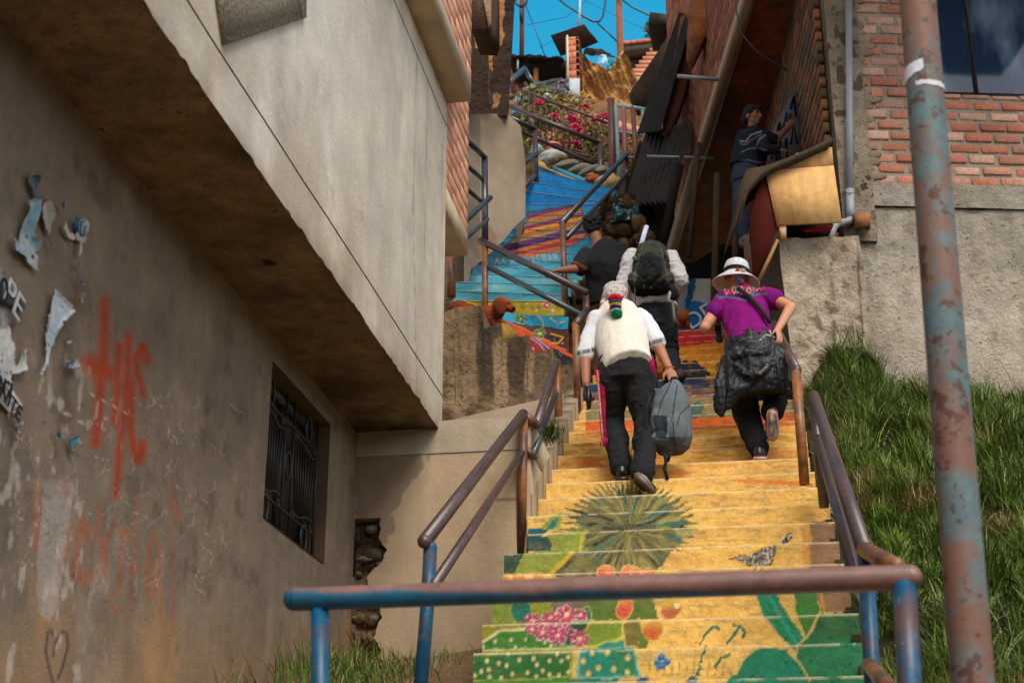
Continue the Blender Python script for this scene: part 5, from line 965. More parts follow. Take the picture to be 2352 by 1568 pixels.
# front barrier
F1, F2 = W(676, 1376, 4.15), W(2090, 1325, 3.98)
rail('front_barrier', 'horizontal brown and blue steel barrier across the foot of the stairs', (F1+F2)/2, [
    ('post', [W(735, 1385, 4.15), W(735, 1620, 4.13), W(735, 2000, 4.08)], .0265, 'bluepipe'), ('post', [W(2077, 1335, 3.98), W(2090, 1568, 3.94), W(2104, 2000, 3.88)], .031, 'bluepipe'),
    ('mid_rail', [W(1996, 1525, 5.5), W(2060, 1600, 4.1)], .026, 'ochre')], 'barrier')
fb_ = bpy.data.objects['front_barrier']; b = MB(); b.tube(F1+(F2-F1)*np.linspace(0, 1, 260)[:, None], .0335, 40)
for e in (F1, F2): b.ell(e, .033, n=16, m=10)
v_ = np.vstack(b.v); zc_ = F1[2]+(F2[2]-F1[2])*(v_[:, 0]-F1[0])/(F2[0]-F1[0]); hh_ = (v_[:, 2]-zc_)/.0335-(v_[:, 1]-4.06)/.0335*.45+(fbm(v_*[.45, 1, 1], .12, 4, 77)-.5)*1.5; k_ = np.clip(hh_*3+.35, 0, 1)[:, None]; b.v = [v_]; b.c = [np.array(L(12, 84, 112))*(1-k_)+np.array(L(122, 88, 78))*k_]; b.build('top_rail', M['frontpipe'], fb_, True)
# left run
A1, A2 = W(975, 1243, 6.15), W(1202, 950, 8.95)
B1, B2 = W(1232, 975, 9.0), W(1278, 832, 11.0); 
rail('handrail', 'brown steel handrail climbing in a zigzag along the left edge of the yellow stairs', W(970, 1568, 6.1), [
    ('top_rail', [A1, A2], .032, 'rust'), ('mid_rail', [W(996, 1345, 6.1), W(1198, 1040, 8.95)], .024, 'rust'), ('post', [A1+[.02, .03, -.02], W(981, 1400, 6.15), W(964, 1600, 6.1)], .030, 'bluepipe'),
    ('post', [A2, W(1197, 1272, 9.02)], .031, 'ochre'), ('end_link', [A2, B1], .029, 'ochre'), ('end_link', [W(1206, 1030, 8.97), W(1228, 1048, 9.0)], .023, 'ochre'),
    ('top_rail', [B1, B2], .030, 'rust'), ('mid_rail', [W(1226, 1040, 9.0), W(1276, 905, 10.9)], .024, 'darkpipe'), ('post', [B2, W(1284, 990, 11.0)], .033, 'ochre')])
rail('handrail', 'brown steel handrail post and bar between the dog steps and the black-shirted man', W(1325, 940, 11.6), [
    ('post', [W(1322, 745, 11.5), W(1327, 945, 11.6)], .030, 'ochre'), ('end_link', [W(1324, 742, 11.5), W(1348, 712, 12.2)], .031, 'rust'), ('post', [W(1345, 672, 12.6), W(1349, 760, 12.6)], .030, 'ochre'),
    ('top_rail', [W(1102, 552, 13.0), W(1348, 672, 12.5)], .032, 'rust'), ('mid_rail', [W(1122, 613, 12.95), W(1335, 723, 12.45)], .027, 'darkpipe'), ('post', [W(1114, 562, 12.98), W(1114, 748, 12.9)], .031, 'ochre')])
rail('handrail', 'dark blue-black handrail with two bars climbing the right edge of the blue stairs', W(1298, 720, 13.3), [
    ('top_rail', [W(1290, 512, 13.3), W(1440, 354, 17.2)], .031, 'darkpipe'), ('mid_rail', [W(1302, 546, 13.3), W(1440, 400, 17.1)], .026, 'darkpipe'), ('post', [W(1292, 514, 13.3), W(1299, 722, 13.25)], .031, 'ochre'), ('post', [W(1437, 360, 17.2), W(1441, 435, 17.1)], .03, 'rust')])
rail('handrail', 'small dark handrail beside the brick facade on the left landing', W(1116, 640, 13.2), [
    ('post', [W(1113, 362, 13.3), W(1114, 560, 13.2)], .034, 'darkpipe'), ('top_rail', [W(1072, 322, 12.7), W(1114, 362, 13.3)], .028, 'darkpipe'), ('mid_rail', [W(1070, 378, 12.7), W(1112, 416, 13.3)], .022, 'darkpipe'), ('mid_rail', [W(1070, 432, 12.7), W(1108, 466, 13.3)], .022, 'darkpipe')])
rail('handrail', 'loose sloping pair of dark bars in front of the left landing', W(1100, 500, 12.6), [
    ('top_rail', [W(1040, 534, 11.6), W(1126, 454, 12.9)], .028, 'darkpipe'), ('mid_rail', [W(1045, 570, 11.6), W(1120, 504, 12.9)], .02, 'darkpipe')])
tag(MB().tube([W(1034, 580, 12.2), W(1037, 682, 12.2)], .04, 14).build('rail_post', M['ochre'], None, True), 'single ochre post standing left of the dog by the facade corner', 'post')
rail('handrail', 'short handrail bend at the left edge where the blue stairs turn', W(1200, 500, 15.0), [
    ('top_rail', [W(1194, 384, 15.6), W(1232, 352, 17.2)], .03, 'darkpipe'), ('mid_rail', [W(1204, 430, 15.6), W(1233, 398, 17.2)], .026, 'rust'), ('post', [W(1194, 386, 15.6), W(1198, 534, 15.2)], .028, 'darkpipe'), ('post', [W(1229, 300, 17.2), W(1231, 420, 17.0)], .034, 'rust')])
rail('handrail', 'long brown handrail descending to the right in front of the flower bank', W(1380, 420, 18.2), [
    ('top_rail', [W(1172, 262, 17.0), W(1380, 364, 18.2)] if 0 else [W(1168, 244, 18.0), W(1380, 368-38, 18.2)], .034, 'rust'), ('top_rail', [W(1166, 268, 16.9), W(1230, 298, 17.2)], .036, 'darkpipe'), ('mid_rail', [W(1172, 292, 17.0), W(1376, 382, 18.2)], .026, 'rust'), ('post', [W(1379, 332, 18.2), W(1379, 432, 18.1)], .036, 'rust')])
fn = thing('garden_fence', 'thin rusty iron fence with upright bars enclosing the magenta flowers', 'fence', W(1290, 300, 19.2))
MB().tube([W(1182, 202, 19.6), W(1404, 286, 19.2)], .02, 8, L(80, 44, 34)).build('top_bar', M['metal'], fn); MB().tube([W(1182, 316, 19.6), W(1404, 372, 19.2)], .016, 8, L(80, 44, 34)).build('bottom_bar', M['metal'], fn)
for k in range(17):
    t = k/16; u_ = 1188+t*212; vt = 202+84*(u_-1182)/222; o_ = MB().tube([W(u_, vt-8, 19.5), W(u_, vt+100, 19.4)], .011, 6, L(84, 46, 36)).build('upright', M['metal'], fn)
gt = thing('garden_gate', 'pale blue and brown iron gate beside the flower bank', 'gate', W(1440, 430, 17.8))
for nm, pts, r_, cl in (('post', [(1403, 228), (1408, 470)], .05, (96, 54, 44)), ('frame', [(1414, 240), (1425, 460)], .03, (124, 150, 150)), ('frame', [(1414, 241), (1496, 254)], .03, (150, 176, 170)), ('crossbar', [(1420, 302), (1480, 312)], .022, (140, 160, 156)), ('crossbar', [(1424, 360), (1490, 366)], .02, (130, 120, 104)), ('upright', [(1432, 244), (1440, 440)], .034, (150, 90, 84)), ('upright', [(1453, 246), (1466, 440)], .034, (120, 66, 50)), ('upright', [(1476, 250), (1490, 420)], .03, (130, 150, 150))):
    MB().tube([W(u, v, 17.9) for u, v in pts], r_, 10, L(*cl)).build(nm, M['metal'], gt)
rail('handrail', 'grey steel handrail high on the left above the flowers and shed', W(1230, 210, 22), [
    ('top_rail', [W(1160, 196, 21), W(1205, 158, 22)], .045, 'darkpipe'), ('top_rail', [W(1205, 158, 22), W(1230, 200, 22)], .04, 'darkpipe'), ('top_rail', [W(1172, 226, 21.6), W(1225, 196, 22), W(1290, 183, 22.4)], .035, 'darkpipe'), ('mid_rail', [W(1205, 190, 22), W(1228, 222, 22)], .03, 'rust'), ('post', [W(1228, 198, 22), W(1230, 235, 22)], .035, 'rust'), ('mid_rail', [W(1284, 190, 22.3), W(1304, 184, 22.4)], .035, 'rust'), ('post', [W(1282, 190, 22.3), W(1282, 220, 22.3)], .035, 'rust'), ('mid_rail', [W(1296, 188, 22.3), W(1306, 208, 22.3)], .03, 'darkpipe')])
rail('handrail', 'brown steel handrail at the right edge of the stairs behind the woman', W(1840, 1110, 9.3), [
    ('top_rail', [W(1776, 745, 11.4), W(1829, 850, 9.35)], .036, 'rust'), ('mid_rail', [W(1795, 775, 11.5), W(1832, 900, 9.7)], .026, 'rust'), ('post', [W(1829, 858, 9.33), W(1848, 1112, 9.3)], .032, 'ochre')])
# ================= leaning light pole, near right =================
lp = thing('street_light_pole', 'thick steel pole with peeling blue paint and rust, blurred in the right foreground', 'pole', W(2270, 1700, 3.9))
mpole = mat('peeling_pole_paint', L(88, 110, 112), rough=.6, n1=(2, .15), n2=(12, .18), bump=(30, .3, .004), tint=(4.2, L(122, 84, 66), .92, .43), speck=(16, L(80, 46, 34), .85, .57), grain=(60, .15), spec=.35)
pa_, pb_ = W(2103, -60, 4.15), W(2235, 1568, 4.05); pdir = (pb_-pa_)/np.linalg.norm(pb_-pa_)
MB().tube([pa_-pdir*2, pa_, (pa_+pb_)/2, pb_, pb_+pdir*1.6], .0555, 40).build('shaft', mpole, lp, True)
tp_ = MB()
def wrap(mb, v0, v1, a0, a1, r_=.0575, col=(205, 205, 208), jag=6, seed=1):
    g = np.random.default_rng(seed); ax = np.cross(pdir, [0, 1, 0]); ax /= np.linalg.norm(ax); ay = np.cross(ax, pdir); n = 14; V = []
    for i in range(n+1):
        a = R(a0+(a1-a0)*i/n); e0 = v0(i/n)+g.uniform(-1, 1)*jag*.3; e1 = v1(i/n)+g.uniform(-1, 1)*jag*.3
        for vv in (e0, e1):
            tt = (vv+60)/(1568+60); c_ = pa_+(pb_-pa_)*tt; V.append(c_+r_*(math.cos(a)*ax+math.sin(a)*ay))
    mb.add(V, [(2*i, 2*i+2, 2*i+3, 2*i+1) for i in range(n)], L(*col))
vec_ = lambda a: None
wrap(tp_, lambda t: 206-6*t, lambda t: 244-18*t, 182, 264, seed=2); wrap(tp_, lambda t: 256-4*abs(t-.5), lambda t: 265+3*math.sin(t*3), 236, 345, seed=3)
tp_.build('torn_sticker', M['paper'], lp)
# ================= torn posters on the left wall =================
def q0(a): return [(u*.2502, 367.5+v*.2502) for u, v in a]
def q8(a): return [(u*.2502, 735+v*.2502) for u, v in a]
def poster(pts, lab, col=(150, 160, 160), col2=(90, 140, 155), amt=.5, curl=.02, seed=0, cat='torn poster'):
    P = np.array(pts); lo = P.min(0)-1; hi = P.max(0)+1; nx, ny = int((hi[0]-lo[0])/1.1)+2, int((hi[1]-lo[1])/1.1)+2
    xs = np.linspace(lo[0], hi[0], nx); ys = np.linspace(lo[1], hi[1], ny); xx, yy = np.meshgrid(xs, ys); X = xx.ravel(); Y = yy.ravel()
    p0 = np.array([WX(a, b, XL+.008) for a, b in zip(X, Y)]); nz = fbm(p0, .03, 2, seed+2)-.5
    nz2 = fbm(p0, .012, 2, seed+3)-.5; ins = inpoly(X+nz*9+nz2*4, Y+nz*9-nz2*4, P) & (nz2+nz < .36); d = dseg(X, Y, list(pts)+[pts[0]]); ncl = fbm(p0, .10, 3, seed+5)
    p0[:, 0] += .004+np.clip(1-d/7, 0, 1)*curl*np.clip((ncl-.35)*3, 0, 1)+(ncl-.5)*.012+.006
    c = np.array(L(*col))*(.8+.4*fbm(p0, .05, 2, seed+8))[:, None]; m = np.clip((fbm(p0, .08, 3, seed+9)-.5)*6, 0, 1)*amt; c = c*(1-m[:, None])+np.array(L(*col2))*m[:, None]; e = np.clip(1.3-d/1.6, 0, 1)*.6; c = c*(1-e[:, None])+np.array(L(176, 150, 126))*e[:, None]
    k = (np.arange(ny-1)[:, None]*nx+np.arange(nx-1)).ravel(); F = np.stack([k, k+nx, k+nx+1, k+1], 1); F = F[ins[F].all(1)]; us_, inv = np.unique(F, return_inverse=True); F = inv.reshape(F.shape)
    if len(F) == 0: return None
    v = p0[us_]; n = len(v); F2 = F[:, ::-1]+n; v2 = v-[.0025, 0, 0]
    o = mesh_obj('torn_poster', np.vstack([v, v2]), np.vstack([F, F2]).tolist(), np.vstack([c[us_], c[us_]]), M['paper']); tag(o, lab, cat, 'torn poster scraps on the left wall'); return o
poster(q0([(250, 130), (345, 140), (345, 170), (325, 210), (318, 280), (352, 335), (345, 380), (305, 372), (280, 310), (262, 265), (235, 220), (228, 190)]), 'dark teal and grey curled scrap at the top of the torn posters', (92, 116, 122), (40, 60, 64), .9, seed=1)
poster(q0([(235, 380), (262, 345), (312, 372), (310, 450), (262, 600), (270, 700), (322, 745), (335, 900), (325, 1020), (240, 960), (180, 890), (80, 830), (95, 700), (140, 752), (162, 640), (205, 530)]), 'largest pale blue ragged poster scrap below the curled teal one', (176, 190, 192), (70, 146, 164), .6, seed=2)
poster(q0([(345, 345), (400, 370), (420, 430), (445, 490), (446, 650), (422, 705), (408, 640), (385, 640), (365, 520), (343, 430)]), 'narrow crumpled grey poster strip right of the large pale blue scrap', (176, 170, 162), (80, 86, 90), .7, seed=3)
poster(q0([(540, 360), (562, 420), (545, 482), (503, 410)]), 'small diamond scrap with a blue letter', (120, 140, 150), (20, 90, 140), .9, seed=4)
poster(q0([(428, 738), (466, 782), (430, 848)]), 'tiny bright blue triangle scrap', (50, 130, 165), (30, 110, 150), .9, seed=5)
pe = poster(q0([(690, 560), (760, 525), (808, 580), (800, 665), (742, 760), (710, 905), (696, 880), (702, 745), (640, 742), (605, 720), (575, 670), (536, 625), (580, 565), (602, 640), (660, 690)]), 'scrap hanging to a point printed with blue letters RU', (200, 194, 186), (150, 146, 140), .4, .004, seed=6)
RPX = Matrix.Rotation(R(90), 4, 'Z') @ RX
text('RÚ', 'printed_letters', .075, WX(184, 523, XL+.026), RPX, M['bluetxt'], pe)
for k_, (a, lab) in enumerate((([(680, 935), (702, 930), (710, 990), (680, 1032)], 'blue dot scrap under the pointed scrap'), ([(690, 1092), (728, 1140), (690, 1170)], 'teal triangular scrap lower in the vertical row'), ([(665, 1250), (712, 1210), (718, 1290), (685, 1330)], 'brownish last scrap at the foot of the vertical row'))): poster(q0(a), lab, (60, 130, 150) if k_ < 2 else (150, 120, 98), (30, 100, 130), .6, seed=10+k_)
poster([(114, 662), (138, 684), (160, 705), (169, 713), (150, 726), (134, 748), (127, 760), (118, 790), (104, 826), (92, 862), (86, 866), (93, 832), (98, 782), (104, 725)], 'big white triangular poster remnant with a blue upper edge tapering to a point', (196, 206, 214), (86, 158, 178), .35, .01, seed=20)
pf = poster([(-30, 600), (4, 616), (11, 628), (10, 640), (24, 646), (30, 634), (34, 636), (24, 660), (40, 672), (50, 664), (46, 684), (55, 712), (38, 720), (36, 756), (20, 744), (10, 760), (-30, 770)], 'poster fragment with white letters PE on a dark diagonal band at the left edge', (150, 148, 144), (58, 62, 66), .7, .004, seed=21)
b = MB(); b.prism([WX(a, c_, XL+.028) for a, c_ in ((-30, 672), (20, 668), (52, 700), (54, 714), (30, 706), (-30, 690))], (.002, 0, 0), L(50, 56, 60)); b.build('dark_band', M['paper'], pf)
text('PE', 'printed_letters', .14, WX(32, 690, XL+.032), RPX @ Matrix.Rotation(R(-18), 4, 'Z'), M['white'], pf); text('0', 'printed_letters', .13, WX(8, 670, XL+.032), RPX, M['blacktxt'], pf)
pg_ = poster([(-30, 752), (14, 748), (26, 790), (30, 842), (56, 796), (56, 850), (40, 856), (24, 862), (20, 890), (36, 912), (46, 930), (30, 938), (34, 950), (16, 948), (-30, 900)], 'white lower poster at the left edge printed with black letters eri and BENITE', (196, 196, 194), (130, 140, 142), .3, .004, seed=22)
text('eri', 'printed_letters', .12, WX(9, 880, XL+.028), RPX, M['blacktxt'], pg_); text('BENITE', 'printed_letters', .078, WX(13, 909, XL+.028), RPX @ Matrix.Rotation(R(-16), 4, 'Z'), M['blacktxt'], pg_)
for k_, (a, lab, c1_, c2_) in enumerate((([(577, 385), (680, 350), (692, 425), (580, 465)], 'small white square chip with a dark blue mark', (176, 182, 186), (40, 90, 120)), ([(590, 1100), (700, 1045), (668, 1160), (655, 1215), (620, 1180)], 'thick teal flake curling off the wall near the orange paint', (60, 124, 138), (150, 180, 190)), ([(472, 1030), (505, 1005), (525, 1035), (520, 1090), (480, 1085)], 'small dark teal flake left of the thick one', (44, 84, 92), (30, 60, 70)), ([(75, 985), (130, 900), (148, 930), (140, 1040), (105, 1040)], 'patterned black and white chip near the left edge', (150, 150, 150), (40, 50, 56)), ([(0, 880), (60, 860), (20, 950)], 'pinkish paper sliver at the left edge below the letters', (170, 150, 140), (120, 110, 100)), ([(590, 190), (655, 178), (600, 235)], 'tiny pale sliver beside the white triangle', (176, 180, 180), (120, 130, 130)))): poster(q8(a), lab, c1_, c2_, .6, .03, seed=40+k_)
# ================= grass =================
def blades(name, pos, ln, lean, cols, w, seed, lab=None, droop=1.0, kind='stuff'):
    g = np.random.default_rng(seed); n = len(pos); a = g.uniform(0, 2*np.pi, n); d = np.c_[np.cos(a), np.sin(a), 0*a]+lean; d[:, 2] = 0; S = 4; V = np.zeros((n, S+1, 2, 3)); side = np.c_[-np.sin(a+.6), np.cos(a+.6), 0*a]
    out = g.uniform(.15, 1.0, n)*droop
    for k in range(S+1):
        t = k/S; c = pos+d*(ln*out*t**1.5*.8)[:, None]; c[:, 2] += ln*(t-out*.55*t*t)
        wd = (w*(1-t**2)+.0004)[:, None]; V[:, k, 0] = c-side*wd; V[:, k, 1] = c+side*wd
    idx = (np.arange(n)*(S+1)*2)[:, None, None]+np.arange(S)[None, :, None]*2+np.array([0, 1, 3, 2]); F = idx.reshape(-1, 4)
    tt = np.linspace(.55, 1.2, S+1)[None, :, None, None]; c = np.clip(cols[:, None, None, :]*np.ones((1, S+1, 2, 1))*(.6+.4*tt), 0, 1)
    o = mesh_obj(name, V.reshape(-1, 3), F.tolist(), c.reshape(-1, 3), M['leaf']); o['kind'] = kind; return o
g = np.random.default_rng(77); N_ = 250000
nc = 1100; cxy = np.c_[.5+g.random(nc)*4.4, 3.2+g.random(nc)*9.8]; csz = g.uniform(.5, 1.5, nc); ccol = g.random(nc); ci = g.integers(0, nc, N_); rr_ = np.abs(g.normal(0, .085, N_))*csz[ci]; an = g.uniform(0, 2*np.pi, N_)
x = cxy[ci, 0]+rr_*np.cos(an); y = cxy[ci, 1]+rr_*np.sin(an); x = np.where(x < .47, .94-x, x); lift = np.clip(1-rr_/.22, 0, 1)*.07*csz[ci]
P_ = np.c_[x, y, bank_z(x, y)+lift]; uu, vv = proj(P_)
wallY = RP0[1]+(x-RP0[0])*math.tan(RA)-.02-np.where(x < RW(1968, 900, .4)[0], .44, 0); ok = (uu > 1800) & (uu < 2800) & (vv > 740) & (vv < 1760) & (y < wallY-.02) & ~((x < .62) & (g.random(N_) < .7) & (y < 11))
keep = ok & (g.random(N_) < np.clip(y/9, .35, 1)); P_, ci, an, rr_ = P_[keep], ci[keep], an[keep], rr_[keep]; print('blades', len(P_))
cl = fbm(P_, .35, 3, 701); c3 = fbm(P_, .9, 2, 707); dry = np.clip((fbm(P_, .3, 3, 711)-.63)*9, 0, 1)*(g.random(len(P_)) < .85)
gc = np.array(L(96, 120, 40))*(.32+1.2*cl)[:, None]*(.6+.8*ccol[ci])[:, None]; gc = np.where((g.random(len(P_)) < .10+.25*(ccol[ci] > .8))[:, None], np.array(L(156, 166, 106)), gc); gc = gc*(1-dry[:, None])+np.array(L(158, 128, 84))*dry[:, None]; gc *= g.uniform(.6, 1.3, (len(P_), 1))
ln = g.uniform(.07, .19, len(P_))*(.6+.5*c3+.4*csz[ci]); ln = np.where(g.random(len(P_)) < .02, ln*1.6, ln)
k_ = np.clip(rr_/.1, .2, 1.4); lean = np.c_[np.cos(an)*k_*.9-.15, np.sin(an)*k_*.9-.35, 0*ln]
tag(blades('grass', P_, ln, lean, gc, g.uniform(.0018, .0042, len(P_)), 5, droop=1.0), kind='stuff')
n = 420; P_ = np.c_[g.uniform(.55, 3.4, n), g.uniform(4, 11.5, n), np.zeros(n)]; P_[:, 2] = bank_z(P_[:, 0], P_[:, 1])+.05
b = MB()
for p in P_:   # broad-leaved weeds among the grass
    for q in range(5):
        a = g.uniform(0, 6.28); d = np.array([math.cos(a), math.sin(a), .5]); s2 = np.array([-math.sin(a), math.cos(a), 0]); l_ = g.uniform(.03, .07); b.add([p, p+d*l_*.5+s2*l_*.28, p+d*l_+[0, 0, -.01], p+d*l_*.5-s2*l_*.28], [(0, 1, 2, 3)], np.array(L(88, 112, 48))*g.uniform(.6, 1.2))
tag(b.build('weeds', M['leaf']), kind='stuff')
N_ = 9000; x = g.uniform(-2.5, -1.45, N_); y = g.uniform(5.2, 9.0, N_); dw = np.clip(1-(x-XL)/.28, 0, 1); dc = np.exp(-((x+2.2)/.34)**2-((y-8.2)/.9)**2); ok = g.random(N_) < np.clip(dw*.9+dc*1.0, 0, 1)*np.clip(fbm(np.c_[x, y, 0*x], .4, 2, 9)*1.6-.2, 0, 1); x, y = x[ok], y[ok]; P_ = np.c_[x, y, gz_left(x, y)-.01]; n = len(P_)
gc = np.array(L(92, 118, 44))*g.uniform(.5, 1.2, (n, 1)); gc = np.where(g.random((n, 1)) < .15, np.array(L(150, 132, 80)), gc)
blades('grass', P_, g.uniform(.06, .2, n)*(1+.6*(x < -2.35)), np.zeros((n, 3)), gc, g.uniform(.002, .004, n), 6)
for k_, (u_, v_, Y_) in enumerate(((1083+60*2.9, 1003, 8.9),)):
    n = 260; P_ = W(1268, 1002, 8.98)+g.normal(0, 1, (n, 3))*[.03, .02, .03]; blades('weed_tuft', P_, g.uniform(.03, .08, n), np.tile([0, -.8, 0], (n, 1)), np.array(L(72, 92, 32))*g.uniform(.5, 1.2, (n, 1)), np.full(n, .003), 7, kind=None); o_ = bpy.data.objects['weed_tuft']; del o_['kind']; tag(o_, 'small green weed tuft growing out of the wall top by the handrail post', 'weed')
# pebbles on the dirt
b = MB()
for k in range(170): x_, y_ = g.uniform(-2.4, -1.4), g.uniform(6.2, 8.9); b.ell((x_, y_, float(gz_left(x_, y_))), np.array([1, .8, .6])*g.uniform(.004, .022), col=np.array(L(*random.choice([(170, 150, 126), (140, 110, 84), (110, 90, 70)]))), n=7, m=5)
o_ = b.build('pebbles', M['concrete']); tag(o_, kind='stuff')
# ================= flower bank =================
g = np.random.default_rng(91)
def bush(name, lab, us_, vs_, Y, n, cols, sz, stems=12, group=None, parent=None):
    t = thing(name, lab, 'plant', W(sum(us_)/2, vs_[1], Y), group); b = MB(); cu, cv = sum(us_)/2, sum(vs_)/2; ru, rv = (us_[1]-us_[0])/2, (vs_[1]-vs_[0])/2
    for k in range(n):
        a, r_ = g.uniform(0, 6.28), g.random()**.6; p = W(cu+ru*r_*math.cos(a), cv+rv*r_*math.sin(a), Y+g.normal(0, .25)); d = g.normal(0, 1, 3); d /= np.linalg.norm(d); e = np.cross(d, g.normal(0, 1, 3)); e /= np.linalg.norm(e); s = sz*g.uniform(.5, 1.3)
        b.add([p, p+d*s+e*s*.35, p+d*s*2, p+d*s-e*s*.35], [(0, 1, 2, 3)], np.array(L(*cols[g.integers(len(cols))]))*g.uniform(.6, 1.2))
    b.build('foliage', M['leaf'], t); b = MB()
    for k in range(stems):
        a = W(g.uniform(*us_), vs_[1]+g.uniform(-4, 10), Y+g.normal(0, .15)); c_ = W(g.uniform(*us_), g.uniform(*vs_), Y+g.normal(0, .2)); b.tube([a, (a+c_)/2+g.normal(0, .06, 3), c_], .012, 5, L(110, 84, 56))
    b.build('stems', M['wood'], t); return t
GRN = [(96, 104, 42), (120, 120, 52), (70, 84, 34), (140, 128, 66)]; DRY = [(176, 134, 80), (150, 108, 64), (120, 88, 52), (196, 160, 104)]
bush('flower_bush', 'green bush behind the iron fence under the shed', (1180, 1290), (200, 300), 20.4, 800, GRN, .06, group='bushes on the flower bank')
bush('flower_bush', 'dry straw-coloured bush in the middle of the flower bank', (1270, 1400), (262, 340), 20.2, 1000, DRY+GRN[:1], .05, group='bushes on the flower bank')
bush('flower_bush', 'low green plants above the teal panel', (1330, 1400), (310, 380), 19.6, 500, GRN[:3]+[(60, 84, 30)], .05, group='bushes on the flower bank')
bush('flower_bush', 'dead brown stalks around the flower pot', (1200, 1330), (300, 360), 19.9, 500, DRY, .05, 26, group='bushes on the flower bank')
bush('flower_bush', 'sparse yellow-green bush climbing at the foot of the brick pillar', (1270, 1360), (215, 262), 21.5, 420, [(170, 150, 80), (120, 112, 56), (150, 110, 60)], .05, group='bushes on the flower bank')
bush('flower_bush', 'green and yellow bush behind the iron gate', (1420, 1500), (310, 420), 18.9, 700, DRY+[(170, 150, 40), (120, 110, 40)], .06, group='bushes on the flower bank')
bush('flower_bush', 'green shrub squeezed beside the top of the concrete retaining wall', (1170, 1215), (270, 350), 19.0, 420, GRN, .06, group='bushes on the flower bank')
FL = [(1309, 243, 'pink'), (1343, 266, ''), (1379, 270, ''), (1305, 270, ''), (1388, 288, ''), (1376, 293, ''), (1447, 330, ''), (1356, 268, ''), (1391, 300, ''), (1403, 318, ''), (1366, 330, 'p')]
fl2 = [(1308, 243), (1343, 268), (1376, 270), (1388, 275), (1388, 290), (1403, 272), (1398, 296), (1434, 271), (1454, 270), (1411, 244), (1240, 268-30), (1309, 330), (1450, 327), (1476, 340), (1491, 299)]
fl3 = [(1309+0*k, 0) for k in range(0)]
pos_f = [(1308-72+4, 237), (1343-68, 267), (1376-66, 270), (1388-68, 274), (1388-68, 290), (1398-68, 294), (1411-66, 245), (1434-66, 272), (1456-68, 270), (1390-68, 328), (1448-68, 330), (1476-68, 340), (1491-68, 299), (1510-70, 336), (1398-70, 300), (1500-68, 370)]
words = ['beside the blue bags', 'under the fence bar', 'in the middle left', 'just right of the middle pair', 'low of the middle pair', 'faint beside the stalks', 'near the pillar foot', 'touching the fence bar', 'right under the fence bar', 'above the flower pot', 'large one over the teal panel', 'wide one over the teal panel', 'red one near the gate post', 'lonely one beside the gate', 'small pale one', 'tiny red one by the rail post']
for k_, (u_, v_) in enumerate(pos_f):
    b = MB(); c0_ = W(u_, v_, 19.3)
    for j in range(16): b.ell(c0_+g.normal(0, 1, 3)*[.03, .03, .02], g.uniform(.012, .026), col=np.array(L(*random.choice([(206, 20, 84), (180, 14, 90), (222, 50, 90)]))), n=7, m=5)
    tag(b.build('geranium', M['leaf']), 'magenta flower head '+words[k_], 'flower', 'magenta flower heads on the bank')
# hanging pot
fp = thing('flower_pot', 'pink plastic flower pot hanging among dead stalks', 'flower pot', W(1381-73+0, 372, 19.2))
MB().loft([(W(1268-0, 336+k*6.5, 19.2), np.array([.115-k*.008, 0, 0]), np.array([0, .115-k*.008, 0])) for k in range(7)][::-1], 18, L(196, 104, 84)).build('pot', M['plastic'], fp, True); MB().loft([(W(1268, 334, 19.2), np.array([.13, 0, 0]), np.array([0, .13, 0])), (W(1268, 339, 19.2), np.array([.13, 0, 0]), np.array([0, .13, 0]))][::-1], 18, L(206, 116, 96)).build('rim', M['plastic'], fp, True)
# teal panel, blue bags, wall stones
tag(MB().prism(G([(1330, 384), (1400, 378), (1404, 436), (1350, 430)], 18.9), (0, .08, 0), L(14, 104, 104)).build('teal_panel', M['plaster']), 'flat teal painted panel behind the sandbags and rail post', 'panel')
for k_, (u_, v_, ru_, rv_, c__, lab) in enumerate(((1186, 262, 12, 10, (60, 160, 200), 'bright blue plastic bag left of the iron fence'), (1190, 232, 10, 12, (170, 184, 190), 'white plastic bag above the bright blue one'), (1212, 236, 8, 9, (40, 120, 150), 'dark blue plastic bag behind the first magenta flower'), (1258, 226, 10, 12, (180, 186, 190), 'white plastic sack hanging on the grey rail'))):
    b = MB().ell(W(u_, v_, 20.4), (ru_/155, .1, rv_/150), col=L(*c__), n=18, m=12); v_a = b.v[0]; v_a += (fbm(v_a, .06, 2, 800+k_)-.5)[:, None]*.07; tag(b.build('plastic_bag', M['plastic'], smooth=True), lab, 'bag', 'plastic bags on the flower bank')
MB_ = MB(); tag(MB().prism(G([(1230, 262), (1400, 272), (1500, 300), (1496, 316), (1400, 292), (1300, 278), (1230, 272)], 21.2), (0, .3, 0), L(190, 140, 112)).build('brick_footing', M['brick']), 'pinkish brick footing running under the pillar and adobe wall', 'footing')
tag(MB().prism(G([(1400, 298), (1500, 318), (1500, 330), (1400, 308)], 20.6), (0, .3, 0), L(96, 60, 40)).build('timber_beam', M['wood']), 'brown timber lying along the top of the bank behind the gate', 'beam')
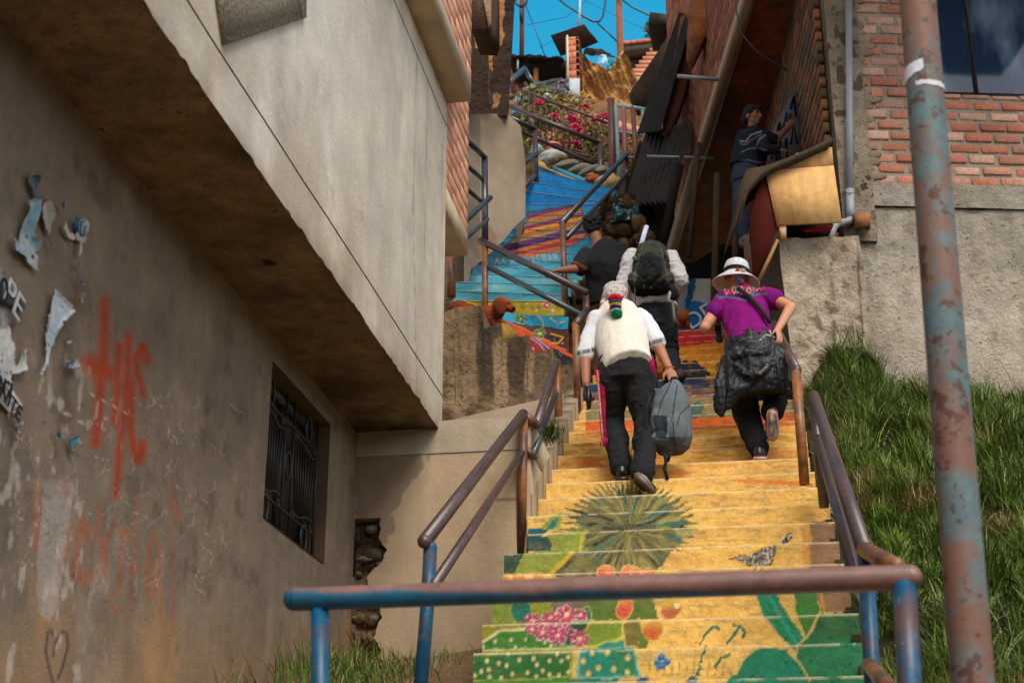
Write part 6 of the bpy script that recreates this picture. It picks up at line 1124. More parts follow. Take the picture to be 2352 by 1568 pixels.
# sandbags
def sack(u_, v_, ru_, rv_, ang, Y, col, lab, seed, ruff=.085, name='sandbag', ms_='cloth'):
    ppm = 3430/(Y*1.09); c_ = W(u_, v_, Y); ca, sa = math.cos(R(ang)), math.sin(R(ang)); rot = np.array([[ca, 0, -sa], [0, 1, 0], [sa, 0, ca]])
    b = MB().ell(c_, (ru_/ppm, .17, rv_/ppm), rot, 26, 16, L(*col)); v = b.v[0]; loc = (v-c_)@rot; s_ = np.sign(loc[:, 0])*np.abs(loc[:, 0]/(ru_/ppm))
    v += (fbm(v, .09, 3, seed)-.5)[:, None]*ruff*np.array([1, 1, 1]); v += (vnoise(np.c_[loc[:, 0]*6, loc[:, 2]*30, loc[:, 1]*30], 1, seed+3)-.5)[:, None]*.05
    b.c[0] = np.clip(b.c[0]*(.75+.5*fbm(v, .12, 3, seed+4))[:, None], 0, 1)
    o = b.build(name, M[ms_], smooth=True); tag(o, lab, 'sack', 'sacks piled at the top of the blue stairs'); return o
sack(1265, 365, 34, 20, 12, 18.6, (176, 178, 172), 'white sack with torn mint green cloth behind the top rail post', 1)
sack(1232, 348, 20, 12, 10, 18.7, (150, 176, 160), 'mint green torn sack at the left end of the pile', 2)
sack(1292, 388-15, 16, 12, -20, 18.5, (120, 96, 74), 'brown stone-like sack between the white and grey sacks', 3)
sack(1300, 382+4, 34, 14, 12, 18.2, (134, 128, 114), 'first olive-grey sandbag in the row', 4)
sack(1332, 396, 34, 15, 18, 18.0, (128, 124, 112), 'second olive-grey sandbag in the row', 5)
sack(1352, 402, 34, 13, 30, 17.9, (122, 124, 114), 'third olive-grey sandbag with a pale end', 6)
sack(1384, 398, 18, 12, 0, 17.9, (150, 140, 120), 'small pale sack end behind the yellow sack', 7)
sack(1396+0, 424, 32, 24, 10, 17.5, (206, 164, 104), 'big yellow and orange woven sack behind the dark handrail', 8, .07)
sack(1360, 415, 16, 14, 0, 17.55, (196, 110, 76), 'reddish printed end of a woven sack next to the yellow one', 9)
# curved blue curb of the top turn
cb_ = MB(); n_ = 40
cv_ = [(1232, 374), (1262, 388), (1300, 404), (1350, 424), (1400, 446)]
for k_ in range(len(cv_)-1):
    a, b2 = cv_[k_], cv_[k_+1]; cb_.prism([W(a[0], a[1]+26, 17.3), W(b2[0], b2[1]+22, 17.1), W(*b2, 17.1), W(*a, 17.3)], (0, .35, 0), L(0, 116, 178)); cb_.prism([W(a[0], a[1]+5, 17.28), W(b2[0], b2[1]+5, 17.08), W(b2[0], b2[1]-1, 17.08), W(a[0], a[1]-1, 17.28)], (0, .1, 0), L(176, 150, 116))
cb_.prism([W(1232, 366, 17.6), W(1250, 374, 17.6), W(1258, 386, 17.5), W(1236, 378, 17.5)], (0, .2, 0), L(214, 170, 60)); cb_.prism([W(1268, 380, 17.6), W(1350, 412, 17.5), W(1380, 428, 17.5), (W(1300, 404, 17.5))], (0, .2, 0), L(60, 150, 170))
tag(cb_.build('blue_curb', M['paint']), 'curving blue curb with a sandy edge at the top turn of the stairs', 'curb')
# ================= people =================
def organic(name, mb, vox, sm, m_, colf, parent, wr=None, seed=0, smooth=True, fold=None):
    v, f, c = mb.arrays(); o = mesh_obj('tmp', v, f, None, M[m_])
    r_ = o.modifiers.new('r', 'REMESH'); r_.mode = 'VOXEL'; r_.voxel_size = vox; r_.adaptivity = 0
    s_ = o.modifiers.new('s', 'SMOOTH'); s_.factor = .6; s_.iterations = sm
    dg = bpy.context.evaluated_depsgraph_get(); me = bpy.data.meshes.new_from_object(o.evaluated_get(dg)); bpy.data.objects.remove(o)
    n = len(me.vertices); V = np.empty(n*3, np.float32); me.vertices.foreach_get('co', V); V = V.reshape(-1, 3).astype(float)
    if wr:
        N_ = np.empty(n*3, np.float32); me.vertices.foreach_get('normal', N_); N_ = N_.reshape(-1, 3)
        for amp, sc_, st in wr:   # st stretches the folds
            k = fbm(V*np.asarray(st), sc_, 3, seed); k = 1-abs(2*k-1)*1.6; V = V+N_*((k-.5)*amp)[:, None]
        me.vertices.foreach_set('co', V.astype(np.float32).ravel())
    C_ = colf(V) if callable(colf) else np.tile(colf, (n, 1))
    at = me.color_attributes.new('Col', 'FLOAT_COLOR', 'POINT'); at.data.foreach_set('color', np.hstack([C_, np.ones((n, 1))]).astype(np.float32).ravel())
    me.materials.clear(); me.materials.append(M[m_]); me.polygons.foreach_set('use_smooth', np.ones(len(me.polygons), bool)); me.name = name
    ob_ = bpy.data.objects.new(name, me); C.objects.link(ob_)
    if parent is not None:
        ob_.parent = parent
        if parent.type == 'EMPTY': ob_.matrix_parent_inverse = Matrix.Translation(-Vector(parent.location))
    return ob_
def limb(mb, pts, rad):
    P_ = np.array(pts); k = len(P_); t = np.linspace(0, k-1, (k-1)*7+1); i = np.minimum(t.astype(int), k-2); f = (t-i)[:, None]
    Q = P_[i]*(1-f)+P_[i+1]*f; r_ = np.interp(t, range(k), rad); mb.tube(Q, r_, 14)
    for p, r1 in zip(pts, rad): mb.ell(p, r1*.99, n=14, m=8)
def nrm(v): v = np.asarray(v, float); return v/(np.linalg.norm(v)+1e-9)
def hand(mb, wrist, d, back, side, curl=.6, s=1.0):
    # d: direction of the fingers, back: out of the back of the hand, side: towards the thumb
    d = nrm(d); back = nrm(back-np.dot(back, d)*d); side = nrm(np.cross(back, d))*np.sign(np.dot(np.cross(back, d), side) or 1)
    w = np.asarray(wrist); pc = w+d*.045*s
    mb.ell(pc, (.042*s, .048*s, .016*s), np.array([side, d, back]).T, 14, 10); mb.ell(w+d*.005, .026*s, n=12, m=8)
    for k, (off, ln) in enumerate(((.031, .072), (.011, .080), (-.010, .075), (-.029, .060))):
        b = w+d*.083*s+side*off*s; a0 = curl*.55+k*.05; p = [b-d*.015*s]; cur = b; ang = 0
        for j, seg in enumerate((.45, .32, .26)): p.append(cur); ang += a0*(.6+.5*j); cur = cur+(d*math.cos(ang)-back*math.sin(ang))*ln*seg*s
        p.append(cur); limb(mb, p, np.array([.0085, .0092, .0085, .0078, .0068])*s)
    t0 = w+d*.02*s+side*.03*s; t1 = t0+(side*.7+d*.7-back*.15)*.035*s; t2 = t1+(side*.25+d*.9-back*.45)*.034*s; limb(mb, [w+d*.01*s, t0, t1, t2], np.array([.014, .013, .010, .008])*s)
def head(mb, c, fwd, upv, s=1.0):
    fwd = nrm(fwd); upv = nrm(upv-np.dot(upv, fwd)*fwd); rt = np.cross(fwd, upv); B_ = np.array([rt, fwd, upv]).T; c = np.asarray(c)
    P = lambda x, y, z: c+(rt*x+fwd*y+upv*z)*s
    mb.ell(P(0, -.008, .02), np.array([.074, .094, .092])*s, B_); mb.ell(P(0, .03, -.045), np.array([.055, .062, .07])*s, B_); mb.ell(P(0, .06, -.088), np.array([.026, .026, .022])*s, B_)
    mb.ell(P(0, .103, -.02), np.array([.013, .02, .028])*s, B_); mb.ell(P(0, .112, -.034), np.array([.017, .012, .010])*s, B_); mb.ell(P(0, .086, .022), np.array([.055, .016, .012])*s, B_)
    mb.ell(P(0, .092, -.062), np.array([.024, .012, .007])*s, B_); mb.ell(P(0, .09, -.073), np.array([.02, .012, .007])*s, B_)
    for e in (-1, 1): mb.ell(P(e*.038, .066, -.028), np.array([.024, .026, .022])*s, B_); mb.ell(P(e*.078, -.005, -.015), np.array([.010, .020, .032])*s, B_)
    return P
def torso(mb, secs, n=22):   # (centre, half width, half depth, right vector)
    out = []; 
    for i, (c, hw, hd, rt) in enumerate(secs):
        a = np.asarray(secs[max(0, i-1)][0]); b = np.asarray(secs[min(len(secs)-1, i+1)][0]); ax = nrm(b-a); rt = nrm(np.asarray(rt)-np.dot(rt, ax)*ax); out.append((c, rt*hw, np.cross(ax, rt)*hd))
    mb.loft(out, n)
XR = np.array([1., 0, 0]); SK = L(168, 112, 82); SKD = L(132, 84, 60)
def skinf(base): return lambda v: np.array(base)*(.9+.2*fbm(v, .05, 2, 3))[:, None]
def shoe(mb, ank, toe, r=.042, h=.0):
    a = np.asarray(ank); t = np.asarray(toe); d = nrm(t-a); mb.ell(a+d*.02, (r*.95, r*1.15, r*1.0), n=14, m=8); limb(mb, [a+d*.0+[0, 0, -.012], (a*.5+t*.5)+[0, 0, -.012], t+[0, 0, -.005]], [r*.85, r*.95, r*.72])
def person(name_label, loc): return thing('person', name_label, 'person', loc)
# ---------- man in cream vest carrying the grey bag ----------
vm = person('man in cream vest, white shirt and black trousers with a rainbow-tasselled knitted cap, climbing', W(1450, 1100, 9.7))
J = dict(pel=W(1437, 850, 9.80), wai=W(1431, 822, 9.86), ch=W(1424, 755, 10.0), up=W(1418, 722, 10.08), nk=W(1412, 704, 10.15), hd=W(1412, 684, 10.24), sl=W(1367, 733, 10.05), sr=W(1478, 727, 10.05), el=W(1344, 815, 9.95), wl=W(1346, 880, 9.88), er=W(1508, 786, 9.98), wr=W(1537, 848, 9.90))
b = MB(); torso(b, [(J['pel'], .15, .11, XR), (J['wai'], .15, .11, XR), (J['ch'], .16, .11, XR), (J['up'], .15, .09, XR), (J['nk'], .06, .06, XR)]); limb(b, [J['nk']-[0, .02, .03], J['hd']], [.06, .055]); head(b, J['hd'], [0, .8, -.6], [0, .6, .8])
limb(b, [J['sl'], J['el'], J['wl']], [.045, .043, .028]); limb(b, [J['sr']-[.03, 0, .02], J['er'], J['wr']], [.04, .046, .029]); hand(b, J['wl'], W(1350, 925, 9.9)-J['wl'], [-1, -.5, 0], [.2, .5, 0], 1.1); hand(b, J['wr'], W(1549, 874, 9.84)-J['wr'], [.2, -1, .1], [-.6, .2, 0], 1.5)
for h, k, a in (((1410, 872, 9.8), (1410, 965, 9.95), (1428, 1072, 9.74)), ((1465, 872, 9.8), (1484, 965, 9.78), (1482, 1078, 9.5))): limb(b, [W(*h), W(*k), W(*a)], [.055, .04, .03])
organic('body', b, .0075, 3, 'skin', skinf(L(164, 108, 80)), vm)
b = MB(); torso(b, [(W(1440, 845, 9.80), .155, .115, XR), (W(1432, 815, 9.88), .165, .12, XR), (W(1424, 765, 10.0), .185, .125, XR), (W(1420, 730, 10.08), .18, .11, XR), (W(1417, 712, 10.12), .12, .09, XR), (W(1414, 703, 10.15), .07, .07, XR)])
limb(b, [J['sl']+[.01, 0, 0], J['sl']*.5+J['el']*.5, J['el']+(J['el']-J['sl'])*-.02], [.064, .062, .060]); limb(b, [J['sr']-[.03, 0, 0], J['sr']*.5+J['er']*.5, J['er']-(J['er']-J['sr'])*.02], [.066, .065, .064])
def shirtc(v):
    s = Paint(v, L(212, 212, 216)); s.n = s.n*0+.5
    for line in ([(1322, 812), (1364, 803)], [(1478, 793), (1534, 777)]):
        s.line(line, 10, (70, 130, 140), .9, .3); 
        for k in range(8): a = line[0][0]+(line[1][0]-line[0][0])*(k+.5)/8; bq = line[0][1]+(line[1][1]-line[0][1])*(k+.5)/8; s.line([(a, bq-4), (a+1, bq+3)], 3, [(176, 40, 70), (60, 60, 60), (200, 180, 160), (120, 50, 60)][k % 4], .9)
    for line in ([(1322, 819), (1364, 810)], [(1479, 800), (1536, 784)]): s.line(line, 3, (226, 226, 228), .95)
    return np.clip(s.c, 0, 1)
organic('shirt', b, .009, 3, 'cloth', shirtc, vm, [(.016, .16, (1, 1, .5)), (.006, .06, (1, 1, .6))], 5)
b = MB(); torso(b, [(W(1446, 842, 9.74), .172, .13, XR+[0, 0, -.0]), (W(1436, 822, 9.84), .178, .135, XR), (W(1425, 768, 9.98), .186, .136, XR), (W(1420, 733, 10.06), .172, .122, XR), (W(1417, 714, 10.10), .145, .105, XR), (W(1414, 705, 10.14), .095, .088, XR)])
organic('vest', b, .009, 3, 'cloth', lambda v: np.array(L(218, 211, 198))*(.93+.12*fbm(v, .15, 3, 4))[:, None], vm, [(.012, .22, (1, 1, .5)), (.004, .08, (1, 1, .6))], 8)
def trous(mb, pel, hips, w=.16):
    torso(mb, [(pel[0], w, .115, XR), (pel[1], w*1.1, .13, XR), (pel[2], w*1.12, .135, XR)])
    for q in hips: limb(mb, q[0], q[1])
b = MB(); trous(b, [W(1438, 822, 9.86), W(1436, 850, 9.80), W(1436, 880, 9.79)], [([W(1406, 875, 9.8), W(1408, 962, 9.97), W(1427, 1072, 9.77)], [.106, .085, .070]), ([W(1466, 875, 9.8), W(1484, 965, 9.80), W(1480, 1060, 9.58), W(1476, 1088, 9.50)], [.108, .088, .074, .074])], .165)
def trc(v):
    s = Paint(v, L(36, 36, 38)); s.line([(1476, 861), (1500, 868)], 2, (14, 14, 15), .9); return s.c
organic('trousers', b, .009, 3, 'cloth', trc, vm, [(.022, .18, (1, 1, .7)), (.012, .07, (1, 1, 1.4))], 11)
t_ = np.linspace(0, 2*math.pi, 40); c0_ = W(1435, 824, 9.85); MB().tube([c0_+XR*.182*math.cos(a)+np.array([0, .136*math.sin(a), .0]) for a in t_], .013, 8, L(28, 24, 22), caps=False).build('belt', M['plastic'], vm, True)
for nm, an, to in (('shoe', W(1428, 1080, 9.72), W(1428, 1086, 9.92)), ('shoe', W(1468, 1098, 9.42), W(1497, 1121, 9.50))):
    b = MB(); shoe(b, an, to, .046); organic(nm, b, .006, 3, 'plastic', np.array(L(26, 28, 32)), vm)
so1 = W(1463, 1093, 9.40); b = MB(); q = [W(1456, 1086, 9.37), W(1466, 1083, 9.37), W(1486, 1094, 9.37), W(1504, 1121, 9.40), W(1507, 1130, 9.41), W(1498, 1133, 9.41), W(1480, 1122, 9.38), W(1462, 1104, 9.37), W(1455, 1096, 9.37)]; b.prism(q, (0, .018, 0), L(96, 80, 64)); b.build('shoe_sole', M['plastic'], vm); MB().prism([W(1413, 1102, 9.66), W(1444, 1101, 9.66), W(1442, 1093, 9.66), W(1415, 1094, 9.66)], (0, .26, 0), L(56, 46, 38)).build('shoe_sole', M['plastic'], vm)
# knitted cap and tassel stack
b = MB(); b.ell(W(1411, 684, 10.2), (.095, .105, .09)); b.ell(W(1411, 668, 10.24), (.085, .09, .07)); b.ell(W(1384, 700, 10.14), (.02, .03, .05)); b.ell(W(1440, 700, 10.14), (.02, .03, .05)); b.ell(W(1436, 668, 10.2), (.02, .03, .04))
def capc(v):
    s = Paint(v, L(196, 188, 178)); q = vnoise(np.c_[s.x*.8, s.y*.8, 0*s.x], 1.4, 4); s.put(np.clip((q-.55)*8, 0, 1), (90, 80, 78), .7); s.put((s.y > 694)*1., (176, 96, 66), .7, .5); s.line([(1430, 668), (1438, 672), (1426, 684)], 2, (150, 50, 60)); return s.c
organic('knitted_cap', b, .008, 2, 'knit', capc, vm, [(.006, .03, (1, 1, 1))], 2)
g = np.random.default_rng(12)
for (u_, v_, ru, col) in ((1413, 686, 20, (206, 30, 56)), (1413, 694, 16, (20, 130, 150)), (1414, 701, 15, (214, 180, 40)), (1414, 707, 15, (46, 34, 110)), (1415, 713, 14, (190, 190, 200)), (1417, 720, 14, (18, 120, 62))):
    b = MB(); c0_ = W(u_, v_, 9.86); r_ = ru/320
    b.ell(c0_, (r_*.85, r_*.8, r_*(.5 if col[1] != 120 else .85)), col=L(*col))
    for k in range(260):
        d = nrm(g.normal(0, 1, 3)); p = c0_+d*np.array([.8, .8, .45 if col[1] != 120 else .8])*r_; e = nrm(np.cross(d, g.normal(0, 1, 3)))*.0022; b.add([p-e, p+e, p+d*r_*.28+[0, 0, -.004]], [(0, 1, 2)], np.array(L(*col))*g.uniform(.6, 1.3))
    b.build('tassel', M['knit'], vm)
# woven sash hanging at the hip
b = MB(); pts = [(1374, 850), (1380, 880), (1384, 930), (1384, 970), (1388, 1010)]
for k in range(len(pts)-1):
    (a, c1_), (d_, e_) = pts[k], pts[k+1]; w0, w1 = 9-k*.7, 8.3-k*.7
    b.grid(W(a-w0, c1_, 9.72), W(a+w0, c1_, 9.72), W(d_+w1, e_, 9.72), W(d_-w1, e_, 9.72), 10, 24, lambda v: (lambda s: (s.put((np.sin(s.y*.9+s.x*.3) > .1)*1., (166, 30, 66), .8), s.put(np.clip(1-abs(s.x-(1383+(s.y-930)*.05))/2.5, 0, 1), (40, 40, 80), .8), s.put(np.clip(1-abs(s.x-(1376+(s.y-900)*.08))/2, 0, 1), (210, 190, 180), .8), s.c)[-1])(Paint(v, L(150, 18, 44))), lambda v: (fbm(v, .05, 2, 6)-.5)*.03)
for k in range(16): u_ = 1382+k*.9; b.tube([W(u_, 1005, 9.72), W(u_+g.normal(0, 2), 1018+g.uniform(0, 8), 9.72)], .003, 4, L(*random.choice([(190, 50, 40), (40, 50, 110), (170, 30, 60)])))
b.build('sash', M['knit'], vm); b = MB(); b.grid(W(1490, 815, 9.74), W(1500, 815, 9.74), W(1510, 868, 9.76), W(1494, 850, 9.76), 8, 14, lambda v: (lambda s: (s.put((np.sin(s.y*.8) > .2)*1., (50, 50, 120), .7), s.c)[-1])(Paint(v, L(196, 24, 70))), lambda v: (fbm(v, .05, 2, 7)-.5)*.02); b.build('sash', M['knit'], vm)
tag(MB().prism([W(1341, 887, 9.84), W(1353, 885, 9.82), W(1359, 905, 9.82), W(1357, 936, 9.82), W(1349, 941, 9.82), W(1344, 915, 9.84)], (0, .014, 0), L(24, 24, 26)).build('phone', M['plastic']), 'black phone held low in the left hand of the man in the cream vest', 'phone')
MB().tube([J['wr']+[-.036, -.006, .02], J['wr']+[0, -.036, .015], J['wr']+[.036, -.006, .012], J['wr']+[0, .034, .016], J['wr']+[-.036, -.006, .02]], .003, 6, L(210, 140, 50)).build('bracelet', M['metal'], vm, True)
# ---------- grey bag in his hand ----------
gb = thing('backpack', 'grey laptop backpack carried by its top handle at the knee of the vested man', 'backpack', W(1535, 1042, 9.7))
b = MB(); S_ = [(874, 1544, 1558, .03), (884, 1528, 1566, .06), (900, 1508, 1574, .085), (930, 1496, 1584, .10), (970, 1493, 1588, .105), (1005, 1497, 1588, .10), (1028, 1504, 1582, .09), (1042, 1514, 1568, .06)]
b.loft([(W((u0+u1)/2, v_, 9.72+.02*(u0-1500)/40), XR*(u1-u0)/2/322, np.array([0, d, 0])) for v_, u0, u1, d in S_][::-1], 28)
b.ell(W(1552, 985, 9.63), (.075, .05, .11)); b.ell(W(1510, 968, 9.66), (.05, .05, .1)); b.ell(W(1520, 1012, 9.68), (.10, .09, .06))
def bagc(v):
    s = Paint(v, L(96, 104, 108)); s.put((s.y > 1003)*1., (66, 74, 80), .8); s.poly([(1502, 953), (1534, 955), (1530, 1003), (1505, 1003)], (44, 50, 54)); s.poly([(1494, 900), (1512, 882), (1498, 945), (1488, 990), (1484, 930)], (60, 66, 70))
    for l_ in ([(1542, 876), (1520, 920), (1510, 955)], [(1556, 884), (1548, 930), (1544, 960), (1552, 1035)], [(1584, 930), (1562, 950), (1556, 975)], [(1504, 955), (1532, 956)], [(1504, 1003), (1545, 1006)]): s.line(l_, 2.4, (20, 22, 24), .95)
    s.line([(1536, 958), (1534, 1003)], 1.4, (160, 166, 170), .7); return s.c
organic('bag_shell', b, .008, 4, 'cloth', bagc, gb, [(.006, .12, (1, 1, 1))], 3)
for k_, p_ in enumerate(([(1494, 905), (1484, 940), (1484, 985), (1478, 1020)], [(1500, 985), (1486, 1000), (1480, 1030)], [(1526, 1040), (1530, 1060), (1526, 1075), (1533, 1100)], [(1540, 1038), (1534, 1058), (1528, 1052)])):
    MB().tube([W(u, v, 9.62-.0) for u, v in p_], .012, 8, L(34, 36, 40)).build('strap', M['cloth'], gb, True)
MB().tube([W(1538, 880, 9.74), W(1543, 868, 9.82), W(1553, 867, 9.83), W(1560, 880, 9.74)], .009, 8, L(30, 32, 34)).build('handle', M['cloth'], gb, True)
# ---------- woman ----------
wm = person('woman in white flower-trimmed hat and purple embroidered blouse climbing with one foot lifted', W(1742, 1053, 10.1))
b = MB(); nkW = W(1702, 668, 10.45); hdW = W(1694, 640, 10.52); SLW, SRW = W(1660, 690, 10.36), W(1762, 680, 10.36); elW, wlW = W(1619, 752, 10.28), W(1640, 752, 10.55); erW, wrW = W(1816, 706, 10.22), W(1786, 758, 10.08)
torso(b, [(W(1725, 835, 10.1), .14, .11, XR), (W(1722, 775, 10.16), .12, .09, XR), (W(1712, 720, 10.28), .14, .10, XR), (W(1708, 690, 10.38), .13, .08, XR), (nkW, .05, .05, XR)]); limb(b, [nkW, hdW], [.05, .05]); head(b, hdW, [-.2, .9, -.3], [0, .35, .9], .95)
limb(b, [SLW, elW, wlW], [.052, .041, .026]); limb(b, [SRW, erW, wrW], [.052, .042, .026]); hand(b, wlW, [.4, .7, -.1], [-.3, 0, 1], [0, .1, 1], 1.2, .9); hand(b, wrW, W(1796, 790, 10.02)-wrW, [.8, -.6, 0], [-.5, -.6, .2], .8, .9)
for h, k, a in (((1702, 870, 10.1), (1712, 950, 10.3), (1744, 1035, 10.05)), ((1762, 870, 10.1), (1782, 912, 10.4), (1776, 945, 10.05))): limb(b, [W(*h), W(*k), W(*a)], [.055, .04, .03])
organic('body', b, .0075, 3, 'skin', skinf(L(196, 138, 106)), wm)
b = MB(); torso(b, [(W(1726, 795, 10.08), .175, .125, XR), (W(1722, 765, 10.16), .160, .118, XR), (W(1712, 722, 10.28), .172, .122, XR), (W(1708, 694, 10.37), .168, .105, XR), (W(1705, 676, 10.42), .11, .08, XR), (W(1703, 668, 10.45), .06, .06, XR)])
limb(b, [SLW+[.02, 0, .01], SLW*.55+elW*.45], [.07, .074]); limb(b, [SRW-[.02, 0, 0], SRW*.66+erW*.34], [.07, .072])
def blo(v):
    s = Paint(v, L(120, 12, 104)); s.wx, s.wy = s.x, s.y
    s.put(inpoly(s.x, s.y, [(1640, 676), (1660, 660), (1690, 655), (1740, 655), (1762, 662), (1760, 674), (1738, 676), (1726, 684), (1716, 690), (1690, 684), (1660, 682), (1652, 684)]), (78, 28, 78), .8)
    for l_ in ([(1640, 674), (1652, 684), (1666, 681), (1690, 684), (1714, 690), (1724, 681), (1738, 676), (1762, 674)], [(1642, 670), (1660, 664), (1672, 660)]): s.line(l_, 2.6, (28, 110, 120), .95)
    for k in range(8):
        a = 1664+k*8.5; yy = 662+abs(k-3)*.8; cl_ = [(214, 130, 80), (190, 40, 90), (230, 150, 60), (60, 130, 150)][k % 4]; s.line([(a, yy+2), (a+5, yy+12), (a+10, yy+2), (a+5, yy-6), (a, yy+2)], 2.0, cl_, .9)
    for k in range(3): a = 1728+k*10; s.line([(a, 668), (a+6, 660), (a+11, 668)], 2, [(214, 80, 60), (220, 130, 90), (180, 40, 90)][k], .9)
    s.line([(1630, 700), (1648, 708)], 6, (74, 36, 130), .8); s.line([(1768, 682), (1782, 672)], 6, (74, 36, 130), .8); return np.clip(s.c, 0, 1)
organic('blouse', b, .008, 3, 'cloth', blo, wm, [(.018, .16, (1, 1, .6)), (.008, .07, (1.2, 1, .7))], 21)
MB().tube([W(1695, 662, 10.22), W(1720, 680, 10.16), W(1746, 708, 10.10), W(1768, 740, 10.06)], .016, 8, L(40, 40, 34)).build('bag_strap', M['cloth'], wm, True)
b = MB(); trous(b, [W(1724, 800, 10.12), W(1726, 840, 10.1), W(1730, 870, 10.1)], [([W(1702, 872, 10.1), W(1714, 950, 10.28), W(1742, 1030, 10.1)], [.10, .088, .068]), ([W(1764, 872, 10.12), W(1782, 912, 10.38), W(1774, 945, 10.12)], [.098, .085, .07])], .15)
organic('trousers', b, .009, 3, 'cloth', np.array(L(30, 30, 32)), wm, [(.02, .16, (1, 1, .6)), (.01, .07, (1, 1, 1))], 23)
b = MB(); shoe(b, W(1744, 1038, 10.04), W(1744, 1040, 10.24), .046); organic('shoe', b, .006, 3, 'plastic', lambda v: (lambda s: (s.put((s.y > 1045)*1., (190, 30, 90), .8), s.c)[-1])(Paint(v, L(40, 36, 44))), wm); MB().prism([W(1729, 1054, 9.99), W(1761, 1053, 9.99), W(1760, 1048, 9.99), W(1730, 1049, 9.99)], (0, .24, 0), L(190, 170, 170)).build('shoe_sole', M['plastic'], wm)
b = MB(); limb(b, [W(1774, 948, 9.98), W(1772, 975, 9.98), W(1770, 1000, 10.0)], [.04, .045, .036]); organic('shoe', b, .006, 2, 'plastic', lambda v: (lambda s: (s.put((s.x > 1784)*1., (190, 30, 110), .9), s.c)[-1])(Paint(v, L(30, 28, 34))), wm)
def solec(v):
    s = Paint(v, L(46, 38, 34)); q = [(1764, 941), (1774, 938), (1784, 944), (1788, 962), (1790, 985), (1786, 1004), (1776, 1011), (1764, 1006), (1760, 985), (1763, 965), (1760, 952)]; s.line(q+[q[0]], 4, (196, 150, 140), .8); s.ell(1773, 957, 6, 10, (196, 132, 100)); s.line([(1768, 980), (1776, 988), (1768, 998)], 3, (180, 120, 96), .8); s.line([(1780, 972), (1782, 996)], 3, (170, 120, 100), .6); return s.c
b = MB(); q = [(1764, 941), (1774, 938), (1784, 944), (1788, 962), (1790, 985), (1786, 1004), (1776, 1011), (1764, 1006), (1760, 985), (1763, 965), (1760, 952)]; cen = np.mean(q, 0); V_ = [W(*cen, 9.925)]
for rr in (.35, .7, 1.0): V_ += [W(cen[0]+(a-cen[0])*rr, cen[1]+(c1_-cen[1])*rr, 9.925+.006*rr) for a, c1_ in q]
n = len(q); F_ = [(0, 1+i, 1+(i+1) % n) for i in range(n)]
for k in range(2): F_ += [(1+k*n+i, 1+(k+1)*n+i, 1+(k+1)*n+(i+1) % n, 1+k*n+(i+1) % n) for i in range(n)]
V_ += [p+[0, .03, 0] for p in V_[1+2*n:1+3*n]]; F_ += [(1+2*n+i, 1+3*n+i, 1+3*n+(i+1) % n, 1+2*n+(i+1) % n) for i in range(n)]; V_ = np.array(V_); b.add(V_, F_, solec(V_)); b.build('shoe_sole', M['plastic'], wm)
# jacket knotted round the waist
b = MB(); cW = W(1726, 785, 10.10)
torso(b, [(W(1738, 850, 10.08), .19, .155, XR), (W(1730, 815, 10.10), .19, .155, XR), (W(1726, 795, 10.12), .180, .145, XR+[0, 0, .22]), (W(1725, 778, 10.13), .172, .138, XR+[0, 0, .26])])
torso(b, [(W(1737, 905, 10.06), .255, .15, XR+[0, 0, .05]), (W(1736, 880, 10.05), .25, .165, XR), (W(1734, 845, 10.05), .225, .17, XR), (W(1732, 812, 10.07), .195, .16, XR)])
def flap(pts):
    b.loft([(W(u, v, Y), np.array([hx_, 0, .15*hx_]), np.array([0, hy_, 0])) for u, v, Y, hx_, hy_ in pts][::-1], 14)
flap([(1684, 812, 9.98, .06, .03), (1672, 850, 9.93, .075, .03), (1664, 885, 9.92, .07, .028), (1658, 915, 9.93, .05, .024), (1655, 938, 9.94, .03, .02), (1657, 956, 9.95, .012, .014)])
flap([(1706, 850, 9.93, .07, .03), (1696, 890, 9.91, .075, .028), (1684, 912, 9.92, .05, .024), (1672, 936, 9.93, .02, .016)])
flap([(1782, 800, 9.98, .05, .03), (1796, 840, 9.94, .07, .03), (1806, 875, 9.93, .06, .028), (1812, 898, 9.94, .035, .022), (1818, 912, 9.95, .012, .014)])
limb(b, [W(1688, 820, 9.92), W(1706, 808, 9.90), W(1740, 812, 9.89), W(1766, 808, 9.92)], [.022, .03, .032, .024]); limb(b, [W(1690, 838, 9.90), W(1712, 858, 9.87), W(1744, 860, 9.87), W(1768, 838, 9.90)], [.016, .022, .022, .016])
def jacd(v):
    s = Paint(v, L(30, 33, 37)); s.wx = s.x; s.line([(1764, 748), (1769, 762), (1772, 768)], 2, (210, 200, 196), .9); s.line([(1746, 781), (1760, 768), (1776, 772), (1790, 780)], 1.6, (200, 180, 170), .8); s.line([(1690, 846), (1716, 860), (1744, 858), (1764, 836)], 1.5, (150, 150, 156), .7); s.line([(1696, 782), (1726, 772)], 1.3, (120, 126, 130), .5); return s.c
jo = organic('jacket', b, .009, 3, 'shiny', jacd, wm, [(.034, .13, (1.6, 1, .6)), (.010, .05, (1, 1, 2.4))], 27)
